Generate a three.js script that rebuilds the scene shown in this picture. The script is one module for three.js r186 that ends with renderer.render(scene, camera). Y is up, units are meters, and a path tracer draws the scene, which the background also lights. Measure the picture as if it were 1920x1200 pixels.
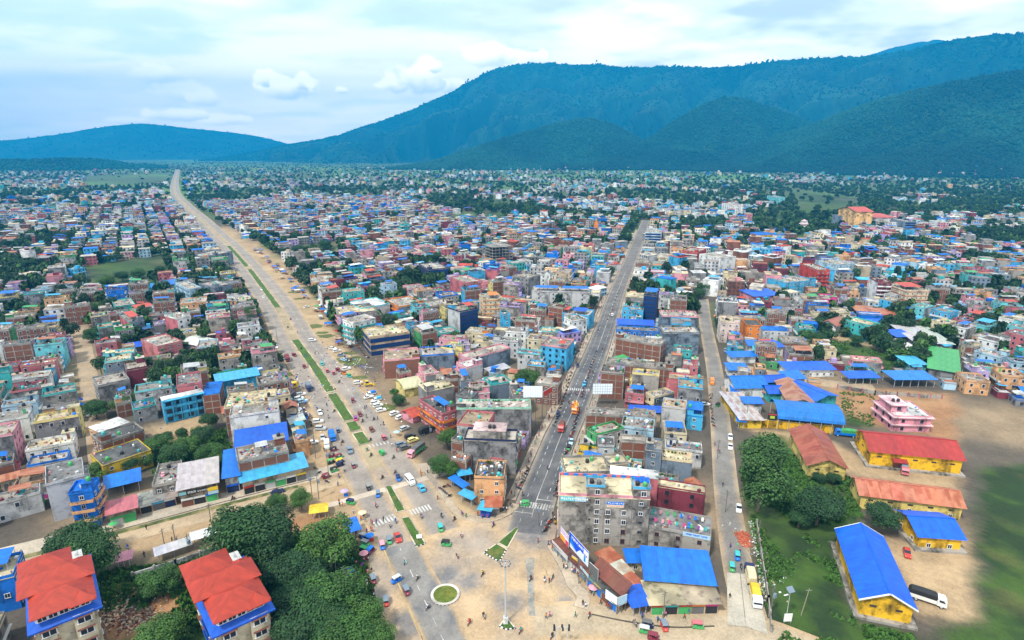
import * as THREE from 'three';
import { mergeGeometries } from 'three/addons/utils/BufferGeometryUtils.js';
import { MarchingCubes } from 'three/addons/objects/MarchingCubes.js';

// ------------------------------------------------------------------ camera, sky, sun, exposure
const scene = new THREE.Scene();
const FOCAL = 1100, PITCH = Math.atan(315 / FOCAL), CAM_H = 110;       // focal length in photo pixels (photo 1920 x 1200)
const camera = new THREE.PerspectiveCamera(THREE.MathUtils.radToDeg(2 * Math.atan(600 / FOCAL)), 1.6, 1, 60000);
camera.position.set(0, CAM_H, 0);
camera.rotation.x = -PITCH;
const renderer = new THREE.WebGLRenderer({ antialias: true });
renderer.toneMapping = THREE.LinearToneMapping;
renderer.toneMappingExposure = 2.2;
renderer.shadowMap.enabled = true;
const EXPOSURE = 1.46;
scene.fog = new THREE.FogExp2(new THREE.Color().setRGB(0.0, 0.42, 0.95), 0.000125);
const sun = new THREE.DirectionalLight(new THREE.Color().setRGB(1, 0.95, 0.86), 2.4);
sun.position.set(-430, 1000, 240);
sun.target.position.set(0, 0, -300);
sun.castShadow = true; sun.shadow.radius = 12; sun.shadow.mapSize.set(4096, 4096);
Object.assign(sun.shadow.camera, { left: -700, right: 700, top: 900, bottom: -700, near: 10, far: 4000 });
scene.add(sun, sun.target);

// ------------------------------------------------------------------ numbers
function rng(seed) { let s = (seed * 2654435761 + 12345) >>> 0; return () => { s = (s + 0x6d2b79f5) >>> 0; let t = Math.imul(s ^ (s >>> 15), 1 | s); t = (t + Math.imul(t ^ (t >>> 7), 61 | t)) ^ t; return ((t ^ (t >>> 14)) >>> 0) / 4294967296; }; }
const clamp = (x, a = 0, b = 1) => Math.min(b, Math.max(a, x)), lerp = (a, b, t) => a + (b - a) * t;
const smooth = (a, b, x) => { const t = clamp((x - a) / (b - a)); return t * t * (3 - 2 * t); };
const PERM = new Uint16Array(65536); { const r = rng(7); for (let i = 0; i < 65536; i++) PERM[i] = Math.floor(r() * 65536); }
const hash2 = (x, y) => PERM[(PERM[x & 65535] + y) & 65535] / 65535;
function vnoise(x, y) { const ix = Math.floor(x), iy = Math.floor(y), fx = x - ix, fy = y - iy, u = fx * fx * (3 - 2 * fx), v = fy * fy * (3 - 2 * fy);
  const a = hash2(ix, iy), b = hash2(ix + 1, iy), c = hash2(ix, iy + 1), d = hash2(ix + 1, iy + 1); return a + (b - a) * u + (c - a) * v + (a - b - c + d) * u * v; }
function fbm(x, y, o = 4) { let s = 0, a = 0.5, n = 0; for (let i = 0; i < o; i++) { s += a * vnoise(x, y); n += a; a *= 0.5; x = x * 2.03 + 17.1; y = y * 2.03 + 9.7; } return s / n; }
// a pixel of the photo (1920 x 1200) -> the point at height h that the lens sees there
const CP = Math.cos(PITCH), SP = Math.sin(PITCH);
const dirOf = (u, v) => { const X = (u - 960) / FOCAL, Y = -(v - 600) / FOCAL; return [X, Y * CP - SP, -CP - Y * SP]; };
const P = (u, v, h = 0) => { const d = dirOf(u, v), t = (h - CAM_H) / d[1]; return [d[0] * t, d[2] * t]; };
const toPx = (x, y, z) => { y -= CAM_H; const f = -SP * y - CP * z, up = CP * y - SP * z; return [960 + FOCAL * x / f, 600 - FOCAL * up / f, f]; };
const along = (pts) => pts.map(([u, v]) => P(u, v));

// ------------------------------------------------------------------ sky
{
  const W = 4096, H = 2048, data = new Float32Array(W * H * 4);
  const L = (r, g, b) => [r, g, b].map((c) => Math.pow(c / 255, 2.2) / EXPOSURE);
  const base = L(231, 236, 236), blue = L(194, 215, 222), white = L(255, 255, 253), grey = L(178, 192, 204), low = L(234, 238, 236), warm = L(255, 254, 250);
  const puffs = [[540, 168, 62, 34, 1], [505, 152, 28, 24, 1], [565, 160, 34, 26, 1], [790, 150, 62, 40, 1], [805, 128, 30, 26, 1], [845, 160, 40, 24, 0.9], [745, 162, 40, 20, 0.9],
    [350, 175, 66, 28, 0.45], [300, 140, 60, 24, 0.4], [380, 185, 40, 22, 0.6], [640, 170, 14, 9, 0.8], [330, 216, 70, 17, 0.8], [420, 226, 60, 15, 0.6], [920, 106, 60, 34, 0.8], [980, 112, 60, 26, 0.8], [240, 228, 50, 10, 0.5]].map(([u, v, a, b, k]) => {
    const d = dirOf(u, v), e = dirOf(u + a, v), f = dirOf(u, v - b), az = (q) => Math.atan2(q[0], -q[2]), el = (q) => Math.atan2(q[1], Math.hypot(q[0], q[2]));
    return [az(d), el(d), Math.abs(az(e) - az(d)), Math.abs(el(f) - el(d)), k]; });
  { const r = rng(91); for (let i = 0; i < 70; i++) { const az = 0.9 + r() * (2 * Math.PI - 1.8), s = 0.03 + r() * 0.06; puffs.push([az > Math.PI ? az - 2 * Math.PI : az, 0.05 + r() * 0.16, s, s * (0.4 + r() * 0.25), 0.5 + r() * 0.5]); } }
  for (let row = 0; row < H; row++) {
    const el = ((row + 0.5) / H - 0.5) * Math.PI;
    for (let col = 0; col < W; col++) {
      const i = (row * W + col) * 4;
      if (el < -0.02) { data[i] = 0.16; data[i + 1] = 0.17; data[i + 2] = 0.16; data[i + 3] = 1; continue; }
      const rd = ((col + 0.5) / W - 0.5) * 2 * Math.PI; let az = rd + Math.PI / 2; if (az > Math.PI) az -= 2 * Math.PI;   // 0 straight ahead (-z), + to the right
      const ce = Math.cos(el), k = 1 / (Math.sin(el) + 0.12), px = Math.cos(rd) * ce * k, pz = Math.sin(rd) * ce * k;    // on a flat cloud deck
      const n1 = fbm(px * 0.9 + 40, pz * 1.3 + 11, 5), n2 = fbm(px * 2.2 + 7, pz * 2.6 + 60, 5), n3 = el < 0.75 ? fbm(px * 6 + 3, pz * 7, 3) : 0.5;
      const side = smooth(-0.15, 0.35, Math.sin(az + 0.05)), gap = smooth(0.6, 0.4, n1) * (1 - 0.6 * side);
      let c = [0, 1, 2].map((j) => lerp(base[j], blue[j], gap * 0.9));
      const lum = smooth(0.42, 0.66, n2) * 0.9 * (0.45 + 0.55 * side), dark = smooth(0.47, 0.25, n2 * 0.75 + n3 * 0.25) * (0.25 + 0.75 * side);
      c = c.map((x, j) => lerp(lerp(x, white[j], lum), grey[j], dark * 0.9));
      const hz = smooth(0.16, 0.0, el) * 0.5; c = c.map((x, j) => lerp(x, low[j], hz));
      if (el < 0.34) {
        let m = 0, sh = 0, wob = 0, first = true;
        for (const p of puffs) {
          let da = az - p[0]; if (da > Math.PI) da -= 2 * Math.PI; if (da < -Math.PI) da += 2 * Math.PI;
          if (Math.abs(da) > p[2] * 1.7) continue;
          const de = el - p[1]; if (Math.abs(de) > p[3] * 1.8) continue;
          if (first) { wob = (fbm(az * 62, el * 62, 5) - 0.5) * 1.9; first = false; }
          const yy = de / p[3] * (de < 0 ? 1.35 : 1), f = smooth(0.05, 0.5, 1 - (da / p[2]) ** 2 - yy * yy + wob * (de < 0 ? 0.7 : 1)) * p[4];
          if (f > m) { m = f; sh = clamp(0.45 + de / p[3] * 0.75 + wob * 0.25 - da / p[2] * 0.15); }
        }
        if (m > 0) c = c.map((x, j) => lerp(x, lerp(grey[j] * 1.0, lerp(white[j], warm[j], 0.5) * 1.14, smooth(-0.1, 0.7, sh)), m * 0.93));
      }
      const veil = Math.min(2.3, Math.exp(0.62 * 0.000125 * Math.min(12500, 1350 / Math.max(0.02, Math.sin(el))))); // bright through the haze that lies in front of it
      data[i] = c[0] * veil * (1 + 0.14 * (veil - 1)); data[i + 1] = c[1] * veil * 0.985; data[i + 2] = c[2] * veil * (0.98 - 0.1 * (veil - 1)); data[i + 3] = 1;
    }
  }
  const t = new THREE.DataTexture(data, W, H, THREE.RGBAFormat, THREE.FloatType);
  t.mapping = THREE.EquirectangularReflectionMapping; t.magFilter = THREE.LinearFilter; t.needsUpdate = true;
  scene.background = t; scene.environment = t;
}

// ------------------------------------------------------------------ textures (all tile; grey, tinted by the material's colour)
function tex(size, fn, srgb = false, metres = 8) {
  const d = new Uint8Array(size * size * 4);
  for (let y = 0; y < size; y++) for (let x = 0; x < size; x++) { const c = fn(x / size, y / size), i = (y * size + x) * 4; for (let k = 0; k < 3; k++) d[i + k] = clamp(Array.isArray(c) ? c[k] : c) * 255; d[i + 3] = 255; }
  const t = new THREE.DataTexture(d, size, size); t.wrapS = t.wrapT = THREE.RepeatWrapping; t.magFilter = THREE.LinearFilter; t.minFilter = THREE.LinearMipmapLinearFilter;
  if (srgb) t.colorSpace = THREE.SRGBColorSpace; t.repeat.set(1 / metres, 1 / metres); t.needsUpdate = true; return t;
}
function tile(x, y, f, o = 4, ox = 0) { // periodic fbm on the unit square
  let s = 0, a = 0.5, n = 0; for (let i = 0; i < o; i++) { const X = x * f, Y = y * f, ix = Math.floor(X), iy = Math.floor(Y), fx = X - ix, fy = Y - iy, u = fx * fx * (3 - 2 * fx), v = fy * fy * (3 - 2 * fy);
    const h = (p, q) => hash2(((p % f) + f) % f + ox + i * 131, ((q % f) + f) % f + ox * 3 + i * 57); const A = h(ix, iy), B = h(ix + 1, iy), C = h(ix, iy + 1), D = h(ix + 1, iy + 1);
    s += a * (A + (B - A) * u + (C - A) * v + (A - B - C + D) * u * v); n += a; a *= 0.5; f *= 2; } return s / n;
}
const T = {
  plaster: tex(512, (x, y) => { const b = tile(x, y, 4, 5), st = tile(x, y * 0.999, 16, 3, 40), run = tile(x, 0.37, 32, 2, 9); return clamp(0.62 + 0.52 * smooth(0.3, 0.7, b) - 0.25 * smooth(0.55, 0.8, st) - 0.16 * smooth(0.55, 0.8, run)); }, false, 11),
  stain: tex(512, (x, y) => { const b = tile(x, y, 6, 5, 5), st = tile(x, y, 24, 3, 44), run = tile(x, 0.37, 24, 2, 19); return clamp(0.42 + 0.8 * smooth(0.28, 0.72, b) - 0.3 * smooth(0.5, 0.8, st) - 0.2 * smooth(0.5, 0.8, run)); }, false, 16),
  roof: tex(512, (x, y) => { const b = tile(x, y, 3, 6, 3), c = tile(x, y, 12, 4, 8), d = tile(x, y, 60, 2, 2); return clamp(0.5 + 0.55 * smooth(0.25, 0.75, b) - 0.35 * smooth(0.52, 0.75, c) + 0.14 * (d - 0.5)); }, false, 18),
  brick: tex(512, (x, y) => { const r = Math.floor(y * 64), bx = x * 24 + (r % 2) * 0.5, id = hash2(((Math.floor(bx) % 24) + 24) % 24, r), m = (bx - Math.floor(bx) < 0.09 || y * 64 - r < 0.16) ? 0.3 : 0; const b = tile(x, y, 4, 4, 77);
    const k = 0.62 + 0.36 * id + 0.4 * (b - 0.5); return [clamp(k + m), clamp(k * 0.98 + m * 1.15), clamp(k * 0.96 + m * 1.25)]; }, false, 5),
  tin: tex(512, (x, y) => { const p = Math.floor(x * 10), q = Math.floor(y * 3 + p * 0.37), id = hash2(((p % 10) + 10) % 10, ((q % 3) + 3) % 3), seam = Math.abs(x * 10 - p) < 0.05 ? -0.12 : 0, b = tile(x, y, 5, 4, 15); return clamp(0.82 + 0.2 * (id - 0.5) + seam + 0.42 * (b - 0.5) + 0.04 * Math.sin(x * 10 * 8 * Math.PI)); }, false, 9),
  rust: tex(512, (x, y) => { const p = Math.floor(x * 8), q = Math.floor(y * 2 + (p % 2) * 0.5), id = hash2(p % 8 + 31, ((q % 2) + 2) % 2 + 5), b = tile(x, y, 4, 5, 25), s = tile(x, y * 0.25, 32, 2, 6); const k = smooth(0.3, 0.75, b * 0.7 + id * 0.5 - 0.1); return [clamp(0.66 + 0.3 * k + 0.1 * (s - 0.5)), clamp(0.45 + 0.5 * k + 0.2 * (s - 0.5)), clamp(0.36 + 0.55 * k + 0.2 * (s - 0.5))]; }, false, 9),
  dirt: tex(1024, (x, y) => { const a = tile(x, y, 5, 6, 61), b = tile(x, y, 40, 4, 62), c = tile(x, y, 200, 2, 63); return clamp(0.62 + 0.5 * (a - 0.5) + 0.34 * (b - 0.5) + 0.4 * (c - 0.5) + 0.2); }, false, 37),
  grass: tex(1024, (x, y) => { const a = tile(x, y, 6, 6, 71), b = tile(x, y, 50, 4, 72), c = tile(x, y, 220, 2, 73); const k = clamp(0.5 + 0.6 * (a - 0.5) + 0.6 * (b - 0.5) + 0.9 * (c - 0.5) + 0.2); return [k, clamp(k * 0.97 + 0.03), k * 0.9]; }, false, 29),
  forest: tex(1024, (x, y) => { const a = tile(x, y, 8, 5, 81), b = tile(x, y, 90, 3, 82); return clamp(0.45 + 0.55 * (a - 0.5) + 1.1 * (b - 0.5) + 0.2); }, false, 900),
};
const fine = (t, m) => { const c = t.clone(); c.repeat.set(1 / m, 1 / m); return c; };
T.asphalt = fine(T.dirt, 23);

// ------------------------------------------------------------------ materials: one per colour and surface
const COL = { // real-world base colours, linear
  white: [0.74, 0.74, 0.72], cream: [0.66, 0.56, 0.36], beige: [0.5, 0.4, 0.28], peach: [0.66, 0.36, 0.17], orange: [0.72, 0.22, 0.03], pink: [0.7, 0.3, 0.36], rose: [0.5, 0.14, 0.16], red: [0.5, 0.045, 0.03],
  maroon: [0.2, 0.03, 0.05], brick: [0.23, 0.088, 0.052], brown: [0.17, 0.06, 0.035], grey: [0.25, 0.245, 0.245], palegrey: [0.5, 0.5, 0.5], darkgrey: [0.12, 0.12, 0.12], slate: [0.17, 0.22, 0.28], black: [0.02, 0.02, 0.022],
  blue: [0.005, 0.165, 0.66], deepblue: [0.006, 0.1, 0.58], sky: [0.06, 0.4, 0.68], paleblue: [0.38, 0.56, 0.68], navy: [0.015, 0.025, 0.09], teal: [0.05, 0.42, 0.42], aqua: [0.16, 0.55, 0.6], mint: [0.3, 0.6, 0.45], green: [0.06, 0.36, 0.11], lime: [0.4, 0.55, 0.05],
  yellow: [0.75, 0.5, 0.03], paleyellow: [0.72, 0.6, 0.22], lilac: [0.46, 0.34, 0.62], purple: [0.22, 0.06, 0.3], magenta: [0.6, 0.05, 0.22], concrete: [0.34, 0.31, 0.275], slab: [0.46, 0.41, 0.35], tan: [0.48, 0.36, 0.24], rust: [0.42, 0.17, 0.09], redroof: [0.55, 0.07, 0.04], steel: [0.45, 0.47, 0.48],
};
const WORD = { paleblue: 'pale blue', palegrey: 'pale grey', darkgrey: 'dark grey', deepblue: 'deep blue', sky: 'sky blue', paleyellow: 'pale yellow', brick: 'bare brick', grey: 'grey concrete', redroof: 'red', slate: 'slate grey', concrete: 'concrete', rust: 'rusty' };
const word = (c) => WORD[c] || c;
const cache = new Map();
function mat(c, t = null, o = {}) {
  const key = c + (t || '') + JSON.stringify(o); if (cache.has(key)) return cache.get(key);
  const rgb = typeof c === 'string' ? COL[c] : c; if (!rgb) throw new Error('colour ' + c);
  const m = new THREE.MeshStandardMaterial({ color: new THREE.Color().setRGB(...rgb), roughness: o.r ?? 0.85, metalness: o.m ?? 0, side: THREE.DoubleSide });
  if (t) m.map = T[t]; cache.set(key, m); return m;
}
const vmat = (t, r = 0.9) => { const key = 'v' + t + r; if (!cache.has(key)) { const m = new THREE.MeshStandardMaterial({ vertexColors: true, roughness: r, side: THREE.DoubleSide }); if (t) m.map = T[t]; cache.set(key, m); } return cache.get(key); };
const BLUEGLASS = new THREE.MeshStandardMaterial({ color: new THREE.Color().setRGB(0.012, 0.04, 0.14), roughness: 0.22 });
const GLASS = new THREE.MeshStandardMaterial({ color: new THREE.Color().setRGB(0.02, 0.028, 0.045), roughness: 0.18 });

// ------------------------------------------------------------------ building blocks
const used = new Map();
const numbered = (n) => { const k = used.get(n) || 0; used.set(n, k + 1); return k ? n + '_' + String(k).padStart(3, '0') : n; };
function tag(o, label, category, group, kind) { if (label) o.userData.label = label; if (category) o.userData.category = category; if (group) o.userData.group = group; if (kind) o.userData.kind = kind; return o; }
function thing(name, label, category, [x, y, z] = [0, 0, 0], turn = 0, group) { const o = new THREE.Group(); o.name = numbered(name); scene.add(o); o.position.set(x, y, z); o.rotation.y = turn; return tag(o, label, category, group); }
class MB { // collects quads and boxes into one geometry
  constructor() { this.p = []; this.n = []; this.u = []; this.c = []; this.m = null; this.k = [1, 1, 1]; }
  at(x, y, z, r = 0) { this.m = [x, y, z, Math.cos(r), Math.sin(r)]; return this; }
  col(c, f = 1) { const q = typeof c === 'string' ? COL[c] : c; this.k = [q[0] * f, q[1] * f, q[2] * f]; return this; }
  pt(p) { if (!this.m) return p; const [x, y, z, c, s] = this.m; return [x + p[0] * c + p[2] * s, y + p[1], z - p[0] * s + p[2] * c]; }
  quad(a, b, c, d, uv0) {
    const A = this.pt(a), B = this.pt(b), C = this.pt(c), D = this.pt(d);
    let ux = B[0] - A[0], uy = B[1] - A[1], uz = B[2] - A[2], vx = D[0] - A[0], vy = D[1] - A[1], vz = D[2] - A[2];
    const lu = Math.hypot(ux, uy, uz), lv = Math.hypot(vx, vy, vz); let nx = uy * vz - uz * vy, ny = uz * vx - ux * vz, nz = ux * vy - uy * vx; const l = Math.hypot(nx, ny, nz) || 1; nx /= l; ny /= l; nz /= l;
    const o = uv0 || [(A[0] * 0.37 + A[2] * 0.61) % 100, (A[0] * 0.53 + A[1] + A[2] * 0.29) % 100];
    const uvA = [o[0], o[1]], uvB = [o[0] + lu, o[1]], uvC = [o[0] + lu, o[1] + lv], uvD = [o[0], o[1] + lv];
    for (const [q, w] of [[A, uvA], [B, uvB], [C, uvC], [A, uvA], [C, uvC], [D, uvD]]) { this.p.push(q[0], q[1], q[2]); this.n.push(nx, ny, nz); this.u.push(w[0], w[1]); this.c.push(this.k[0], this.k[1], this.k[2]); }
    return this;
  }
  tri(a, b, c) { const A = this.pt(a), B = this.pt(b), C = this.pt(c); const u = [B[0] - A[0], B[1] - A[1], B[2] - A[2]], v = [C[0] - A[0], C[1] - A[1], C[2] - A[2]]; const n = [u[1] * v[2] - u[2] * v[1], u[2] * v[0] - u[0] * v[2], u[0] * v[1] - u[1] * v[0]], l = Math.hypot(...n) || 1;
    const lu = Math.hypot(...u), dx = (u[0] * v[0] + u[1] * v[1] + u[2] * v[2]) / (lu || 1); const uv = [[0, 0], [lu, 0], [dx, l / (lu || 1)]];
    [A, B, C].forEach((q, i) => { this.p.push(...q); this.n.push(n[0] / l, n[1] / l, n[2] / l); this.u.push(...uv[i]); this.c.push(...this.k); }); return this; }
  box(x, y, z, w, h, d, bottom = false) { // centre of the base at x, y, z
    const a = x - w / 2, b = x + w / 2, e = y + h, f = z + d / 2, g = z - d / 2;
    this.quad([a, y, f], [b, y, f], [b, e, f], [a, e, f]); this.quad([b, y, g], [a, y, g], [a, e, g], [b, e, g]);
    this.quad([a, y, g], [a, y, f], [a, e, f], [a, e, g]); this.quad([b, y, f], [b, y, g], [b, e, g], [b, e, f]);
    this.quad([a, e, f], [b, e, f], [b, e, g], [a, e, g]); if (bottom) this.quad([a, y, g], [b, y, g], [b, y, f], [a, y, f]);
    return this;
  }
  slope(x0, z0, y0, x1, z1, y1, t = 0.08) { // a sheet from (x0..x1) wide, z0 at height y0 to z1 at height y1
    const q = (dy) => [[x0, y0 + dy, z0], [x1, y0 + dy, z0], [x1, y1 + dy, z1], [x0, y1 + dy, z1]]; const a = q(t), b = q(0);
    this.quad(a[0], a[1], a[2], a[3]); this.quad(b[3], b[2], b[1], b[0]); for (let i = 0; i < 4; i++) { const j = (i + 1) % 4; this.quad(b[i], b[j], a[j], a[i]); } return this;
  }
  prism(poly, y0, y1) { // extruded outline in x, z
    const n = poly.length; let area = 0; for (let i = 0; i < n; i++) { const [a, b] = poly[i], [c, d] = poly[(i + 1) % n]; area += a * d - c * b; } const q = area > 0 ? [...poly].reverse() : poly;
    for (let i = 0; i < n; i++) { const [a, b] = q[i], [c, d] = q[(i + 1) % n]; this.quad([a, y0, b], [c, y0, d], [c, y1, d], [a, y1, b]); }
    const pts = q.map(([a, b]) => new THREE.Vector2(a, -b)); for (const f of THREE.ShapeUtils.triangulateShape(pts, [])) this.tri(...f.map((i) => [q[i][0], y1, q[i][1]])); return this;
  }
  get empty() { return !this.p.length; }
  geo() { const g = new THREE.BufferGeometry(); g.setAttribute('position', new THREE.Float32BufferAttribute(this.p, 3)); g.setAttribute('normal', new THREE.Float32BufferAttribute(this.n, 3)); g.setAttribute('uv', new THREE.Float32BufferAttribute(this.u, 2)); g.setAttribute('color', new THREE.Float32BufferAttribute(this.c, 3)); return g; }
  build(name, m, parent, kind, label) { if (this.empty) return null; const o = new THREE.Mesh(this.geo(), m); o.name = parent ? name : numbered(name); (parent || scene).add(o); o.castShadow = o.receiveShadow = true; if (kind) o.userData.kind = kind; if (label) o.userData.label = label; return o; }
}
function mesh(name, geo, m, parent, pos, rot) { const o = new THREE.Mesh(geo, m); o.name = parent === scene ? numbered(name) : name; parent.add(o); if (pos) o.position.set(...pos); if (rot) o.rotation.set(...rot); o.castShadow = o.receiveShadow = true; return o; }
const inside = (poly, x, z) => { let r = false; for (let i = 0, j = poly.length - 1; i < poly.length; j = i++) { const [a, b] = poly[i], [c, d] = poly[j]; if ((b > z) !== (d > z) && x < ((c - a) * (z - b)) / (d - b) + a) r = !r; } return r; };
function distSeg(px, pz, pts) { let best = 1e9, side = 0, s = 0, acc = 0; for (let i = 0; i + 1 < pts.length; i++) { const [a, b] = pts[i], [c, d] = pts[i + 1], dx = c - a, dz = d - b, l2 = dx * dx + dz * dz, t = clamp(((px - a) * dx + (pz - b) * dz) / l2), ex = px - a - dx * t, ez = pz - b - dz * t, e = Math.hypot(ex, ez); if (e < best) { best = e; side = dx * ez - dz * ex > 0 ? 1 : -1; s = acc + t * Math.sqrt(l2); } acc += Math.sqrt(l2); } return [best, side, s]; }
function spline(pts, step) { const c = new THREE.CatmullRomCurve3(pts.map((p) => new THREE.Vector3(p[0], p[2] || 0, p[1])), false, 'centripetal'); const n = Math.max(2, Math.ceil(c.getLength() / step)); return c.getSpacedPoints(n).map((v) => [v.x, v.z, v.y]); }
// a polygon on the ground, triangulated along its exact outline and split until small enough for colour to vary in it
function sheet(name, poly, y, colour, step, m, label) {
  const pts = poly.map(([a, b]) => new THREE.Vector2(a, -b)); let tris = THREE.ShapeUtils.triangulateShape(pts, []).map((f) => f.map((i) => poly[i]));
  const ccw = (t) => (t[1][0] - t[0][0]) * (t[2][1] - t[0][1]) - (t[2][0] - t[0][0]) * (t[1][1] - t[0][1]) > 0; const out = [];
  const L = (a, b) => (a[0] - b[0]) ** 2 + (a[1] - b[1]) ** 2, stack = [...tris];
  while (stack.length) { const [a, b, c] = stack.pop(), l = [L(a, b), L(b, c), L(c, a)], k = l.indexOf(Math.max(...l)); const fz = Math.hypot((a[0] + b[0] + c[0]) / 3, (a[1] + b[1] + c[1]) / 3), st = step * Math.max(1, fz / 260);
    if (l[k] < st * st) { out.push([a, b, c]); continue; } const [p, q, r] = k === 0 ? [a, b, c] : k === 1 ? [b, c, a] : [c, a, b], mid = [(p[0] + q[0]) / 2, (p[1] + q[1]) / 2]; stack.push([p, mid, r], [mid, q, r]); }
  const pos = [], nor = [], uv = [], col = [];
  for (let t of out) { if (ccw(t)) t = [t[0], t[2], t[1]]; for (const [x, z] of t) { pos.push(x, y, z); nor.push(0, 1, 0); uv.push(x, z); const c = typeof colour === 'function' ? colour(x, z) : typeof colour === 'string' ? COL[colour] : colour; col.push(c[0], c[1], c[2]); } }
  const g = new THREE.BufferGeometry(); g.setAttribute('position', new THREE.Float32BufferAttribute(pos, 3)); g.setAttribute('normal', new THREE.Float32BufferAttribute(nor, 3)); g.setAttribute('uv', new THREE.Float32BufferAttribute(uv, 2)); g.setAttribute('color', new THREE.Float32BufferAttribute(col, 3));
  const o = mesh(name, g, m, scene); tag(o, label, null, null, 'structure'); return o;
}
// a strip between two offsets from a centre line
function strip(name, line, a, b, y, colour, m, label, step = 1.6, cross = 8, y2) {
  const s = spline(line, step), N = s.length, pos = [], uv = [], col = [], idx = []; let acc = 0;
  for (let i = 0; i < N; i++) { const p = s[Math.max(0, i - 1)], q = s[Math.min(N - 1, i + 1)], dx = q[0] - p[0], dz = q[1] - p[1], l = Math.hypot(dx, dz) || 1, nx = -dz / l, nz = dx / l; if (i) acc += Math.hypot(s[i][0] - s[i - 1][0], s[i][1] - s[i - 1][1]);
    const A = typeof a === 'function' ? a(acc) : a, B = typeof b === 'function' ? b(acc) : b;
    for (let j = 0; j <= cross; j++) { const o = lerp(A, B, j / cross), x = s[i][0] + nx * o, z = s[i][1] + nz * o; pos.push(x, y + (y2 ? (y2 - y) * i / N : 0), z); uv.push(x, z); const c = typeof colour === 'function' ? colour(x, z, o, acc, j / cross) : COL[colour]; col.push(c[0], c[1], c[2]);
      if (i && j) { const e = i * (cross + 1) + j, f = e - cross - 1; idx.push(f - 1, f, e, f - 1, e, e - 1); } } }
  const g = new THREE.BufferGeometry(); g.setAttribute('position', new THREE.Float32BufferAttribute(pos, 3)); g.setAttribute('uv', new THREE.Float32BufferAttribute(uv, 2)); g.setAttribute('color', new THREE.Float32BufferAttribute(col, 3)); g.setIndex(idx);
  if ((b - a) * 1 < 0 || true) { g.computeVertexNormals(); const n = g.attributes.normal; if (n.getY(0) < 0) { for (let i = 0; i < idx.length; i += 3) { const t = idx[i]; idx[i] = idx[i + 1]; idx[i + 1] = t; } g.setIndex(idx); g.computeVertexNormals(); } }
  const o = mesh(name, g, m, scene); tag(o, label, null, null, 'structure'); return o;
}
const mix = (a, b, t) => [a[0] + (b[0] - a[0]) * t, a[1] + (b[1] - a[1]) * t, a[2] + (b[2] - a[2]) * t];
// ------------------------------------------------------------------ the road lines (photo pixels -> metres)
const ROAD_A = along([[333, 318], [329, 362], [350, 387], [374, 408], [413, 446], [429, 460], [468, 505], [523, 579], [553, 637], [598, 700], [663, 800], [688, 845], [737, 925], [786, 1010]]);
const ROAD_A_END = along([[786, 1010], [812, 1060], [850, 1130], [895, 1215], [940, 1300]]);
const ROAD_B = along([[990, 1000], [1004, 944], [1027, 883], [1052, 817], [1068, 783], [1100, 704], [1119, 658], [1141, 596], [1155, 554], [1189, 471], [1204, 432], [1211, 413]]);
const ROAD_D = along([[1318, 560], [1323, 605], [1341, 700], [1352, 800], [1364, 930], [1384, 1060], [1408, 1160]]);
const ROAD_C = along([[640, 893], [560, 916], [400, 957], [190, 1012], [60, 1046], [-160, 1100]]);
const ROAD_E = along([[1000, 1165], [1120, 1160], [1250, 1178], [1400, 1182], [1560, 1240]]);
const LANE_L = along([[150, 610], [165, 700], [180, 790], [190, 860], [205, 930], [215, 985]]);
const LANE_M = along([[1640, 728], [1500, 712], [1395, 690]]);
const LANE_R = along([[1262, 500], [1266, 540], [1268, 580]]);

// ------------------------------------------------------------------ ground colours
const SAND = [0.52, 0.36, 0.2], SOIL = [0.36, 0.235, 0.13], GAP_SHADED_DIRT = [0.105, 0.085, 0.065], GRASSC = [0.07, 0.13, 0.022], DRYGRASS = [0.11, 0.11, 0.025], FIELD = [0.1, 0.22, 0.035];  // city dirt darkened, putting the shade between buildings into its colour
const px = (...q) => q.map(([u, v]) => P(u, v));
const GREENS = [ // where grass and weeds grow
  px([1395, 830], [1450, 815], [1500, 850], [1600, 900], [1620, 980], [1570, 1010], [1580, 1100], [1610, 1170], [1760, 1200], [1760, 1240], [1445, 1240], [1430, 1130], [1415, 1000], [1390, 900]),
  px([1540, 640], [1600, 640], [1690, 680], [1660, 700], [1560, 665]), px([1570, 735], [1640, 740], [1640, 800], [1590, 800]), px([1480, 870], [1520, 890], [1520, 920], [1480, 910]),
  px([150, 1080], [420, 1040], [520, 1000], [660, 1000], [700, 1100], [700, 1240], [150, 1240]), px([265, 860], [330, 830], [420, 800], [440, 850], [400, 890], [300, 900]), px([290, 730], [380, 710], [410, 690], [380, 680], [280, 720]),
  px([1420, 390], [1520, 385], [1580, 410], [1570, 440], [1480, 450], [1400, 430]), px([1270, 415], [1360, 412], [1370, 430], [1290, 435]), px([400, 330], [500, 330], [490, 342], [420, 342]), px([160, 330], [320, 325], [310, 345], [160, 352]), px([840, 402], [960, 398], [950, 412], [840, 416]), px([920, 374], [960, 372], [955, 388], [925, 388]), px([1480, 355], [1600, 370], [1620, 400], [1500, 400]), px([160, 500], [300, 480], [330, 520], [160, 560]), px([545, 465], [630, 455], [640, 480], [560, 490])];
GREENS.push(px([1835, 880], [2080, 860], [2080, 1300], [1770, 1300], [1780, 1180], [1838, 1160]));
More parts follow.
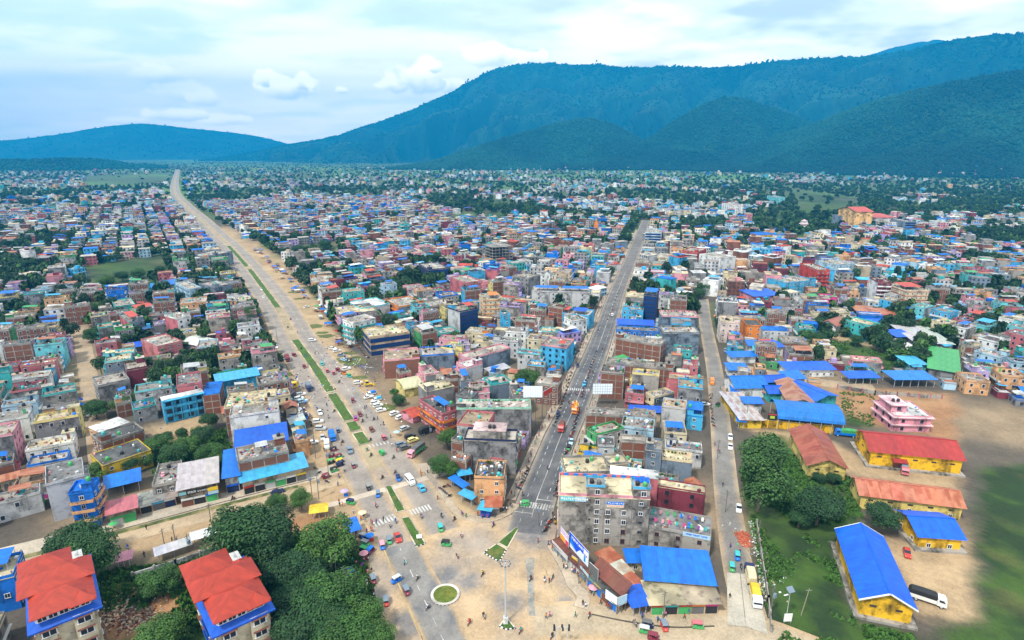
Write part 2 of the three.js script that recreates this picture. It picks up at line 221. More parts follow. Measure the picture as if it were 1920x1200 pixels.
const SANDS = [px([560, 990], [640, 930], [660, 1000], [720, 1150], [760, 1240], [960, 1240], [1380, 1240], [1360, 1120], [1160, 1130], [1090, 1080], [1045, 1020], [900, 960], [830, 900], [780, 860], [700, 730], [590, 560], [520, 480], [440, 430], [400, 430], [480, 560], [540, 680], [590, 800], [590, 880], [480, 920], [150, 1010], [150, 1060], [440, 1000]),
  px([1650, 1012], [1815, 1005], [1830, 1165], [1722, 1165], [1690, 1090]), px([1400, 800], [1500, 815], [1560, 830], [1620, 870], [1790, 890], [1790, 930], [1590, 890], [1480, 850]), px([280, 800], [390, 765], [390, 790], [345, 840], [310, 830]), px([1530, 620], [1620, 640], [1640, 655], [1560, 640])];
const SOILS = [px([1560, 725], [1790, 735], [1790, 830], [1650, 800], [1570, 770]), px([195, 1100], [330, 1062], [350, 1150], [330, 1200], [180, 1210]), px([520, 975], [600, 965], [640, 990], [560, 1030])];
const softIn = (polys, x, z, r) => { let s = 0; for (const [ox, oz] of [[0, 0], [r, 0], [-r, 0], [0, r], [0, -r]]) for (const p of polys) if (inside(p, x + ox, z + oz)) { s++; break; } return s / 5; };
function groundColour(x, z) {
  const d = Math.hypot(x, z), n = fbm(x / 14, z / 14, 4), n2 = fbm(x / 55 + 30, z / 55, 4), j = (n - 0.5) * (6 + d * 0.01), r = 1.5 + d * 0.004;
  let c = mix(GAP_SHADED_DIRT, SAND, smooth(0.45, 0.75, n2) * 0.5);
  c = mix(c, GRASSC, smooth(0.5, 0.62, fbm(x / 38 + 5, z / 38 + 90, 4)) * smooth(250, 600, d) * 0.85);
  const far = smooth(800, 2200, d); if (far > 0) c = mix(c, mix([0.06, 0.1, 0.03], FIELD, smooth(0.45, 0.6, fbm(x / 260, z / 260, 3))), far * 0.9);
  if (d < 2600) {
    const X = x + j, Z = z + (fbm(x / 9 + 70, z / 9, 3) - 0.5) * 8; let s = softIn(SANDS, X, Z, r); if (s) c = mix(c, mix(SAND, SOIL, smooth(0.5, 0.8, n2) * 0.6), s * (0.75 + 0.25 * n));
    s = softIn(GREENS, X, Z, r); if (s) c = mix(c, mix(mix([0.045, 0.098, 0.007], [0.013, 0.042, 0.004], smooth(0.36, 0.64, fbm(x / 7 + 40, z / 7, 4))), DRYGRASS, smooth(0.6, 0.8, n) * 0.55), s * 0.98);
    s = softIn(SOILS, X, Z, r); if (s) c = mix(c, mix([0.33, 0.15, 0.06], SAND, n * 0.5), s);
  }
  return c;
}
{ // the ground: one sheet out to the horizon, fine near the camera
  const axis = (a, b, st, lo, hi) => { const v = []; for (let x = a; x <= b; x += st) v.push(x); let s = st, x = b; while (x < hi) { s *= 1.13; x += s; v.push(Math.min(x, hi)); } s = st; x = a; while (x > lo) { s *= 1.13; x -= s; v.unshift(Math.max(x, lo)); } return v; };
  const xs = axis(-230, 250, 1.7, -11500, 11500), zs = axis(-470, -98, 1.7, -11500, 2500), W = xs.length, pos = [], col = [], uv = [], idx = [];
  zs.forEach((z, i) => xs.forEach((x, k) => { pos.push(x, 0, z); uv.push(x, z); col.push(...groundColour(x, z)); if (i && k) { const e = i * W + k; idx.push(e - W - 1, e - 1, e, e - W - 1, e, e - W); } }));
  const g = new THREE.BufferGeometry(); g.setAttribute('position', new THREE.Float32BufferAttribute(pos, 3)); g.setAttribute('uv', new THREE.Float32BufferAttribute(uv, 2)); g.setAttribute('color', new THREE.Float32BufferAttribute(col, 3)); g.setIndex(idx); g.computeVertexNormals();
  tag(mesh('ground', g, vmat('dirt', 0.95), scene), 'dusty valley floor with bare earth, weeds and fields', null, null, 'structure');
}
// ------------------------------------------------------------------ roads and pavements
const ASPH = [0.095, 0.096, 0.108], DUSTY = [0.40, 0.325, 0.25], PALE = [0.5, 0.42, 0.32];
const aColour = (x, z, o, s, t) => { const n = fbm(x / 7, z / 7, 4), m = fbm(x / 22 + 9, z / 22, 3), wheel = 0.5 + 0.5 * Math.cos(t * Math.PI * 6), e = Math.min(t, 1 - t); return mix(mix([0.345, 0.29, 0.245], [0.27, 0.24, 0.215], clamp(0.5 * wheel + (m - 0.5) * 1.6)), SAND, smooth(0.2, 0.0, e + (n - 0.5) * 0.16) * 0.85); };
const near = ROAD_A.slice(4), mid = ROAD_A.slice(0, 5);
for (const [l, st] of [[near, 2], [mid, 8]]) for (const [a, b] of [[-13.2, -2.2], [2.2, 12.2]]) strip('road', l, a, b, l === near ? 0.03 : 0.12, aColour, vmat('asphalt', 0.9), a < 0 ? 'dusty right carriageway of the wide divided avenue' : 'dusty left carriageway of the wide divided avenue', st, 10);
strip('road', ROAD_A_END, 0.5, 11, 0.022, (x, z, o, s, t) => { const n = fbm(x / 6, z / 6, 4), e = Math.min(t, 1 - t); return mix(mix([0.27, 0.25, 0.23], [0.17, 0.17, 0.175], smooth(0.4, 0.65, n) + smooth(30, 60, s) * 0.3), SAND, smooth(0.16, 0, e + (n - 0.5) * 0.2)); }, vmat('asphalt', 0.9), 'worn grey lane running past the grass roundabout', 1.2, 14);
const bColour = (x, z, o, s, t) => { const n = fbm(x / 6, z / 6, 4), e = Math.min(t, 1 - t); return mix(mix(ASPH, [0.15, 0.147, 0.148], smooth(0.4, 0.7, n)), [0.4, 0.33, 0.26], smooth(0.13, 0, e + (n - 0.5) * 0.08) * 0.8 + smooth(120, 400, s) * 0.25); };
strip('road', ROAD_B, -6.3, 6.3, 0.035, bColour, vmat('asphalt', 0.85), 'straight grey asphalt street with white lane lines', 1.6, 14);
strip('road', ROAD_D, -4, 4.2, 0.03, (x, z, o, s, t) => { const n = fbm(x / 6, z / 6, 4), e = Math.min(t, 1 - t); return mix(mix([0.27, 0.24, 0.21], [0.2, 0.19, 0.18], n), SAND, smooth(0.22, 0, e + (n - 0.5) * 0.2) * 0.7); }, vmat('asphalt', 0.9), 'narrow grey back street along the market sheds', 1.6, 8);
strip('road', ROAD_C, -5.2, 0.6, 0.024, (x, z, o, s, t) => mix([0.5, 0.37, 0.23], [0.42, 0.31, 0.2], fbm(x / 5, z / 5, 4)), vmat('asphalt', 0.95), 'sandy lane in front of the shop row', 1.6, 6);
strip('road', ROAD_C, 2.6, 9.6, 0.024, (x, z, o, s, t) => mix([0.56, 0.47, 0.36], [0.42, 0.36, 0.29], smooth(0.35, 0.7, fbm(x / 5, z / 5, 4)) * (0.5 + 0.5 * Math.abs(t - 0.5))), vmat('asphalt', 0.95), 'pale dusty lane beyond the thin grass strip', 1.6, 6);
strip('grass_verge', ROAD_C.slice(1), 0.7, 2.5, 0.05, (x, z) => mix([0.09, 0.13, 0.03], [0.32, 0.26, 0.12], smooth(0.4, 0.65, fbm(x / 2.5, z / 2.5, 3))), vmat('grass'), 'thin weedy strip between the two sandy lanes', 1, 3);
for (const [l, w, lab] of [[LANE_L, 4, 'dusty lane past the houses at the picture edge'], [LANE_M, 5, 'market lane behind the pink house'], [LANE_R, 3, 'narrow lane between the houses']]) strip('road', l, -w, w, 0.02, (x, z) => mix(SAND, [0.3, 0.25, 0.2], fbm(x / 5, z / 5, 4)), vmat('dirt'), lab, 3, 4);
// junction: dust over worn asphalt
const JUNCTION = px([663, 905], [700, 878], [800, 868], [828, 905], [850, 955], [880, 975], [920, 979], [958, 965], [1045, 985], [1040, 1010], [1066, 1080], [1100, 1170], [1180, 1200], [1180, 1260], [700, 1260], [720, 1200], [705, 1120], [690, 1040], [668, 960]);
const blob = (u, v, r) => { const q = P(u, v); return [q[0], q[1], r]; };
const DARK = [blob(838, 1085, 4.5), blob(805, 1092, 4), blob(800, 1105, 3.5), blob(795, 1150, 4), blob(775, 1168, 4.5), blob(815, 1140, 3), blob(750, 1160, 3), blob(1003, 1000, 7), blob(1040, 1150, 4), blob(1055, 1130, 3), blob(880, 1090, 4), blob(960, 1130, 5), blob(700, 1130, 5)];
sheet('road', JUNCTION, 0.012, (x, z) => { const n = fbm(x / 5, z / 5, 5), m = fbm(x / 17 + 3, z / 17, 4), k = fbm(x / 1.6, z / 1.6, 3); let c = mix([0.54, 0.38, 0.225], [0.38, 0.305, 0.24], smooth(0.38, 0.66, m)); let w = 0; for (const [a, b, r] of DARK) w = Math.max(w, smooth(1.5, 0.25, Math.hypot(x - a, z - b) / r + (n - 0.5) * 1.4)); c = mix(c, [0.17, 0.18, 0.2], w * 0.8); return mix(c, [0.62, 0.47, 0.31], smooth(0.6, 0.8, k) * 0.3); }, 0.8, vmat('asphalt', 0.95), 'wide dusty junction with dark tyre-worn patches');
// the filled-in trench across the junction
sheet('road_patch', px([983, 1046], [1003, 1046], [1002, 1056], [1000, 1075], [1004, 1155], [992, 1155], [988, 1075], [985, 1056]), 0.018, (x, z) => mix([0.27, 0.27, 0.25], [0.42, 0.36, 0.28], smooth(0.35, 0.65, fbm(x / 1.5, z / 1.5, 3))), 0.5, vmat('asphalt', 0.95), 'long grey patched trench in the junction');
strip('road', ROAD_E, -6, 6, 0.016, (x, z, o, s, t) => mix(mix([0.56, 0.43, 0.28], [0.46, 0.37, 0.26], fbm(x / 6, z / 6, 4)), SAND, smooth(0.2, 0, Math.min(t, 1 - t))), vmat('asphalt', 0.95), 'pale dusty road along the shop corner', 1.6, 8);
strip('road_crossing_band', along([[615, 948], [700, 924], [790, 899], [835, 888]]), -1.4, 1.4, 0.044, (x, z) => mix([0.62, 0.52, 0.42], [0.52, 0.42, 0.32], fbm(x / 3, z / 3, 3)), vmat('asphalt'), 'pale concrete band across the avenue', 1.5, 3);
// concrete ramp with two slabs at the right
for (const q of [px([1363, 1074], [1387, 1076], [1398, 1176], [1364, 1172]), px([1388.5, 1076], [1410, 1077], [1432, 1150], [1440, 1190], [1399.5, 1176])]) sheet('concrete_slab', q, 0.12, (x, z) => mix([0.55, 0.49, 0.4], [0.46, 0.41, 0.33], fbm(x / 4, z / 4, 4)), 1, vmat('asphalt'), 'pale concrete slab of the ramp beside the trucks');
// pavements with kerbs
const PAVE = (x, z) => mix([0.46, 0.375, 0.28], [0.33, 0.27, 0.21], smooth(0.35, 0.7, fbm(x / 3, z / 3, 4)));
function kerbed(name, line, a, b, label, c = PAVE) { const lo = Math.min(a, b), hi = Math.max(a, b); strip(name, line, lo, hi, 0.14, c, vmat('asphalt', 0.95), label, 1.6, 4); for (const [s, e] of [[lo - 0.16, lo], [hi, hi + 0.16]]) { const g = spline(line, 3), mb = new MB(); mb.col([0.5, 0.44, 0.36]); for (let i = 0; i + 1 < g.length; i++) { const [x0, z0] = g[i], [x1, z1] = g[i + 1], l = Math.hypot(x1 - x0, z1 - z0), nx = -(z1 - z0) / l, nz = (x1 - x0) / l, o = (s + e) / 2; mb.at((x0 + x1) / 2 + nx * o, 0, (z0 + z1) / 2 + nz * o, Math.atan2(-(z1 - z0), x1 - x0)); mb.box(0, 0, 0, l, 0.15, 0.16); } tag(mb.build('kerb', vmat('roof')), 'concrete kerb of the ' + label, null, null, 'structure'); } }
kerbed('pavement', ROAD_B.slice(1, 11), -9.8, -6.9, 'pavement along the shop fronts left of the straight street');
kerbed('pavement', ROAD_B.slice(1, 11), 6.9, 9.2, 'pavement along the shop fronts right of the straight street');
kerbed('pavement', along([[1036, 1022], [1062, 1065], [1078, 1100], [1094, 1118], [1088, 1140]]), -1.7, 1.7, 'pale pavement bending round the shop corner', (x, z) => mix([0.62, 0.5, 0.37], [0.5, 0.4, 0.29], fbm(x / 2.5, z / 2.5, 3)));
kerbed('pavement', along([[838, 935], [858, 962], [885, 972], [920, 974], [950, 962], [968, 946]]), -1.3, 1.3, 'rounded pavement at the tip of the central block', (x, z) => mix([0.56, 0.44, 0.31], [0.42, 0.33, 0.23], fbm(x / 2.5, z / 2.5, 3)));
kerbed('pavement', along([[800, 885], [818, 910], [838, 935]]), -0.8, 0.8, 'narrow pavement beside the parked trucks');
// drain slot between road and shops
strip('drain', along([[1110, 1152], [1180, 1166], [1260, 1176], [1340, 1174]]), -0.25, 0.25, 0.03, (x, z) => [0.09, 0.07, 0.05], vmat('dirt'), 'dark open drain in front of the corner shops', 1.5, 2);
strip('drain', along([[165, 1009], [330, 965], [480, 925], [590, 897]]), -0.3, 0.3, 0.04, (x, z) => [0.13, 0.09, 0.06], vmat('dirt'), 'dark drain edge along the sandy shop lane', 1.5, 2);
// ------------------------------------------------------------------ painted marks
const PAINT = mat([0.7, 0.68, 0.64], 'roof'), YPAINT = mat([0.62, 0.46, 0.2], 'roof');
function marks(name, label, m, fn) { const mb = new MB(); fn(mb); tag(mb.build(name, m), label, null, null, 'structure'); }
function dashes(mb, line, off, on, gap, w, y, from = 0, to = 1e9) { const s = spline(line, 0.5); let acc = 0, start = null; for (let i = 1; i < s.length; i++) { acc += Math.hypot(s[i][0] - s[i - 1][0], s[i][1] - s[i - 1][1]); if (acc < from || acc > to) continue; if (acc % (on + gap) < on) { const [x0, z0] = s[i - 1], [x1, z1] = s[i], l = Math.hypot(x1 - x0, z1 - z0), nx = -(z1 - z0) / l, nz = (x1 - x0) / l, a = off - w / 2, b = off + w / 2; mb.quad([x0 + nx * b, y, z0 + nz * b], [x1 + nx * b, y, z1 + nz * b], [x1 + nx * a, y, z1 + nz * a], [x0 + nx * a, y, z0 + nz * a]); } } }
marks('road_marking', 'white centre line of the straight asphalt street', PAINT, (mb) => dashes(mb, ROAD_B, 0, 1e6, 0, 0.2, 0.045, 8, 420));
for (const o of [-3.3, 3.3]) marks('road_marking', 'dashed lane line of the straight asphalt street', PAINT, (mb) => dashes(mb, ROAD_B, o, 2.2, 2.6, 0.18, 0.045, 4, 330));
marks('road_marking', 'dashed lane line on the right carriageway of the avenue', PAINT, (mb) => dashes(mb, near, -7.6, 3, 3.5, 0.16, 0.04, 260, 640));
marks('road_marking', 'dashed line on the worn lane by the roundabout', PAINT, (mb) => dashes(mb, ROAD_A_END, 6.3, 3, 3.2, 0.18, 0.032, 2, 75));
marks('road_marking', 'faded yellow edge line on the worn lane', YPAINT, (mb) => dashes(mb, ROAD_A_END, 10.6, 1e6, 0, 0.22, 0.032, 0, 75));
marks('road_marking', 'faded edge line in front of the shop corner', YPAINT, (mb) => dashes(mb, along([[1008, 1020], [1030, 1090], [1041, 1127]]), 0, 1e6, 0, 0.2, 0.03));
function zebra(label, a, b, n, len, w) { marks('zebra_crossing', label, PAINT, (mb) => { const A = P(...a), B = P(...b), dx = B[0] - A[0], dz = B[1] - A[1], l = Math.hypot(dx, dz), ux = dx / l, uz = dz / l; for (let i = 0; i < n; i++) { const t = l * (i + 0.5) / n, x = A[0] + ux * t, z = A[1] + uz * t; const q = (p, r) => [x + ux * p - uz * r, 0.048, z + uz * p + ux * r]; mb.quad(q(-w / 2, len / 2), q(w / 2, len / 2), q(w / 2, -len / 2), q(-w / 2, -len / 2)); } }); }
zebra('white striped crossing at the mouth of the straight street', [972, 944], [1038, 953], 13, 3.2, 0.55);
zebra('white striped crossing on the left carriageway by the grass islands', [700, 984], [742, 968], 7, 3.2, 0.6);
zebra('worn white crossing on the right carriageway by the grass islands', [768, 962], [808, 950], 7, 3.2, 0.55);
zebra('faded white crossing below the long median', [690, 838], [730, 828], 6, 2.6, 0.5);
zebra('distant white crossing on the straight street', [1064, 729], [1106, 732], 11, 3, 0.55);
for (const [a, b] of [[[964, 959], [999, 963]], [[1007, 936], [1036, 940]]]) marks('road_marking', 'white stop line near the crossing of the straight street', PAINT, (mb) => dashes(mb, along([a, b]), 0, 1e6, 0, 0.3, 0.05));
// ------------------------------------------------------------------ grass islands and medians with kerbs
const KERBC = [0.58, 0.5, 0.39], TURF = (x, z) => mix(mix([0.075, 0.17, 0.015], [0.05, 0.11, 0.012], fbm(x / 1.6, z / 1.6, 4)), [0.2, 0.19, 0.05], smooth(0.62, 0.8, fbm(x / 3, z / 3, 3)) * 0.7);
const MED = (x, z) => mix([0.075, 0.18, 0.016], [0.09, 0.13, 0.025], smooth(0.35, 0.65, fbm(x / 1.2, z / 1.2, 4)));
function island(label, poly, striped, c = TURF, kw = 0.35) { // inner turf, kerb blocks round it
  const mb = new MB(), n = poly.length; let area = 0; poly.forEach(([a, b], i) => { const [p, q] = poly[(i + 1) % n]; area += a * q - p * b; }); const sg = area > 0 ? 1 : -1;
  const isl = []; for (let i = 0; i < n; i++) { const [a, b] = poly[i], [p, q] = poly[(i + n - 1) % n], [r, s] = poly[(i + 1) % n]; const d1 = [a - p, b - q], d2 = [r - a, s - b], l1 = Math.hypot(...d1), l2 = Math.hypot(...d2); const nx = -(d1[1] / l1 + d2[1] / l2), nz = d1[0] / l1 + d2[0] / l2, l = Math.hypot(nx, nz) || 1; isl.push([a + sg * nx / l * kw, b + sg * nz / l * kw]); }
  sheet('grass_island', isl, 0.17, c, 0.7, vmat('grass'), label);
  for (let i = 0; i < n; i++) { const [a, b] = poly[i], [r, s] = poly[(i + 1) % n], L = Math.hypot(r - a, s - b), m = Math.max(1, Math.round(L / 0.6)); for (let k = 0; k < m; k++) { const t = (k + 0.5) / m, x = lerp(a, r, t), z = lerp(b, s, t), nx = -(s - b) / L * sg, nz = (r - a) / L * sg; mb.col(striped && striped(x, z) ? (k % 2 ? [0.03, 0.03, 0.03] : [0.72, 0.7, 0.66]) : KERBC, 1); mb.at(x + nx * kw / 2, 0, z + nz * kw / 2, Math.atan2(-(s - b), r - a)); mb.box(0, 0, 0, L / m, 0.2, kw); } }
  tag(mb.build('kerb', vmat('roof')), 'kerb blocks round the ' + label, null, null, 'structure');
}
const south = (v) => (x, z) => toPx(x, 0, z)[1] > v;
island('long green island between the carriageways', px([722, 914], [728, 911], [735, 912], [761, 957], [744, 962]), null);
island('green island with a small white board', px([751, 972], [768, 969], [799, 1020], [780, 1027]), south(1020));
island('large triangular green island', px([905, 1037], [931, 1019], [951, 1030], [937, 1055]), south(1030));
island('narrow tip of the triangular green island', px([932, 1018], [967, 988.5], [974, 990], [952, 1029]), null);
island('small weedy triangle round the lamp mast', px([934, 1176], [949, 1156], [968, 1179], [951, 1182]), south(1172));
{ const [cx, cz] = P(835, 1116), ring = []; for (let i = 0; i < 48; i++) { const a = i / 48 * 2 * Math.PI; ring.push([cx + Math.cos(a) * 3.75, cz + Math.sin(a) * 3.75]); }
  sheet('grass_island', ring.map(([x, z]) => [cx + (x - cx) * 0.83, cz + (z - cz) * 0.83]), 0.36, (x, z) => mix([0.1, 0.18, 0.012], [0.2, 0.2, 0.03], fbm(x / 2, z / 2, 3)), 0.5, vmat('grass'), 'round grass bed of the little roundabout');
  const mb = new MB(); ring.forEach(([x, z], i) => { const [p, q] = ring[(i + 1) % 48], f = 0.82; const a = [x, 0.42, z], b = [p, 0.42, q], c = [cx + (p - cx) * f, 0.42, cz + (q - cz) * f], d = [cx + (x - cx) * f, 0.42, cz + (z - cz) * f]; mb.col([0.72, 0.66, 0.58]); mb.quad(d, c, b, a); mb.quad([x, 0.2, z], [p, 0.2, q], b, a); mb.quad(c, d, [d[0], 0.2, d[2]], [c[0], 0.2, c[2]]); mb.col(i % 2 ? [0.05, 0.05, 0.05] : [0.7, 0.66, 0.6]); mb.quad([x, 0, z], [p, 0, q], [p, 0.2, q], [x, 0.2, z]); });
  tag(mb.build('roundabout_kerb', vmat('roof')), 'white ring kerb of the little roundabout', 'kerb'); }
for (const [i, seg] of [[0, [[553, 637], [598, 700], [620, 735]]], [1, [[622, 738], [655, 789]]], [2, [[657, 791], [668, 808]]], [3, [[670, 811], [685, 833]]], [4, [[468, 505], [494, 540], [521, 577]]], [5, [[428, 461], [444, 478], [463, 500]]]]) {
  const l = along(seg), s = spline(l, 6), L = [], R = []; s.forEach((p, k) => { const a = s[Math.max(0, k - 1)], b = s[Math.min(s.length - 1, k + 1)], dx = b[0] - a[0], dz = b[1] - a[1], q = Math.hypot(dx, dz); L.push([p[0] - dz / q * 2.4, p[1] + dx / q * 2.4]); R.unshift([p[0] + dz / q * 2.4, p[1] - dx / q * 2.4]); });
  island(['long hedge-green median from the third crossing', 'second stretch of the green median', 'short third stretch of the green median', 'last stretch of the green median before the crossing', 'far green median above the bend', 'farthest green median stretch'][i], L.concat(R), null, MED, 0.45); }
island('small round weed bed at the median end', px([684, 841], [690, 839], [694, 845], [687, 847]), null);
strip('median_earth', ROAD_A.slice(0, 13), -2.3, 2.3, 0.008, (x, z) => mix([0.5, 0.38, 0.24], [0.3, 0.25, 0.15], fbm(x / 4, z / 4, 3)), vmat('dirt'), 'bare earth between the carriageways', 5, 3);

// ------------------------------------------------------------------ mountains
const HILLS = [];
function mountain(name, label, crest, front, back, amp, freq, seed, colour, rows = 60, rough = 0.02) {
  const pts = crest.map(([u, v, d]) => { const q = dirOf(u, v), h = Math.hypot(q[0], q[2]), t = d / h; return [q[0] * t, q[2] * t, CAM_H + q[1] * t]; });
  const s = spline(pts, 55), N = s.length, pos = [], col = [], uv = [], idx = [], R = rows, B = 14, M = R + B + 1;
  const fn = (i, k) => { const p = s[i], t = k <= R ? 1 - k / R : -(k - R) / B; // t: 1 front foot .. 0 crest .. -1 back foot
    const q = s[Math.max(0, i - 4)], r = s[Math.min(N - 1, i + 4)], dx = r[0] - q[0], dz = r[1] - q[1], l = Math.hypot(dx, dz); let nx = -dz / l, nz = dx / l; if (nx * -p[0] + nz * -p[1] < 0) { nx = -nx; nz = -nz; }
    const W = (t > 0 ? front * (0.72 + 0.5 * fbm(i / 7 + seed, seed, 3)) : back) * (0.55 + 0.45 * clamp(p[2] / 500)), x = p[0] + nx * W * t, z = p[1] + nz * W * t, a = Math.abs(t);
    let h = p[2] * Math.pow(1 - a, t > 0 ? 1.15 : 1.4); const m = Math.sin(Math.PI * Math.pow(a, 0.8));
    let g = 0, w = 1, f = freq; for (let o = 0; o < 4; o++) { const n = vnoise(x * f + seed, z * f + seed * 2.3); g += w * (1 - Math.abs(2 * n - 1) * 1.4); w *= 0.5; f *= 2.1; }
    h -= amp * m * clamp(1.05 - g * 0.8) * (p[2] / 600) + (fbm(x / 60, z / 60, 3) - 0.5) * (p[2] > 700 ? 34 : 18) * (1 - a * 0.5);
    return [x, Math.max(-6, h - 6 * a), z, a]; };
  for (let i = 0; i < N; i++) for (let k = 0; k < M; k++) { const [x, y, z, a] = fn(i, k); pos.push(x, y, z); uv.push(x, z); const n = fbm(x / 240 + seed, z / 240, 4), n2 = fbm(x / 70, z / 70, 3); col.push(...mix(mix(colour, colour.map((c) => c * 0.45), smooth(0.35, 0.65, n * 0.5 + 0.5 * fbm(x / 900 + seed, z / 900, 3))), [0.05, 0.12, 0.04], smooth(0.58, 0.76, n2) * 0.5)); if (i && k) { const e = i * M + k; idx.push(e - M - 1, e - 1, e, e - M - 1, e, e - M); } }  // broad tone patches: clearings, and cloud shadow put into the colour
  const g = new THREE.BufferGeometry(); g.setAttribute('position', new THREE.Float32BufferAttribute(pos, 3)); g.setAttribute('uv', new THREE.Float32BufferAttribute(uv, 2)); g.setAttribute('color', new THREE.Float32BufferAttribute(col, 3)); g.setIndex(idx); g.computeVertexNormals();
  if (g.attributes.normal.getY(Math.floor(M * N / 2) + 5) < 0) { for (let i = 0; i < idx.length; i += 3) { const t = idx[i]; idx[i] = idx[i + 1]; idx[i + 1] = t; } g.setIndex(idx); g.computeVertexNormals(); }
  tag(mesh(name, g, vmat('forest', 1), scene), label, null, null, 'structure'); HILLS.push({ fn, N, M, R });
}
const FOREST = [0.016, 0.075, 0.045];
mountain('mountain', 'long flat-topped forested mountain filling the skyline', [[380, 302, 9500], [480, 285, 9250], [540, 272, 9000], [600, 262, 8750], [660, 246, 8625], [700, 232, 8500], [760, 210, 8375], [800, 193, 8250], [850, 170, 8125], [890, 148, 8000], [925, 132, 7937], [965, 122, 7875], [1020, 119, 7812], [1080, 121, 7750], [1140, 123, 7687], [1180, 127, 7625], [1240, 124, 7562], [1300, 126, 7500], [1360, 124, 7437], [1430, 119, 7375], [1500, 111, 7312], [1560, 108, 7250], [1630, 106, 7125], [1700, 96, 7000], [1765, 80, 6875], [1850, 66, 6750], [1960, 60, 6625], [2200, 60, 6500], [2600, 80, 6375]], 2400, 2600, 680, 1 / 800, 11, FOREST, 64);
mountain('mountain', 'far pale blue hill at the end of the avenue', [[-500, 292, 13339], [-200, 272, 12879], [20, 262, 12511], [120, 250, 12327], [160, 243, 12143], [210, 236, 11960], [262, 232, 11867], [310, 235, 11867], [360, 241, 11867], [420, 247, 11867], [480, 255, 11867], [530, 267, 11867], [600, 286, 11867], [700, 300, 11867]], 1600, 1300, 190, 1 / 1500, 23, [0.02, 0.08, 0.055], 36);
mountain('mountain', 'pale blue peak behind the mountain at the top corner', [[1500, 130, 11143], [1600, 112, 10853], [1640, 100, 10660], [1690, 86, 10465], [1745, 76, 10368], [1790, 78, 10271], [1900, 84, 10175], [2100, 100, 10077]], 1700, 1400, 160, 1 / 1300, 33, FOREST, 30);
mountain('hill', 'dark green spur in front of the mountain, middle', [[700, 318, 4300], [800, 306, 4250], [870, 284, 4250], [940, 262, 4300], [1000, 244, 4350], [1060, 228, 4400], [1110, 224, 4450], [1160, 240, 4500], [1220, 270, 4550], [1290, 300, 4600]], 800, 900, 170, 1 / 480, 45, [0.014, 0.075, 0.026], 40);
mountain('hill', 'dark green rounded spur at the foot of the mountain', [[1080, 320, 4250], [1150, 298, 4300], [1200, 268, 4400], [1270, 224, 4500], [1330, 192, 4700], [1380, 182, 4900], [1430, 196, 5000], [1490, 216, 5000], [1560, 250, 5000]], 950, 800, 180, 1 / 500, 55, [0.014, 0.07, 0.026], 40);
mountain('hill', 'dark green hill rising toward the picture edge', [[1200, 322, 4266], [1300, 304, 4208], [1380, 282, 4208], [1450, 258, 4208], [1520, 236, 4208], [1590, 208, 4208], [1650, 188, 4208], [1720, 168, 4208], [1780, 155, 4208], [1860, 140, 4208], [1980, 126, 4208], [2200, 130, 4208], [2500, 180, 4208]], 900, 1200, 200, 1 / 500, 65, [0.014, 0.07, 0.018], 44);
mountain('hill', 'low dark wooded rise at the picture edge', [[-200, 305, 4700], [0, 300, 4800], [120, 298, 4900], [180, 299, 5000], [240, 306, 5000], [330, 312, 5000]], 420, 500, 20, 1 / 400, 75, [0.03, 0.06, 0.025], 20);
// ------------------------------------------------------------------ where things already stand (1.5 m cells)
const OC = { x0: -760, z0: -1250, n: 1000, m: 800, s: 1.5, a: null }; OC.a = new Uint8Array(OC.n * OC.m);
const occ = (x, z) => { const i = Math.floor((x - OC.x0) / OC.s), k = Math.floor((z - OC.z0) / OC.s); return i < 0 || k < 0 || i >= OC.n || k >= OC.m ? 0 : OC.a[k * OC.n + i]; };
function cells(x, z, w, d, rot, f) { const c = Math.cos(rot), s = Math.sin(rot), nx = Math.max(2, Math.ceil(w / 1.2)), nz = Math.max(2, Math.ceil(d / 1.2)); for (let i = 0; i <= nx; i++) for (let k = 0; k <= nz; k++) { const a = (i / nx - 0.5) * w, b = (k / nz - 0.5) * d; f(x + a * c + b * s, z - a * s + b * c); } }
const setOcc = (x, z) => { const i = Math.floor((x - OC.x0) / OC.s), k = Math.floor((z - OC.z0) / OC.s); if (i >= 0 && k >= 0 && i < OC.n && k < OC.m) OC.a[k * OC.n + i] = 1; };
const mark = (x, z, w, d, rot) => cells(x, z, w, d, rot, setOcc);
const free = (x, z, w, d, rot, tol = 0.06) => { let n = 0, b = 0; cells(x, z, w, d, rot, (p, q) => { n++; b += occ(p, q); }); return b <= n * tol; };
const markPoly = (poly) => { let a = 1e9, b = -1e9, c = 1e9, d = -1e9; for (const [x, z] of poly) { a = Math.min(a, x); b = Math.max(b, x); c = Math.min(c, z); d = Math.max(d, z); } for (let x = a; x <= b; x += 1.4) for (let z = c; z <= d; z += 1.4) if (inside(poly, x, z)) setOcc(x, z); };
const markRoad = (line, a, b) => { const s = spline(line, 1.2); for (let i = 1; i < s.length; i++) { const [x0, z0] = s[i - 1], [x1, z1] = s[i], l = Math.hypot(x1 - x0, z1 - z0) || 1, nx = -(z1 - z0) / l, nz = (x1 - x0) / l; for (let o = a; o <= b; o += 1.2) setOcc(x1 + nx * o, z1 + nz * o); } };
markRoad(ROAD_A, -27, 17); markRoad(ROAD_A_END, -20, 20); markRoad(ROAD_B, -9.5, 9.3); markRoad(ROAD_D, -6, 7); markRoad(ROAD_C, -9, 12); markRoad(LANE_L, -4, 4); markRoad(LANE_M, -6, 6); markRoad(LANE_R, -3, 3); markRoad(ROAD_E, -20, 20); markPoly(JUNCTION);
for (const p of [...GREENS, ...SANDS, ...SOILS, px([650, 625], [690, 700], [720, 700], [800, 668], [775, 640], [693, 660]), px([1395, 800], [1480, 800], [1560, 720], [1800, 735], [2080, 820], [2080, 1320], [1395, 1320])]) markPoly(p);

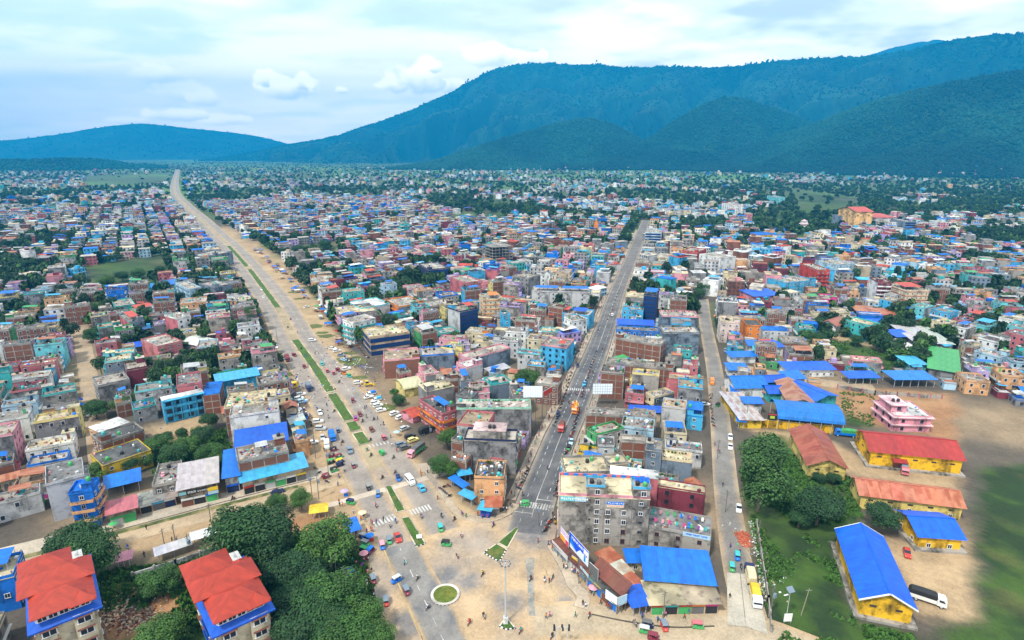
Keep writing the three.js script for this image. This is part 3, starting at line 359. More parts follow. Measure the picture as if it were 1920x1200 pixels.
for (const [a, b, y] of [[[1111, 739], [1148, 739], 6], [[981, 745], [1017, 745], 13.2]]) { const A = P(...a, y), B = P(...b, y); mark((A[0] + B[0]) / 2, (A[1] + B[1]) / 2 + 3, Math.hypot(A[0] - B[0], A[1] - B[1]), 10, Math.atan2(A[1] - B[1], B[0] - A[0])); }
// ------------------------------------------------------------------ labels
const MARKS = []; // [short name, u, v]
const seenLabels = new Map();
const CAP = 16, nWords = (s) => s.split(/\s+/).length;
function place(u, v, skip) { // words that say where, by the nearest named things in the picture
  const m = MARKS.filter((k) => k[0] !== skip).map((k) => [Math.hypot((k[1] - u), (k[2] - v) * 1.5), k]).sort((a, b) => a[0] - b[0]).slice(0, 4), out = [];
  for (const [, k] of m) { const dx = u - k[1], dy = (v - k[2]) * 1.3; out.push((Math.abs(dx) > Math.abs(dy) ? (dx < 0 ? 'left of ' : 'right of ') : dy < 0 ? 'behind ' : 'in front of ') + 'the ' + k[0]); }
  return out;
}
function unique(tries, fallback) { for (const t of tries) if (nWords(t) <= CAP && nWords(t) >= 4 && !seenLabels.has(t)) { seenLabels.set(t, 1); return t; } const f = tries.find((t) => nWords(t) <= CAP) || fallback; return f; }
function describe(desc, extras, u, v) { const pl = place(u, v), far = v < 420 ? 'in the distant town ' : ''; const tries = []; for (const p of pl) tries.push(`${desc} ${far}${p}`); for (const e of extras) for (const p of pl) tries.push(`${desc} ${e} ${p}`); for (let i = 0; i < pl.length; i++) for (let j = 0; j < pl.length; j++) if (i !== j) tries.push(`${desc} ${pl[i]} and ${pl[j]}`); return unique(tries); }

// ------------------------------------------------------------------ buildings
const SIDE = { f: 0, r: Math.PI / 2, b: Math.PI, l: -Math.PI / 2 };
const sideAt = (o, s) => { const ry = SIDE[s], fb = s === 'f' || s === 'b', dep = fb ? o.d : o.w; return { ry, len: fb ? o.w : o.d, cx: Math.sin(ry) * dep / 2, cz: Math.cos(ry) * dep / 2 }; };
const WINGEO = (() => { const f = new MB(); f.box(-0.66, 0, 0.02, 0.1, 1.4, 0.1); f.box(0.66, 0, 0.02, 0.1, 1.4, 0.1); f.box(0, 1.4, 0.02, 1.5, 0.1, 0.12); f.box(0, -0.1, 0.04, 1.56, 0.1, 0.18); f.box(0, 0, 0.015, 0.08, 1.4, 0.08); const p = new MB(); p.box(0, 0, 0, 1.24, 1.4, 0.05); return [f.geo(), p.geo()]; })();
const TANK = (() => { const pts = [[0, 0], [0.62, 0], [0.64, 0.08], [0.62, 0.3], [0.65, 0.36], [0.62, 0.42], [0.62, 0.66], [0.65, 0.72], [0.62, 0.78], [0.61, 1.02], [0.45, 1.22], [0.2, 1.3], [0.2, 1.38], [0, 1.38]].map(([a, b]) => new THREE.Vector2(a, b)); return new THREE.LatheGeometry(pts, 12); })();
const SIGNC = ['blue', 'red', 'white', 'yellow', 'teal', 'green', 'magenta', 'deepblue', 'orange', 'sky', 'white', 'palegrey'];
const SHUT = ['slate', 'palegrey', 'darkgrey', 'blue', 'green', 'brown', 'black', 'black', 'navy'];
const CLUT = ['grey', 'steel', 'brown', 'blue', 'white', 'rust', 'darkgrey', 'tan', 'grey', 'brown', 'darkgrey', 'palegrey', 'concrete', 'maroon', 'teal', 'pink'];
const pick = (R, a) => a[Math.floor(R() * a.length)];
const stack = new Map();
function windowsOn(o, g, s, f0, R, near) {
  const { ry, len, cx, cz } = sideAt(o, s), sp = o.ws || 3, n = Math.max(1, Math.floor((len - 0.8) / sp)), sc = o.wsc || 0.82;
  const fr = o.wf || 'white';
  if (near) { for (let f = f0; f < o.st; f++) for (let i = 0; i < n; i++) { if (o.wskip && R() < o.wskip) continue; const t = (i - (n - 1) / 2) * (len / n), c = Math.cos(ry), q = Math.sin(ry); const w = mesh('window', WINGEO[0], mat(fr), g, [cx + t * c + 0.05 * q, f * o.sh + 0.9, cz - t * q + 0.05 * c], [0, ry, 0]); w.scale.set(sc, Math.min(1, sc), 1); mesh('pane', WINGEO[1], GLASS, w); } return; }
  const mb = o.wmb; mb.at(cx, 0, cz, ry); for (let f = f0; f < o.st; f++) for (let i = 0; i < n; i++) { if (o.wskip && R() < o.wskip) continue; const t = (i - (n - 1) / 2) * (len / n), y = f * o.sh + 0.85; mb.col(fr); mb.box(t, y - 0.08, 0.02, 1.5 * sc, 1.6, 0.1); mb.col([0.02, 0.028, 0.045]); mb.box(t, y, 0.045, 1.24 * sc, 1.4, 0.1); }
}
function building(o) {
  const R = rng(o.seed || Math.floor(Math.abs(o.x * 13 + o.z * 7)) + 3), g = thing(o.name || 'building', o.label, o.cat || 'building', [o.x, o.y || 0, o.z], o.rot, o.group);
  o.sh = o.sh || 3.1; o.h = o.st * o.sh; const { w, d, h } = o, tx = o.tex || (o.c === 'brick' ? 'brick' : 'plaster'), near = o.near; o.wmb = new MB();
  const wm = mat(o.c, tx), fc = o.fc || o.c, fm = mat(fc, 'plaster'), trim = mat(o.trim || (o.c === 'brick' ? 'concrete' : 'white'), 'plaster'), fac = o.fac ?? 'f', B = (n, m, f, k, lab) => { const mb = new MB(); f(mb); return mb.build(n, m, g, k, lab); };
  B('wall', wm, (m) => m.box(0, 0, 0, w, h - 0.1, d));
  B('roof_slab', mat(o.rc || 'slab', 'roof', { r: 0.95 }), (m) => m.box(0, h - 0.1, 0, w + 0.24, 0.2, d + 0.24, true));
  const ph = o.ph ?? 0.8; // parapet
  if (ph > 0) B('parapet', o.pc ? mat(o.pc, 'plaster') : o.c === 'brick' ? mat('concrete', 'plaster') : fm, (m) => { m.box(0, h + 0.1, d / 2 - 0.07, w, ph, 0.14); m.box(0, h + 0.1, -d / 2 + 0.07, w, ph, 0.14); m.box(-w / 2 + 0.07, h + 0.1, 0, 0.14, ph, d - 0.28); m.box(w / 2 - 0.07, h + 0.1, 0, 0.14, ph, d - 0.28); });
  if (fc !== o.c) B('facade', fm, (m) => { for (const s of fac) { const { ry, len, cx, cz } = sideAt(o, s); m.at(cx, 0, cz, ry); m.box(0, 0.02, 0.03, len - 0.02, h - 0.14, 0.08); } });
  if (o.frame || (o.c === 'brick' && o.frame !== false)) B('concrete_frame', mat('concrete', 'plaster'), (m) => { for (const s of 'frbl') { const { ry, len, cx, cz } = sideAt(o, s); m.at(cx, 0, cz, ry); const n = Math.max(1, Math.round(len / 4)); for (let i = 0; i <= n; i++) m.box((i / n - 0.5) * (len - 0.4), 0.01, 0.02, 0.34, h - 0.12, 0.1); for (let f = 1; f <= o.st; f++) m.box(0, f * o.sh - 0.45, 0.022, len - 0.02, 0.34, 0.09); } });
  if (o.bands) B('floor_band', mat(o.bands, 'plaster'), (m) => { for (let f = 1; f <= o.st; f++) m.box(0, f * o.sh - 0.36, 0, w + (o.bw || 0.5), 0.34, d + (o.bw || 0.5), true); });
  const shop = o.shop ?? false;
  for (const s of fac) {
    const { ry, len, cx, cz } = sideAt(o, s);
    if (o.glass) { for (let f = 0; f < o.st; f++) B('window_band', BLUEGLASS, (m) => { m.at(cx, 0, cz, ry); m.box(0, f * o.sh + 0.55, 0.05, len - 0.4, o.sh * 0.66, 0.14); }); }
    else windowsOn(o, g, s, shop ? 1 : 0, R, near);
    if (o.bal) for (let f = 1; f < o.st; f++) { const bl = len * (o.bal === 2 ? 0.5 : 0.98); B('balcony', mat(o.balc || o.trim || fc, 'plaster'), (m) => { m.at(cx, 0, cz, ry); const off = o.bal === 2 ? (len - bl) / 2 * (f % 2 ? 1 : -1) : 0; m.box(off, f * o.sh - 0.16, 0.52, bl, 0.16, 1.04, true); m.box(off, f * o.sh, 1.0, bl, 0.85, 0.09); m.box(off - bl / 2 + 0.05, f * o.sh, 0.5, 0.09, 0.85, 0.95); m.box(off + bl / 2 - 0.05, f * o.sh, 0.5, 0.09, 0.85, 0.95); }); }
    if (shop) { const n = Math.max(1, Math.round(len / 3.2)); const sm = new MB(), open = [];
      for (let i = 0; i < n; i++) { const t = (i - (n - 1) / 2) * (len / n), sw = len / n - 0.5; if (near) { B('shutter', mat(pick(R, SHUT), null), (m) => { m.at(cx, 0, cz, ry); m.box(t, 0.05, 0.06, sw, 2.3, 0.1); }); B('sign_board', mat(pick(R, SIGNC), null), (m) => { m.at(cx, 0, cz, ry); m.box(t, 2.42, 0.2, sw + 0.3, 0.85, 0.12); }); } else { sm.at(cx, 0, cz, ry); sm.col(pick(R, SHUT)); sm.box(t, 0.05, 0.06, sw, 2.3, 0.1); sm.col(pick(R, SIGNC)); sm.box(t, 2.42, 0.2, sw + 0.3, 0.85, 0.12); }
        if (R() < 0.4) { const c = pick(R, SIGNC); B('awning', mat(c, null), (m) => { m.at(cx, 0, cz, ry); m.slope(t - sw / 2 - 0.1, 1.7, 2.2, t + sw / 2 + 0.1, 0.08, 2.75, 0.05); }); } }
      sm.build('shop_front', vmat(null), g, 'stuff'); }
    if (o.signs) for (let f = 1; f < o.st; f++) { const n = Math.max(1, Math.round(len / 5)); for (let i = 0; i < n; i++) if (R() < 0.75) B('sign_board', mat(pick(R, SIGNC)), (m) => { m.at(cx, 0, cz, ry); m.box((i - (n - 1) / 2) * len / n + (R() - 0.5), f * o.sh + R() * 1.2 - 0.5, 0.3, 1.2 + R() * 2.4, 0.8 + R() * 1.4, 0.12, true); }); }
  }
  if (o.bwin) for (const s of o.bwin) { const keep = o.wskip; o.wskip = Math.max(keep || 0, 0.35); windowsOn(o, g, s, 0, R, near); o.wskip = keep; }
  o.wmb.m = null; if (!o.wmb.empty) { o.wmb.build('window', vmat(null, 0.4), g, 'stuff'); }
  if (!o.bare) rooftop(o, g, R, B);
  mark(o.x, o.z, w, d, o.rot);
  return g;
}
function rooftop(o, g, R, B) {
  const { w, d, h } = o, y = h + 0.1, tower = o.tower ?? (R() < 0.6 && w > 6 && d > 6);
  if (tower) { const tw = Math.min(w * 0.4, 3.4), td = Math.min(d * 0.4, 3.6), sx = o.tx ?? (R() < 0.5 ? -1 : 1), sz = o.tz ?? (R() < 0.5 ? -1 : 1), x = sx * (w / 2 - tw / 2 - 0.16), z = sz * (d / 2 - td / 2 - 0.16);
    const t = B('stair_tower', mat(o.tc || o.fc || o.c, o.c === 'brick' ? 'brick' : 'plaster'), (m) => m.box(x, y, z, tw, 2.5, td)); const mb = new MB(); mb.box(x, y + 2.5, z, tw + 0.5, 0.16, td + 0.5, true); mb.build('tower_roof', mat(o.rc || 'slab', 'roof', { r: 0.95 }), t); const db = new MB(); db.box(x - sx * (tw / 2 + 0.02), y + 0.05, z, 0.06, 1.9, 0.9); db.build('door', mat(pick(R, ['brown', 'navy', 'green', 'slate'])), t);
    if (R() < 0.8) mesh('water_tank', TANK, mat(pick(R, ['black', 'black', 'green', 'black', 'teal']), null, { r: 0.5 }), g, [x + (R() - 0.5) * 0.8, y + 2.66, z + (R() - 0.5) * 0.8]); }
  const nt = o.tanks ?? (R() < 0.45 ? 1 + (R() < 0.3) : 0); for (let i = 0; i < nt; i++) mesh('water_tank', TANK, mat(pick(R, ['black', 'green', 'black', 'teal', 'palegrey']), null, { r: 0.5 }), g, [(R() - 0.5) * (w - 3), y, (R() - 0.5) * (d - 3)]);
  const sheets = o.sheets || (R() < 0.22 && w > 7 && !o.plain ? [[pick(R, ['blue', 'blue', 'blue', 'sky', 'palegrey', 'redroof', 'rust', 'green']), (R() - 0.5) * 0.4, (R() - 0.5) * 0.4, 0.4 + R() * 0.3, 0.4 + R() * 0.3]] : []);
  for (const [c, fx, fz, fw, fd, hh] of sheets) { const x = fx * w, z = fz * d, a = fw * w, b = fd * d, H = hh || 2.4; B('tin_roof', mat(c, c === 'rust' ? 'rust' : 'tin', { r: 0.55 }), (m) => m.slope(x - a / 2, z + b / 2, y + H, x + a / 2, z - b / 2, y + H + 0.5, 0.06)); B('roof_post', mat('steel'), (m) => { for (const [p, q] of [[-1, -1], [1, -1], [-1, 1], [1, 1]]) m.box(x + p * (a / 2 - 0.2), y, z + q * (b / 2 - 0.2), 0.1, H + (q < 0 ? 0.45 : 0), 0.1); }); }
  if (o.stubs ?? (R() < (o.c === 'brick' ? 0.6 : 0.25))) B('column_stub', mat('concrete', 'plaster'), (m) => { const n = Math.max(1, Math.round(w / 4)), k = Math.max(1, Math.round(d / 4)); for (let i = 0; i <= n; i++) for (let j = 0; j <= k; j++) if (i === 0 || j === 0 || i === n || j === k) m.box((i / n - 0.5) * (w - 0.5), y, (j / k - 0.5) * (d - 0.5), 0.26, 1 + R() * 0.7, 0.26); }, 'stuff');
  const nc = o.clut ?? Math.floor(w * d / 16 + R() * 4); if (nc) B('roof_clutter', vmat(null), (m) => { for (let i = 0; i < nc; i++) { m.col(pick(R, CLUT), 0.7 + R() * 0.6); const s = 0.25 + R() * 0.7; m.at((R() - 0.5) * (w - 1.6), y, (R() - 0.5) * (d - 1.6), R() * 3); m.box(0, 0, 0, s, 0.15 + R() * 0.6, s * (0.5 + R() * 0.9)); } m.m = null; }, 'stuff');
  if (o.plants ?? R() < 0.22) B('potted_plant', vmat('grass'), (m) => { for (let i = 0; i < 26; i++) { m.col([0.03 + R() * 0.06, 0.09 + R() * 0.12, 0.015]); m.at(-w / 2 + 0.6 + R() * (w - 1.2), y, (R() < 0.5 ? 1 : -1) * (d / 2 - 0.55 - R() * 0.4), R() * 3); const s = 0.3 + R() * 0.35; m.tri([-s, 0.2, 0], [s, 0.3, 0.2], [0.1, 0.5 + s, 0.2 - R() * 0.4]); m.tri([0, 0.2, -s], [0.1, 0.3, s], [R() * 0.4 - 0.2, 0.4 + s, 0]); } m.m = null; }, 'stuff');
  if (o.laundry) B('laundry', vmat(null), (m) => { for (let i = 0; i < 16; i++) { m.col(pick(R, ['red', 'white', 'teal', 'magenta', 'yellow', 'blue', 'pink', 'purple', 'green']), 0.9); const x = -w / 2 + 0.8 + (i / 16) * (w - 1.6), z = (i % 2 ? 0.2 : -0.25) * d; m.slope(x, z + 0.3, y + 0.5, x + 0.7, z, y + 1.6, 0.03); } }, 'stuff');
}
// a building from three corners of its roof in the photo: front left, front right, and any point of the back edge
function frame3(q, h) { const [u0, v0, u1, v1, u2, v2] = q, a = P(u0, v0, h), b = P(u1, v1, h), c = P(u2, v2, h); const dx = b[0] - a[0], dz = b[1] - a[1], w = Math.hypot(dx, dz); let ix = dz / w, iz = -dx / w; let d = (c[0] - a[0]) * ix + (c[1] - a[1]) * iz; if (d < 0) { d = -d; ix = -ix; iz = -iz; } const x = (a[0] + b[0]) / 2 + ix * d / 2, z = (a[1] + b[1]) / 2 + iz * d / 2; return { x, z, w, d: Math.max(d, 3), rot: Math.atan2(-dz, dx), u: (u0 + u1) / 2, v: (v0 + v1) / 2 }; }
const HAND = [];
function BL(name, nick, label, q, st, o = {}) { const h = st * (o.sh || 3.1) + 0.3, f = frame3(q, h); if (nick) MARKS.push([nick, f.u, f.v + 10]); seenLabels.set(label, 1); o = { plain: 1, ...f, ...o, name, label, st, near: o.near ?? Math.hypot(f.x, f.z) < 310 }; HAND.push(o); return building(o); }
// sheds and halls with sheet roofs
function roofSheets(g, n, c, t, quadAt, R) { for (let i = 0; i < n; i++) { const k = 0.93 + R() * 0.14, base = COL[c] || c, key = [0, 1, 2].map((j) => Math.round(base[j] * (0.94 + 0.06 * Math.floor(R() * 3)) * 1000) / 1000); const mb = new MB(); quadAt(mb, i / n, (i + 1) / n); mb.build('roof_sheet', mat(key, t, { r: 0.5 }), g); } }
function shed(name, nick, label, q, h, o = {}) {
  const f = frame3(q, h), R = rng(Math.floor(Math.abs(f.x * 17 + f.z * 11)) + 5), g = thing(name, label, o.cat || 'shed', [f.x, 0, f.z], f.rot, o.group), { w, d } = f, rc = o.rc || 'blue', tx = o.rt || (rc === 'rust' ? 'rust' : 'tin'), rise = o.rise ?? Math.min(3, (o.ridge === 'z' ? w : d) * 0.2), over = o.over ?? 0.5;
  if (nick) MARKS.push([nick, f.u, f.v]); seenLabels.set(label, 1);
  const B = (n, m, fn, k) => { const mb = new MB(); fn(mb); return mb.build(n, m, g, k); }, wm = mat(o.c || 'cream', o.tex || 'stain');
  const W = w / 2 - (o.in ?? 0.5), D = d / 2 - (o.in ?? 0.5), kind = o.kind || 'gable';
  if (!o.open) B('wall', wm, (m) => { const H = h - 0.15; m.box(0, 0, 0, 2 * W, H, 2 * D); if (kind === 'gable') { const t = o.ridge === 'z' ? W : D; if (o.ridge === 'z') for (const s of [1, -1]) m.tri([-s * W, H, s * D], [s * W, H, s * D], [0, H + rise * W / (w / 2), s * D]); else for (const s of [1, -1]) m.tri([s * W, H, s * D], [s * W, H, -s * D], [s * W, H + rise * D / (d / 2), 0]); } if (kind === 'mono') { m.quad([-W, H, -D], [W, H, -D], [W, H + rise * 0.95, -D], [-W, H + rise * 0.95, -D]); for (const s of [1, -1]) m.tri([s * W, H, D], [s * W, H, -D], [s * W, H + rise * 0.95, -D]); } });
  else { B('post', mat('steel'), (m) => { const n = Math.max(2, Math.round(w / 4)); for (let i = 0; i <= n; i++) for (const s of [1, -1]) m.box((i / n - 0.5) * 2 * W, 0, s * D, 0.18, h + (kind === 'mono' && s < 0 ? rise : 0), 0.18); }); if (o.back) B('wall', wm, (m) => m.box(0, 0, -D, 2 * W, h - 0.1, 0.2)); }
  const ns = Math.max(1, Math.round((o.ridge === 'z' ? d : w) / (o.sw || 3.2))), t = 0.09;
  if (kind === 'gable' && o.ridge === 'z') { for (const s of [-1, 1]) roofSheets(g, ns, rc, tx, (m, a, b) => { const z0 = lerp(d / 2 + over, -d / 2 - over, a), z1 = lerp(d / 2 + over, -d / 2 - over, b), xe = s * (w / 2 + over * 0.6), ye = h - 0.1; m.quad(...(s < 0 ? [[xe, ye, z1], [xe, ye, z0], [0, h + rise, z0], [0, h + rise, z1]] : [[xe, ye, z0], [xe, ye, z1], [0, h + rise, z1], [0, h + rise, z0]])); }, R); B('ridge_cap', mat(o.cap || rc, 'tin'), (m) => { m.box(0, h + rise - 0.06, 0, 0.5, 0.12, d + 2 * over); }); if (o.verge) B('verge', mat(o.verge), (m) => { for (const s of [1, -1]) for (const e of [-1, 1]) { const z = s * (d / 2 + over), xe = e * (w / 2 + over * 0.6); m.quad([xe, h - 0.35, z + s * 0.02], [0, h + rise - 0.25, z + s * 0.02], [0, h + rise + 0.08, z + s * 0.02], [xe, h - 0.02, z + s * 0.02]); m.quad([xe, h - 0.02, z + s * 0.02], [0, h + rise + 0.08, z + s * 0.02], [0, h + rise + 0.08, z - s * 0.25], [xe, h - 0.02, z - s * 0.25]); } }); }
  else if (kind === 'gable') { for (const s of [1, -1]) roofSheets(g, ns, rc, tx, (m, a, b) => { const x0 = lerp(-w / 2 - over, w / 2 + over, a), x1 = lerp(-w / 2 - over, w / 2 + over, b), ze = s * (d / 2 + over * 0.6); m.quad(...(s > 0 ? [[x0, h - 0.1, ze], [x1, h - 0.1, ze], [x1, h + rise, 0], [x0, h + rise, 0]] : [[x1, h - 0.1, ze], [x0, h - 0.1, ze], [x0, h + rise, 0], [x1, h + rise, 0]])); }, R); B('ridge_cap', mat(o.cap || rc, 'tin'), (m) => m.box(0, h + rise - 0.06, 0, w + 2 * over, 0.12, 0.5)); }
  else if (kind === 'arch') roofSheets(g, ns, rc, tx, (m, a, b) => { const x0 = lerp(-w / 2, w / 2, a), x1 = lerp(-w / 2, w / 2, b), N = 10; for (let i = 0; i < N; i++) { const p = (i / N) * Math.PI, r = ((i + 1) / N) * Math.PI; m.quad([x0, h + Math.sin(p) * rise, Math.cos(p) * d / 2], [x1, h + Math.sin(p) * rise, Math.cos(p) * d / 2], [x1, h + Math.sin(r) * rise, Math.cos(r) * d / 2], [x0, h + Math.sin(r) * rise, Math.cos(r) * d / 2]); } }, R);
  else roofSheets(g, ns, rc, tx, (m, a, b) => m.slope(lerp(-w / 2 - over, w / 2 + over, a), d / 2 + over, h, lerp(-w / 2 - over, w / 2 + over, b), -d / 2 - over, h + (kind === 'flat' ? 0.05 : rise), t), R);
  for (const s of o.vents || '') { const { ry, len, cx, cz } = sideAt({ w: 2 * W, d: 2 * D }, s), n = Math.max(1, Math.round(len / 6)); for (let i = 0; i < n; i++) B('vent', mat([0.04, 0.035, 0.03]), (m) => { m.at(cx, 0, cz, ry); m.box((i - (n - 1) / 2) * len / n, h * (o.vy || 0.62), 0.02, 1.5, 0.6, 0.08); }); }
  for (const s of o.wins || '') { const oo = { w: 2 * W, d: 2 * D, st: o.st || 1, sh: h / (o.st || 1), wf: o.wf, ws: o.ws }; windowsOn(oo, g, s, 0, R, true); }
  for (const s of o.doors || '') { const { ry, len, cx, cz } = sideAt({ w: 2 * W, d: 2 * D }, s); B('door', mat('rust', 'tin'), (m) => { m.at(cx, 0, cz, ry); m.box(len * (o.dx || 0), 0, 0.03, 3.4, 3.4, 0.1); }); B('canopy', mat(rc, tx), (m) => { m.at(cx, 0, cz, ry); m.slope(len * (o.dx || 0) - 2.4, 2.4, 3.6, len * (o.dx || 0) + 2.4, 0.05, 4.1); }); }
  if (o.plinth) B('plinth', mat('concrete', 'stain'), (m) => m.box(0, 0, 0, 2 * W + 2.6, 0.7, 2 * D + 2.6));
  if (o.shop) { for (const s of o.shop) { const { ry, len, cx, cz } = sideAt({ w: 2 * W, d: 2 * D }, s), n = Math.max(1, Math.round(len / 3.2)); for (let i = 0; i < n; i++) { const x = (i - (n - 1) / 2) * len / n; B('shutter', mat(pick(R, SHUT)), (m) => { m.at(cx, 0, cz, ry); m.box(x, 0, 0.04, len / n - 0.4, 2.3, 0.1); }); B('sign_board', mat(pick(R, SIGNC)), (m) => { m.at(cx, 0, cz, ry); m.box(x, 2.35, 0.25, len / n - 0.15, 0.7, 0.1); }); } } }
  mark(f.x, f.z, w, d, f.rot); g.userData.frame = null; delete g.userData.frame; return { g, ...f, B };
}
// simple house added to one merged mesh (for the hundreds too small to tell apart)
function plainHouse(mb, wb, x, z, w, d, st, rot, c, rc, R, detail, y0 = 0) {
  const h = st * 3.1; mb.at(x, y0, z, rot); mb.col(c, 0.85 + R() * 0.3); mb.box(0, 0, 0, w, h, d); mb.col(rc, 0.8 + R() * 0.4);
  if (detail > 1) { mb.box(0, h + 0.02, 0, w + 0.3, 0.16, d + 0.3); mb.col(c, 0.95); mb.box(0, h + 0.18, d / 2 - 0.08, w, 0.6, 0.16); mb.box(-w / 2 + 0.08, h + 0.18, 0, 0.16, 0.6, d); mb.box(w / 2 - 0.08, h + 0.18, 0, 0.16, 0.6, d); } else mb.box(0, h + 0.02, 0, w + 0.4, 0.3, d + 0.4);
  if (R() < 0.55) { mb.col(R() < 0.5 ? c : pick(R, PAL), 0.9); mb.box((R() - 0.5) * w * 0.5, h + 0.1, (R() - 0.5) * d * 0.5, w * 0.35, 2.5, d * 0.35); }
  if (R() < 0.22) { mb.col(pick(R, ['blue', 'blue', 'sky', 'palegrey', 'redroof', 'white']), 0.9); mb.slope(-w * 0.42, d * 0.45, h + 2.2, w * 0.3, -d * 0.3, h + 2.8, 0.06); }
  if (detail) for (const s of 'frl') { const dep = s === 'f' ? d : w, len = s === 'f' ? w : d; if (s !== 'f' && R() < 0.4) continue; const n = Math.max(1, Math.floor(len / 3)); for (let f = 0; f < st; f++) { wb.at(x, 0, z, rot); if (s === 'f' && f) { wb.col(pick(R, ['white', 'palegrey', c]), 0.9); wb.box(0, f * 3.1 - 0.2, d / 2 + 0.3, w, 0.24, 0.62, true); } for (let i = 0; i < n; i++) { const t = (i - (n - 1) / 2) * len / n, y = f * 3.1 + 0.9; wb.col([0.03, 0.035, 0.05]); if (s === 'f') wb.quad([t - 0.7, y, d / 2 + 0.04], [t + 0.7, y, d / 2 + 0.04], [t + 0.7, y + 1.5, d / 2 + 0.04], [t - 0.7, y + 1.5, d / 2 + 0.04]); else { const X = (s === 'r' ? 1 : -1) * (w / 2 + 0.04); wb.quad([X, y, t + 0.7], [X, y, t - 0.7], [X, y + 1.5, t - 0.7], [X, y + 1.5, t + 0.7]); } } } }
}
const PAL = ['grey', 'grey', 'grey', 'palegrey', 'palegrey', 'brick', 'brick', 'brick', 'cream', 'white', 'white', 'pink', 'paleblue', 'sky', 'sky', 'rose', 'maroon', 'peach', 'lilac', 'teal', 'beige', 'slate', 'concrete', 'concrete', 'blue'];
// ------------------------------------------------------------------ landmarks other things are described by
MARKS.push(['little roundabout', 835, 1116], ['lamp mast', 948, 1165], ['triangular green island', 940, 1030], ['blue stall roof', 655, 985], ['green truck', 781, 848], ['white minibus', 768, 900], ['yellow bus', 539, 725], ['zebra crossing on the straight street', 1005, 948], ['orange float', 1078, 768], ['concrete ramp', 1395, 1130], ['end of the long median', 690, 843], ['big tree by the back street', 1415, 930], ['yellow digger', 693, 722], ['red brick heap', 1392, 1010], ['blue tarped truck', 623, 820], ['bend of the avenue', 335, 370]);
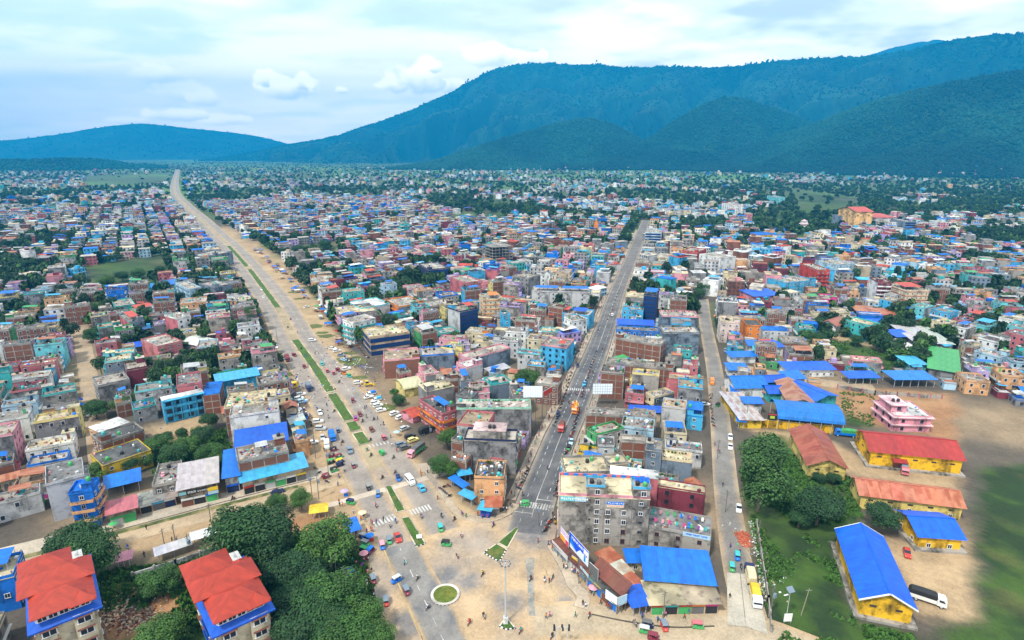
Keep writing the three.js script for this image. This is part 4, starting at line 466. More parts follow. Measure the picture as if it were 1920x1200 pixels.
// ------------------------------------------------------------------ block between the straight street and the back street
{ const g = BL('apartment_building', 'stained grey five-storey block', 'stained grey concrete five-storey block at the junction corner with two stair towers', [1048.5, 927, 1219, 935, 1059, 889], 5, { sh: 3.15, c: 'concrete', tex: 'stain', fac: 'l', fc: 'rose', signs: 1, bare: 1, rc: 'cream', pc: 'pink', near: true });
  const o = HAND[HAND.length - 1], { w, d, h } = o, add = (t, y, sx, sy, c = 'white') => { const m = mesh('window', WINGEO[0], mat(c), g, [t * w, y, d / 2 + 0.05]); m.scale.set(sx, sy, 1); mesh('pane', WINGEO[1], GLASS, m); };
  for (let f = 0; f < 5; f++) { const y = f * 3.15 + 0.9; add(-0.075, y, 0.9, 1); add(-0.158, y + 1, 0.45, 0.3, 'darkgrey'); if (f < 4) add(0.048, y, 0.95, f ? 1 : 0.9, f ? 'white' : 'brown'); add(0.407, y + (f < 3 ? 0.6 : 0.2), 0.85, f < 3 ? 0.5 : 0.75, f < 3 ? 'darkgrey' : 'white'); if (f !== 4) add(0.224, y, 0.85, 1, f < 2 ? 'brown' : 'white'); }
  for (const [t, tw, c] of [[-0.1, 0.19, 'sky'], [0.405, 0.18, 'sky']]) { const mb = new MB(); mb.box(t * w, h + 0.1, d / 2 - 2.4, tw * w, 3, 4.8); const tt = mb.build('stair_tower', mat('concrete', 'stain'), g); const r = new MB(); r.box(t * w, h + 3.1, d / 2 - 2.4, tw * w + 0.4, 0.16, 5.2, true); r.build('tower_roof', mat('slab', 'roof'), tt); const q = new MB(); for (const s of [1, -1]) { q.box(t * w, h + 3.26, d / 2 - 2.4 + s * 2.5, tw * w + 0.3, 0.7, 0.12); q.box(t * w + s * (tw * w / 2 + 0.1), h + 3.26, d / 2 - 2.4, 0.12, 0.7, 4.9); } q.build('parapet', mat(c, 'plaster'), tt); const m = mesh('window', WINGEO[0], mat('white'), tt, [t * w + 0.6, h + 1, d / 2 + 0.05]); mesh('pane', WINGEO[1], GLASS, m); mesh('water_tank', TANK, mat('black', null, { r: 0.5 }), g, [t * w - 1, h + 3.3, d / 2 - 2]); mesh('water_tank', TANK, mat(t < 0 ? 'darkgrey' : 'green', null, { r: 0.5 }), g, [t * w + 1, h + 3.3, d / 2 - 1.6]); }
  { const q = new MB(); for (let i = 0; i < 4; i++) q.slope(0.345 * w + i * 1.05, d / 2 - 3, h + 3.5, 0.345 * w + i * 1.05 + 0.95, d / 2 - 4.6, h + 4.3, 0.06); q.build('solar_panel', mat('deepblue', null, { r: 0.25 }), g); }
  const sign = (t0, t1, y, hh, cv, lab) => { const q = new MB(); const W = (t1 - t0) * w; q.box((t0 + t1) / 2 * w, y, d / 2 + 0.06, W, hh, 0.1); q.build('sign_board', mat(cv[0]), g); const s = new MB(), R = rng(lab); for (let i = 0; i < W / 0.62; i++) { s.col(cv[1]); s.box(t0 * w + 0.5 + i * 0.6, y + hh * (i % 3 ? 0.3 : 0.45), d / 2 + 0.12, 0.2 + R() * 0.3, hh * (0.2 + R() * 0.25), 0.04); } s.build('lettering', vmat(null), g, 'stuff'); };
  sign(-0.485, -0.33, 14.1, 1.5, ['aqua', 'white'], 4); sign(-0.325, -0.2, 14.1, 1.5, ['paleblue', 'white'], 5); sign(0.03, 0.22, 13.6, 0.9, ['blue', 'white'], 6); sign(0.03, 0.22, 12.7, 0.85, ['cream', 'pink'], 7);
  { const q = new MB(); for (let i = 0; i < 18; i++) { q.col(i % 2 ? 'blue' : 'rose'); q.box((i / 17 - 0.5) * (w - 1.4), h + 0.12, -d / 2 + 0.25, 1.3, 0.78, 0.1); } q.build('painted_parapet_panel', vmat(null), g, 'stuff'); }
  { const q = new MB(); for (let f = 1; f < 5; f++) q.box(0, f * 3.15 - 0.06, d / 2 + 0.01, w, 0.1, 0.05); for (const t of [-0.2, 0, 0.31]) q.box(t * w, 0.1, d / 2 + 0.012, 0.12, h, 0.05); q.build('wall_joint', mat('grey', 'stain'), g); } }
BL('building', 'maroon hall behind the grey block', 'maroon hall with a long cream sheet roof behind the grey block', [1143, 886, 1234, 897, 1143, 871], 4, { c: 'rose', rc: 'white', ph: 0, bare: 1, fac: 'f', wskip: 0.6 });
BL('building', 'maroon building by the back street', 'maroon building with beige roof beside the back street', [1228, 910, 1323, 925, 1231, 897], 3, { c: 'maroon', fac: 'fr', wf: 'black', ws: 5, rc: 'cream', ph: 0.4, tower: false, stubs: false });
{ BL('building', 'grey terrace with laundry', 'low stained grey house with laundry hung on its terrace', [1213, 987, 1333, 1010, 1222, 952], 2, { c: 'concrete', tex: 'stain', wf: 'brown', ws: 4.4, laundry: 1, tower: false, clut: 30, rc: 'grey', trim: 'pink' });
  const o = HAND[HAND.length - 1], q = new MB(), g = scene.children[scene.children.length - 1]; q.box(o.w * 0.28, o.h - 0.3, o.d / 2 + 0.1, o.w * 0.42, 1.25, 0.12); q.build('sign_board', mat('paleblue'), g); const s = new MB(), R = rng(12); s.col('deepblue'); s.box(o.w * 0.28, o.h + 0.66, o.d / 2 + 0.17, o.w * 0.34, 0.07, 0.03); for (let i = 0; i < 14; i++) { if (i === 4 || i === 9) continue; s.box(o.w * 0.12 + i * o.w * 0.024, o.h + 0.15 + R() * 0.15, o.d / 2 + 0.17, 0.1 + R() * 0.14, 0.5, 0.03); s.box(o.w * 0.12 + i * o.w * 0.024 + 0.22, o.h + 0.2 + R() * 0.2, o.d / 2 + 0.17, 0.2, 0.12, 0.03); } s.build('lettering', vmat(null), g, 'stuff'); }
shed('shop_building', 'big blue corner roof', 'wide patched blue sheet roof over the corner shops', [1209, 1087, 1343, 1098, 1211, 1030], 4.3, { kind: 'mono', rise: 0.9, rc: 'blue', c: 'cream', sw: 5, over: 0.3 });
shed('shop_building', 'cream flat corner roof', 'flat cream roof over the row of corner shopfronts facing the dusty road', [1219, 1134, 1353, 1131, 1207, 1090], 3.4, { kind: 'flat', rc: 'beige', rt: 'roof', c: 'beige', shop: 'f', sw: 9, over: 0.4 });
shed('stall', 'deep blue tarp', 'deep blue tarpaulin roof between the brown shop row and the cream roof', [1186, 1138, 1217, 1133, 1180, 1104], 3.2, { kind: 'mono', rise: 0.6, rc: 'deepblue', open: 1, sw: 9 });
shed('shed', null, 'small rusty tin shed just behind the blue billboard', [1141, 1061, 1167, 1050, 1128, 1036], 3, { rc: 'rust', c: 'brick', kind: 'mono', rise: 0.5 });
shed('shed', null, 'pale grey patched tin shed in the middle of the corner yard', [1160, 1084, 1186, 1073, 1142, 1063], 3, { rc: 'palegrey', rt: 'rust', c: 'brick', kind: 'mono', rise: 0.4 });
shed('shed', null, 'orange rusty tin shed right behind the brown sloping roof', [1180, 1105, 1204, 1093, 1164, 1086], 3, { rc: 'rust', c: 'brick', kind: 'mono', rise: 0.4 });
shed('house', null, 'small cream house with blue roof beside the big blue corner roof', [1177, 1054, 1209, 1054, 1179, 1033], 3.4, { rc: 'blue', c: 'cream', kind: 'mono', rise: 0.5, wins: 'f' });
shed('shop_building', null, 'low dark-roofed shop row under the blue billboard', [1034, 1015, 1100, 1078, 1047, 1004], 3, { kind: 'flat', rc: 'brown', rt: 'roof', c: 'beige', shop: 'f' });
shed('shop_building', 'brown sloping roof', 'long brown sloping roof of the corner shop row', [1108, 1068, 1167, 1120, 1104, 1042], 4, { kind: 'mono', rise: 2.6, rc: [0.2, 0.06, 0.035], c: 'brick', over: 0.1 });
shed('shop_building', null, 'low shop strip in front of the brown sloping roof', [1098, 1078, 1158, 1134, 1109, 1070], 2.9, { kind: 'flat', rc: 'darkgrey', rt: 'roof', c: 'beige', shop: 'f', over: 0.3 });
const NB = { near: true };
BL('building', 'beige terrace with column stubs', 'flat beige terrace with unfinished columns behind the grey corner block', [1060, 888, 1143, 886, 1063, 857], 4, { c: 'grey', rc: 'cream', stubs: true, fac: 'l', signs: 1, tower: false });
BL('building', null, 'small beige flat roof beside the brick wall with concrete grid', [1141, 871, 1178, 868, 1145, 853], 4, { c: 'concrete', rc: 'cream', tower: false, fac: '' });
BL('building', 'brick wall with concrete grid', 'bare brick building with concrete grid wall in the middle of the block', [1164, 826, 1211, 829, 1165, 816], 4, { c: 'brick', fac: '', bare: 1 });
BL('building', null, 'pale grey house with dark roof behind the yellow terrace', [1121, 836, 1152, 838, 1124, 819], 3, { c: 'palegrey', rc: 'darkgrey', tanks: 3, tower: false });
BL('building', 'yellow terrace', 'low yellow house with cluttered terrace beside the straight street', [1083, 851, 1123, 857, 1087, 836], 2, { c: 'yellow', rc: 'concrete', fac: 'l', plants: true, shop: 1 });
BL('building', null, 'narrow pale pink house with magenta side in the block', [1211, 842, 1241, 846, 1215, 822], 4, { c: 'pink', fac: 'f', trim: 'white', fc: 'slate', tower: true });
BL('building', null, 'slate grey house with cream roof terrace near the back street', [1241, 860, 1298, 867, 1243, 845], 3, { c: 'slate', rc: 'cream', pc: 'cream', fac: '', plants: true });
BL('building', null, 'grey house with green tank and tan roof in the block', [1241, 762, 1286, 768, 1243, 747], 3, { c: 'palegrey', rc: 'tan', tower: false, tanks: 2, fac: '' });
BL('building', null, 'sky blue house with blue roof facing the back street', [1287, 777, 1318, 781, 1289, 757], 2, { c: 'sky', rc: 'blue', sheets: [['blue', 0, 0.1, 0.9, 0.7]], fac: 'fr' });
BL('building', null, 'house with two bright blue tin roof squares near the back street', [1246, 812, 1288, 815, 1250, 791], 2, { c: 'cream', rc: 'concrete', sheets: [['blue', -0.05, 0.2, 0.8, 0.45]], fac: 'f' });
BL('building', null, 'long low brown brick wall and roof across the block', [1098, 776, 1231, 783, 1099, 765], 3, { c: 'brick', fac: '', rc: 'concrete', clut: 40 });
shed('shop_building', null, 'row of small shops with orange tin roof and yellow columns', [1135, 800, 1190, 807, 1137, 790], 4, { rc: 'rust', c: 'paleyellow', kind: 'mono', rise: 0.8, wins: 'f', ws: 2.6 });
BL('building', null, 'red and pink house with blue roof pieces behind the white hoarding', [1172, 738, 1208, 742, 1174, 726], 2, { c: 'rose', rc: 'concrete', sheets: [['blue', 0.1, 0.1, 0.7, 0.5]], bal: 1, trim: 'pink' });
BL('building', 'large brick frame building', 'large unplastered brick building with concrete grid right of the straight street', [1154, 634, 1239, 648, 1156, 625], 4, { c: 'brick', fac: '', rc: 'concrete', tower: true, stubs: true });
BL('building', null, 'long low brick building with concrete grid in front of the large brick one', [1136, 680, 1262, 693, 1138, 671], 3, { c: 'brick', fac: '', rc: 'concrete', plants: true, stubs: true });
BL('building', null, 'blank slate grey building with planted roof beside the back street', [1245, 624, 1312, 625, 1246, 612], 4, { c: 'slate', tex: 'stain', fac: '', plants: true, trim: 'green' });
BL('building', null, 'plain slate grey building with pinkish parapet near the back street mouth', [1241, 593, 1310, 595, 1243, 583], 4, { c: 'slate', tex: 'stain', fac: '', pc: 'pink' });
shed('shop_building', 'long blue roof by the street', 'long bright blue sheet roof right of the straight street', [1158, 608, 1227, 611, 1160, 600], 7, { rc: 'deepblue', kind: 'mono', rise: 0.8, c: 'grey' });
BL('building', null, 'blue fronted market building behind the large brick frame building', [1155, 619, 1246, 624, 1157, 611], 2, { c: 'blue', fac: 'fl', rc: 'grey' });
BL('office_building', 'dark glass tower', 'narrow dark glass tower with white stripes and blue roof', [1207, 553, 1231, 555, 1209, 545], 6, { c: 'navy', fac: 'f', glass: 1, near: true, sheets: [['blue', 0, 0, 0.95, 0.8]], tower: false });
BL('building', null, 'sky blue house with pale tower by the narrow lane', [1219, 522, 1250, 525, 1221, 513], 3, { c: 'sky', bal: 1 });
BL('building', 'long cream building', 'long cream three-storey building with rows of windows by the straight street', [1200, 480, 1268, 485, 1201, 473], 3, { c: 'cream', bands: 'beige', near: true });
BL('building', 'plain white building', 'plain white four-storey building standing among low roofs', [1311, 477, 1351, 485, 1319, 470], 4, { c: 'white', fac: 'f', ws: 6, bare: 1 });
BL('building', null, 'bright red fronted house behind the long cream building', [1279, 470, 1308, 473, 1281, 463], 3, { c: 'red', bal: 1, trim: 'white' });
// ------------------------------------------------------------------ central block between the avenue and the straight street
BL('building', 'bright blue house', 'bright blue three-storey house with aqua balconies beside the straight street', [1014, 647, 1062, 653, 1001, 629], 4, { c: 'sky', fac: 'f', near: true, wf: 'navy', balc: 'aqua', rc: 'concrete', pc: 'pink', tower: false, sheets: [['redroof', 0.3, 0.35, 0.25, 0.25]] });
BL('building', null, 'sky blue building with white banner facing the straight street', [1055, 588, 1104, 593, 1058, 577], 3, { c: 'sky', wf: 'navy', near: true, sheets: [['redroof', -0.4, 0.1, 0.2, 0.5], ['deepblue', 0.1, 0.1, 0.5, 0.5]] });
BL('building', null, 'wide pale grey wall with blue roof strips left of the straight street', [997, 546, 1106, 549, 1000, 538], 4, { c: 'palegrey', tex: 'stain', ws: 9, sheets: [['blue', -0.25, 0.1, 0.4, 0.4], ['blue', 0.25, 0.1, 0.45, 0.4]] });
BL('building', null, 'square brick building in front of the wide pale grey wall', [991, 580, 1024, 582, 993, 574], 3, { c: 'brick', sheets: [['blue', 0.2, 0, 0.5, 0.6]] });
BL('building', null, 'tall square brick house with windowless grid walls', [1029, 574, 1055, 578, 1031, 566], 4, { c: 'brick', fac: '' });
BL('building', null, 'tall grey block with dark windows in the central block', [960, 517, 991, 522, 962, 508], 5, { c: 'grey', tex: 'stain', ws: 3.4, wf: 'grey' });
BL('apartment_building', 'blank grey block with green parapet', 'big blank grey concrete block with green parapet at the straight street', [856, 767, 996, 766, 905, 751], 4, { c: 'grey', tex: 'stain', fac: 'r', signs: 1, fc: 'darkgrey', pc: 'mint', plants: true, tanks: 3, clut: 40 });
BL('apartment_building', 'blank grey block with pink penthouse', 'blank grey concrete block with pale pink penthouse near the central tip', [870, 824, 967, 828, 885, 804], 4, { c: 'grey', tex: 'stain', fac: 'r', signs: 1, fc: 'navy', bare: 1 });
{ const f = frame3([887, 807, 948, 809, 890, 791], 15.6), g = scene.children[scene.children.length - 1]; const a = g.worldToLocal(new THREE.Vector3(f.x, 12.6, f.z)); const mb = new MB(); mb.at(a.x, 12.5, a.z, 0); mb.box(0, 0, 0, f.w, 3, f.d); mb.build('penthouse', mat('concrete', 'stain'), g); const r = new MB(); r.at(a.x, 15.5, a.z, 0); r.box(0, 0, 0, f.w + 0.3, 0.15, f.d + 0.3); r.build('penthouse_roof', mat([0.62, 0.45, 0.44], 'roof'), g); for (let i = 0; i < 2; i++) mesh('water_tank', TANK, mat('black', null, { r: 0.5 }), g, [a.x + i * 1.5, 15.65, a.z + 1.2]); }
BL('building', 'peach corner building', 'peach walled building with cluttered dark terrace at the central tip', [889, 895, 945, 897, 887, 864], 3, { c: 'peach', fac: 'fr', wskip: 0.5, rc: 'darkgrey', clut: 45, tanks: 4, stubs: false });
shed('stall', null, 'blue tarpaulin stall roof just left of the peach corner building', [861, 892, 884, 888, 858, 871], 3, { rc: 'sky', kind: 'mono', open: 1, rise: 0.5 });
shed('stall', null, 'narrow blue stall roof along the side of the peach corner building', [868, 914, 878, 909, 857, 892], 2.8, { rc: 'blue', kind: 'mono', open: 1, rise: 0.5 });
BL('building', null, 'low brown brick house beside the tree at the blank grey wall', [846, 860, 874, 866, 850, 848], 2, { c: 'brick', fac: 'l', rc: 'rust', clut: 14 });
shed('stall', null, 'pale tin stall roof between the two trees of the central tip', [836, 876, 858, 880, 838, 866], 2.8, { rc: 'palegrey', kind: 'mono', open: 1, rise: 0.4 });
shed('stall', null, 'sky blue tarpaulin behind the blue kiosk', [884, 936, 894, 928, 876, 916], 2.8, { rc: 'sky', kind: 'mono', open: 1, rise: 0.4 });
BL('building', null, 'narrow dark house in the shade beside the pink penthouse block', [846, 826, 868, 830, 850, 812], 3, { c: 'brick', fac: 'l', rc: 'darkgrey' });
shed('stall', 'blue kiosk at the tip', 'bright blue kiosk at the rounded tip of the central block', [897, 954, 919, 958, 894, 938], 3.2, { rc: 'sky', c: 'deepblue', kind: 'flat' });
shed('shop_building', null, 'flat rusty roof beside the blue kiosk at the tip', [911, 950, 939, 950, 908, 932], 3.4, { rc: 'rust', c: 'beige', kind: 'flat', shop: 'f' });
BL('building', 'pink and orange corner building', 'pink and orange building with stacked balconies facing the avenue', [786, 750, 829, 778, 854, 768], 3, { c: 'rose', fac: 'fr', bal: 1, balc: 'orange', trim: 'pink', rc: 'darkgrey', sheets: [['blue', 0.1, -0.1, 0.5, 0.4]], near: true });
shed('house', null, 'small red roofed house beside the pink and orange corner building', [774, 783, 791, 776, 758, 768], 3.2, { rc: 'redroof', c: 'pink', ridge: 'x' });
shed('shop_building', null, 'cream arched tin roof beside the parking ground', [757, 731, 801, 722, 746, 713], 4.5, { rc: 'cream', kind: 'arch', rise: 1.8, c: 'paleyellow' });
BL('building', null, 'grey building with cream sheet roof behind the pink corner building', [800, 734, 852, 723, 797, 717], 3, { c: 'grey', rc: 'cream', fac: '', ph: 0 });
BL('office_building', 'blue glass office', 'three-storey office with blue glass bands and tan stripes by the avenue', [693, 633, 768, 623, 679, 617], 3, { sh: 3.7, c: 'tan', fac: 'fl', glass: 1, near: true, rc: 'cream', tower: true });
BL('building', null, 'white building with teal balconies behind the blue glass office', [662, 607, 704, 597, 656, 597], 4, { c: 'white', fac: 'lf', bal: 1, balc: 'teal', near: true });
BL('building', null, 'grey building with pink balconies facing the avenue', [637, 591, 707, 583, 646, 574], 3, { c: 'grey', fac: 'l', bal: 1, balc: 'pink', rc: 'cream' });
BL('building', null, 'pale building with white roof and aqua rim', [676, 579, 731, 570, 680, 562], 3, { c: 'palegrey', rc: 'white', pc: 'aqua', fac: '', bare: 1 });
BL('office_building', 'navy and red tower', 'dark navy glass tower with red panels and a sky blue roof room', [862, 585, 896, 578, 850, 575], 5, { c: 'palegrey', fac: 'f', fc: 'navy', glass: 1, tc: 'sky', tower: true, near: true, sheets: [['redroof', 0.25, 0.1, 0.4, 0.5]] });
BL('building', null, 'cream and orange house with many windows behind the navy tower', [906, 563, 943, 561, 911, 552], 4, { c: 'cream', bands: 'orange', fac: 'fl', near: true, sheets: [['orange', 0.1, 0, 0.5, 0.5]] });
BL('building', null, 'rose red house with stepped roof in the central block', [873, 531, 903, 527, 876, 516], 4, { c: 'rose', fac: 'f', trim: 'red' });
BL('building', 'brown terraced building', 'brown terraced building with pale terrace edges by the parking ground', [720, 677, 787, 672, 733, 656], 3, { c: [0.26, 0.11, 0.07], tex: 'brick', fac: 'l', bal: 1, balc: 'pink', rc: 'tan', pc: 'pink', tower: true });
BL('building', null, 'slate grey house with teal front behind the brown terraced building', [790, 668, 852, 664, 792, 652], 3, { c: 'slate', tex: 'stain', fac: 'l', fc: 'teal', pc: 'blue' });
BL('building', null, 'long plain slate wall building behind the pink penthouse block', [879, 674, 957, 653, 877, 661], 3, { c: 'slate', tex: 'stain', fac: 'l', fc: 'pink' });
BL('building', null, 'salmon fronted house by the stalls of the avenue', [583, 531, 627, 528, 588, 518], 3, { c: 'slate', fc: 'peach', fac: 'f' });
BL('office_building', null, 'dark blue glass showroom with magenta stripe', [803, 506, 840, 503, 806, 493], 4, { c: 'navy', fac: 'f', glass: 1, trim: 'magenta' });
BL('building', null, 'long brick house left of the navy tower', [801, 576, 850, 569, 803, 565], 3, { c: 'brick', fac: '' });
BL('building', null, 'orange fronted house with slate side in the central block', [748, 576, 795, 569, 753, 558], 3, { c: 'slate', fc: 'orange', fac: 'l', bal: 1, balc: 'orange' });
BL('building', null, 'yellow house with red balconies behind the slate house', [826, 652, 866, 658, 833, 640], 3, { c: 'paleyellow', bal: 1, balc: 'orange', fac: 'fl' });
BL('building', null, 'slim lilac tower house in the central block', [861, 645, 880, 644, 862, 639], 4, { c: 'lilac', fac: 'fl', bands: 'white' });
BL('building', null, 'slim sky blue house in front of the cream and orange house', [944, 591, 957, 590, 945, 584], 4, { c: 'sky', fac: 'f', near: true });
BL('building', null, 'pale cream house with orange rooftop room', [872, 624, 915, 627, 876, 614], 2, { c: 'cream', fac: 'f', tc: 'orange' });
BL('building', null, 'teal fronted house behind the blank grey block', [921, 723, 960, 716, 925, 707], 3, { c: 'slate', fc: 'teal', fac: 'l' });
BL('building', null, 'brick house with white windows under the round tree', [1003, 719, 1046, 724, 1001, 706], 3, { c: 'brick', fac: 'f', wf: 'white' });
BL('building', null, 'white roofed pink fronted house near the slate wall', [876, 690, 905, 682, 872, 676], 3, { c: 'palegrey', fc: 'pink', fac: 'l', bal: 1, rc: 'white' });
BL('building', null, 'dark roofed grey house tucked behind the pink and orange corner building', [854, 742, 884, 747, 858, 725], 3, { c: 'grey', rc: 'darkgrey', fac: 'l', stubs: true });
BL('building', null, 'brick house with rusty sheet behind the cream sheet roof', [824, 715, 860, 711, 820, 700], 3, { c: 'brick', fac: 'l', sheets: [['rust', 0, 0, 0.6, 0.6]] });
BL('building', null, 'grey house with pink front behind the cream arched tin roof', [798, 704, 822, 700, 794, 688], 3, { c: 'grey', fc: 'pink', fac: 'l', bal: 1 });
BL('building', null, 'narrow pink house with white bands left of the teal fronted house', [888, 737, 918, 734, 885, 719], 3, { c: 'pink', bands: 'white', fac: 'fl' });
BL('building', null, 'slate house with blue roof sheet in the crowded central block', [864, 716, 884, 714, 861, 700], 3, { c: 'slate', fac: 'l', sheets: [['blue', 0, 0, 0.6, 0.7]] });
BL('building', null, 'low grey house with cluttered roof beside the round tree', [962, 742, 992, 740, 958, 724], 3, { c: 'grey', fac: 'f', clut: 30, tanks: 2 });
// an unfinished frame of floors and columns
{ const f = frame3([923, 464, 962, 461, 926, 456], 19), g = thing('construction_frame', 'bare concrete building frame of open floors under construction', 'building', [f.x, 0, f.z], f.rot); MARKS.push(['open concrete frame', 943, 470]); for (let k = 0; k <= 6; k++) { const m = new MB(); m.box(0, k * 3.1, 0, f.w, 0.3, f.d, true); m.build('floor_slab', mat('concrete', 'roof'), g); } for (let i = 0; i <= 6; i++) for (let j = 0; j <= 3; j++) { const m = new MB(); m.box((i / 6 - 0.5) * (f.w - 1), 0, (j / 3 - 0.5) * (f.d - 1), 0.4, 19.6, 0.4); m.build('column', mat('grey'), g); } mark(f.x, f.z, f.w, f.d, f.rot); }
// ------------------------------------------------------------------ left of the avenue
BL('building', 'pink and white block', 'four-storey block with pink side and white windowed front', [308, 592, 332, 599, 361, 594], 4, { c: 'rose', fac: 'r', fc: 'white', wf: 'navy', near: true, ws: 2.8 });
BL('building', 'pink corner house', 'broad pink three-storey house with dark glass bays at one end', [264, 637, 295, 651, 341, 640], 3, { c: [0.52, 0.17, 0.17], fac: 'r', near: true, bal: 2, balc: 'pink' });
BL('building', null, 'rose house with slate front and red terrace cover', [224, 591, 243, 605, 267, 598], 3, { c: 'rose', fac: 'r', fc: 'slate', sheets: [['redroof', 0, 0, 0.7, 0.6]] });
BL('building', null, 'pale blue four-storey house with small dark windows', [329, 531, 354, 543, 376, 539], 4, { c: 'paleblue', fac: 'f', near: true, wf: 'navy' });
BL('building', null, 'peach villa with wide balconies beside the trees', [337, 571, 388, 566, 331, 562], 3, { c: 'peach', bal: 1, fac: 'f', balc: 'peach' });
BL('building', null, 'plain slate house beside the avenue left of the stalls', [403, 539, 435, 533, 405, 526], 4, { c: 'slate', tex: 'stain', fac: '' });
BL('building', 'tall slate block', 'tall slate block with white balconies on its side', [366, 477, 404, 479, 358, 468], 4, { c: 'slate', tex: 'stain', fac: 'l', bal: 1, balc: 'white' });
BL('building', null, 'teal villa in the houses left of the avenue', [217, 576, 254, 571, 222, 562], 2, { c: 'teal', fac: 'f', bal: 1 });
BL('building', null, 'bright green house with red roof cover', [255, 586, 303, 578, 251, 577], 2, { c: 'green', fac: 'f', sheets: [['redroof', -0.1, 0, 0.7, 0.6]] });
BL('building', null, 'blue grey house behind the low stalls of the avenue', [369, 653, 406, 649, 372, 640], 3, { c: 'slate', tex: 'stain', fac: 'f', wskip: 0.5, pc: 'paleblue' });
shed('shed', null, 'white flat sheet roof beside the blue grey house', [370, 648, 404, 636, 356, 633], 4.4, { rc: 'white', kind: 'mono', rise: 0.5, c: 'palegrey' });
shed('shed', null, 'long bright blue roof strip in front of the pale blue house', [282, 541, 385, 521, 281, 533], 6, { rc: 'blue', kind: 'mono', rise: 0.6, c: 'palegrey' });
BL('building', 'grey block by the side lane', 'weathered grey three-storey block beside the side lane', [183, 725, 243, 712, 181, 707], 3, { c: 'grey', tex: 'stain', fac: 'l', clut: 14 });
BL('building', null, 'dark maroon block behind the grey block by the side lane', [237, 695, 276, 688, 238, 680], 3, { c: 'maroon', fac: '' });
shed('shed', null, 'two white tin roofs beside the hedge', [281, 720, 336, 706, 277, 711], 4, { rc: 'white', kind: 'mono', c: 'grey', rise: 0.5 });
{ BL('school_building', 'blue school', 'blue three-storey school with open galleries and white roof', [304, 751, 381, 734, 300, 744], 3, { sh: 3.4, c: 'sky', fac: 'f', bal: 1, balc: 'sky', rc: 'white', ph: 0, bare: 1, near: true, wf: 'navy', wsc: 1.4 });
  const o = HAND[HAND.length - 1], g = scene.children[scene.children.length - 1]; for (let i = 0; i <= 5; i++) { const m = new MB(); m.box((i / 5 - 0.5) * (o.w - 0.4), 0, o.d / 2 + 1, 0.35, 10, 0.3); m.build('pillar', mat('sky', 'plaster'), g); } const r = new MB(); r.box(0, 10.1, o.d / 2 + 0.7, o.w + 0.4, 0.2, 1.8, true); r.build('gallery_roof', mat('sky', 'plaster'), g); }
BL('building', null, 'brick wing with blue roof at the end of the blue school', [379, 740, 411, 736, 377, 718], 3, { c: 'brick', fac: '', rc: 'blue', ph: 0, bare: 1 });
BL('building', 'salmon house by the side lane', 'salmon house with white tin roof beside the side lane', [187, 810, 243, 790, 171, 798], 2, { c: 'peach', rc: 'white', ph: 0, fac: 'l', bare: 1, near: true });
BL('building', null, 'brick terrace house with orange water cover beside the salmon house', [190, 832, 270, 806, 183, 814], 2, { c: 'brick', fac: 'l', rc: 'darkgrey', tower: true });
BL('building', 'yellow house with black roof', 'yellow house under a wide weathered black roof', [192, 874, 283, 843, 186, 846], 2, { c: 'yellow', rc: 'darkgrey', fac: 'fr', ws: 4, near: true, ph: 0.3, tower: false, stubs: false });
shed('shed', 'blue open shed', 'open shed with sloping blue sheet roof beside the side lane', [196, 917, 262, 901, 193, 898], 4, { rc: 'blue', kind: 'mono', open: 1, rise: 0.8, back: 1, c: 'brick' });
BL('building', null, 'unplastered two-storey shop house beside the cream roofed shop', [285, 913, 333, 904, 270, 878], 2, { c: 'concrete', tex: 'stain', fac: 'f', stubs: true, rc: 'concrete', clut: 30 });
shed('shop_building', null, 'low concrete shops with orange edge facing the sandy lane', [257, 949, 332, 930, 259, 927], 3.4, { rc: 'concrete', rt: 'roof', kind: 'flat', c: 'peach', shop: 'f' });
shed('shop_building', 'pink roofed shop', 'beige shop with faded pink sheet roof on the sandy lane', [200, 966, 256, 951, 202, 946], 4.6, { rc: 'rose', kind: 'mono', c: 'beige', shop: 'f', rise: 0.8 });
{ const s = shed('shop_building', 'cream roofed shop', 'large shop with pale cream sheet roof and long lettered sign', [332, 920, 408, 904, 334, 876], 6.6, { rc: [0.46, 0.46, 0.44], kind: 'mono', c: 'beige', shop: 'f', rise: 1, sw: 4 });
  const cv = document.createElement('canvas'); cv.width = 512; cv.height = 64; const x = cv.getContext('2d'); x.fillStyle = '#1c1c22'; x.fillRect(0, 0, 512, 64); x.fillStyle = '#e8e8e4'; x.font = 'bold 44px sans-serif'; x.fillText('STOCK', 150, 48); x.fillStyle = '#7fb4bb'; x.fillRect(8, 8, 120, 48); x.fillStyle = '#c9ccc6'; for (let i = 0; i < 22; i++) x.fillRect(310 + i * 9, 22 + (i % 3) * 6, 6, 26 - (i % 4) * 4); const t = new THREE.CanvasTexture(cv); t.colorSpace = THREE.SRGBColorSpace; const m = new THREE.MeshStandardMaterial({ map: t, roughness: 0.7 }); const gm = new THREE.PlaneGeometry(s.w * 0.78, 1.5); mesh('sign_board', gm, m, s.g, [-s.w * 0.1, 5.2, s.d / 2 + 0.3]); const ob = new MB(); ob.box(s.w * 0.36, 4.2, s.d / 2 + 0.3, s.w * 0.26, 1.2, 0.15); ob.build('sign_board', mat('yellow'), s.g); const o2 = new MB(); o2.box(s.w * 0.36, 3.0, s.d / 2 + 0.3, s.w * 0.26, 1, 0.15); o2.build('sign_board', mat('paleblue'), s.g); }
shed('shop_building', null, 'narrow shop with blue sheet roof and white front', [418, 897, 449, 891, 415, 849], 6, { rc: 'blue', kind: 'mono', c: 'white', rise: 0.6, shop: 'f' });
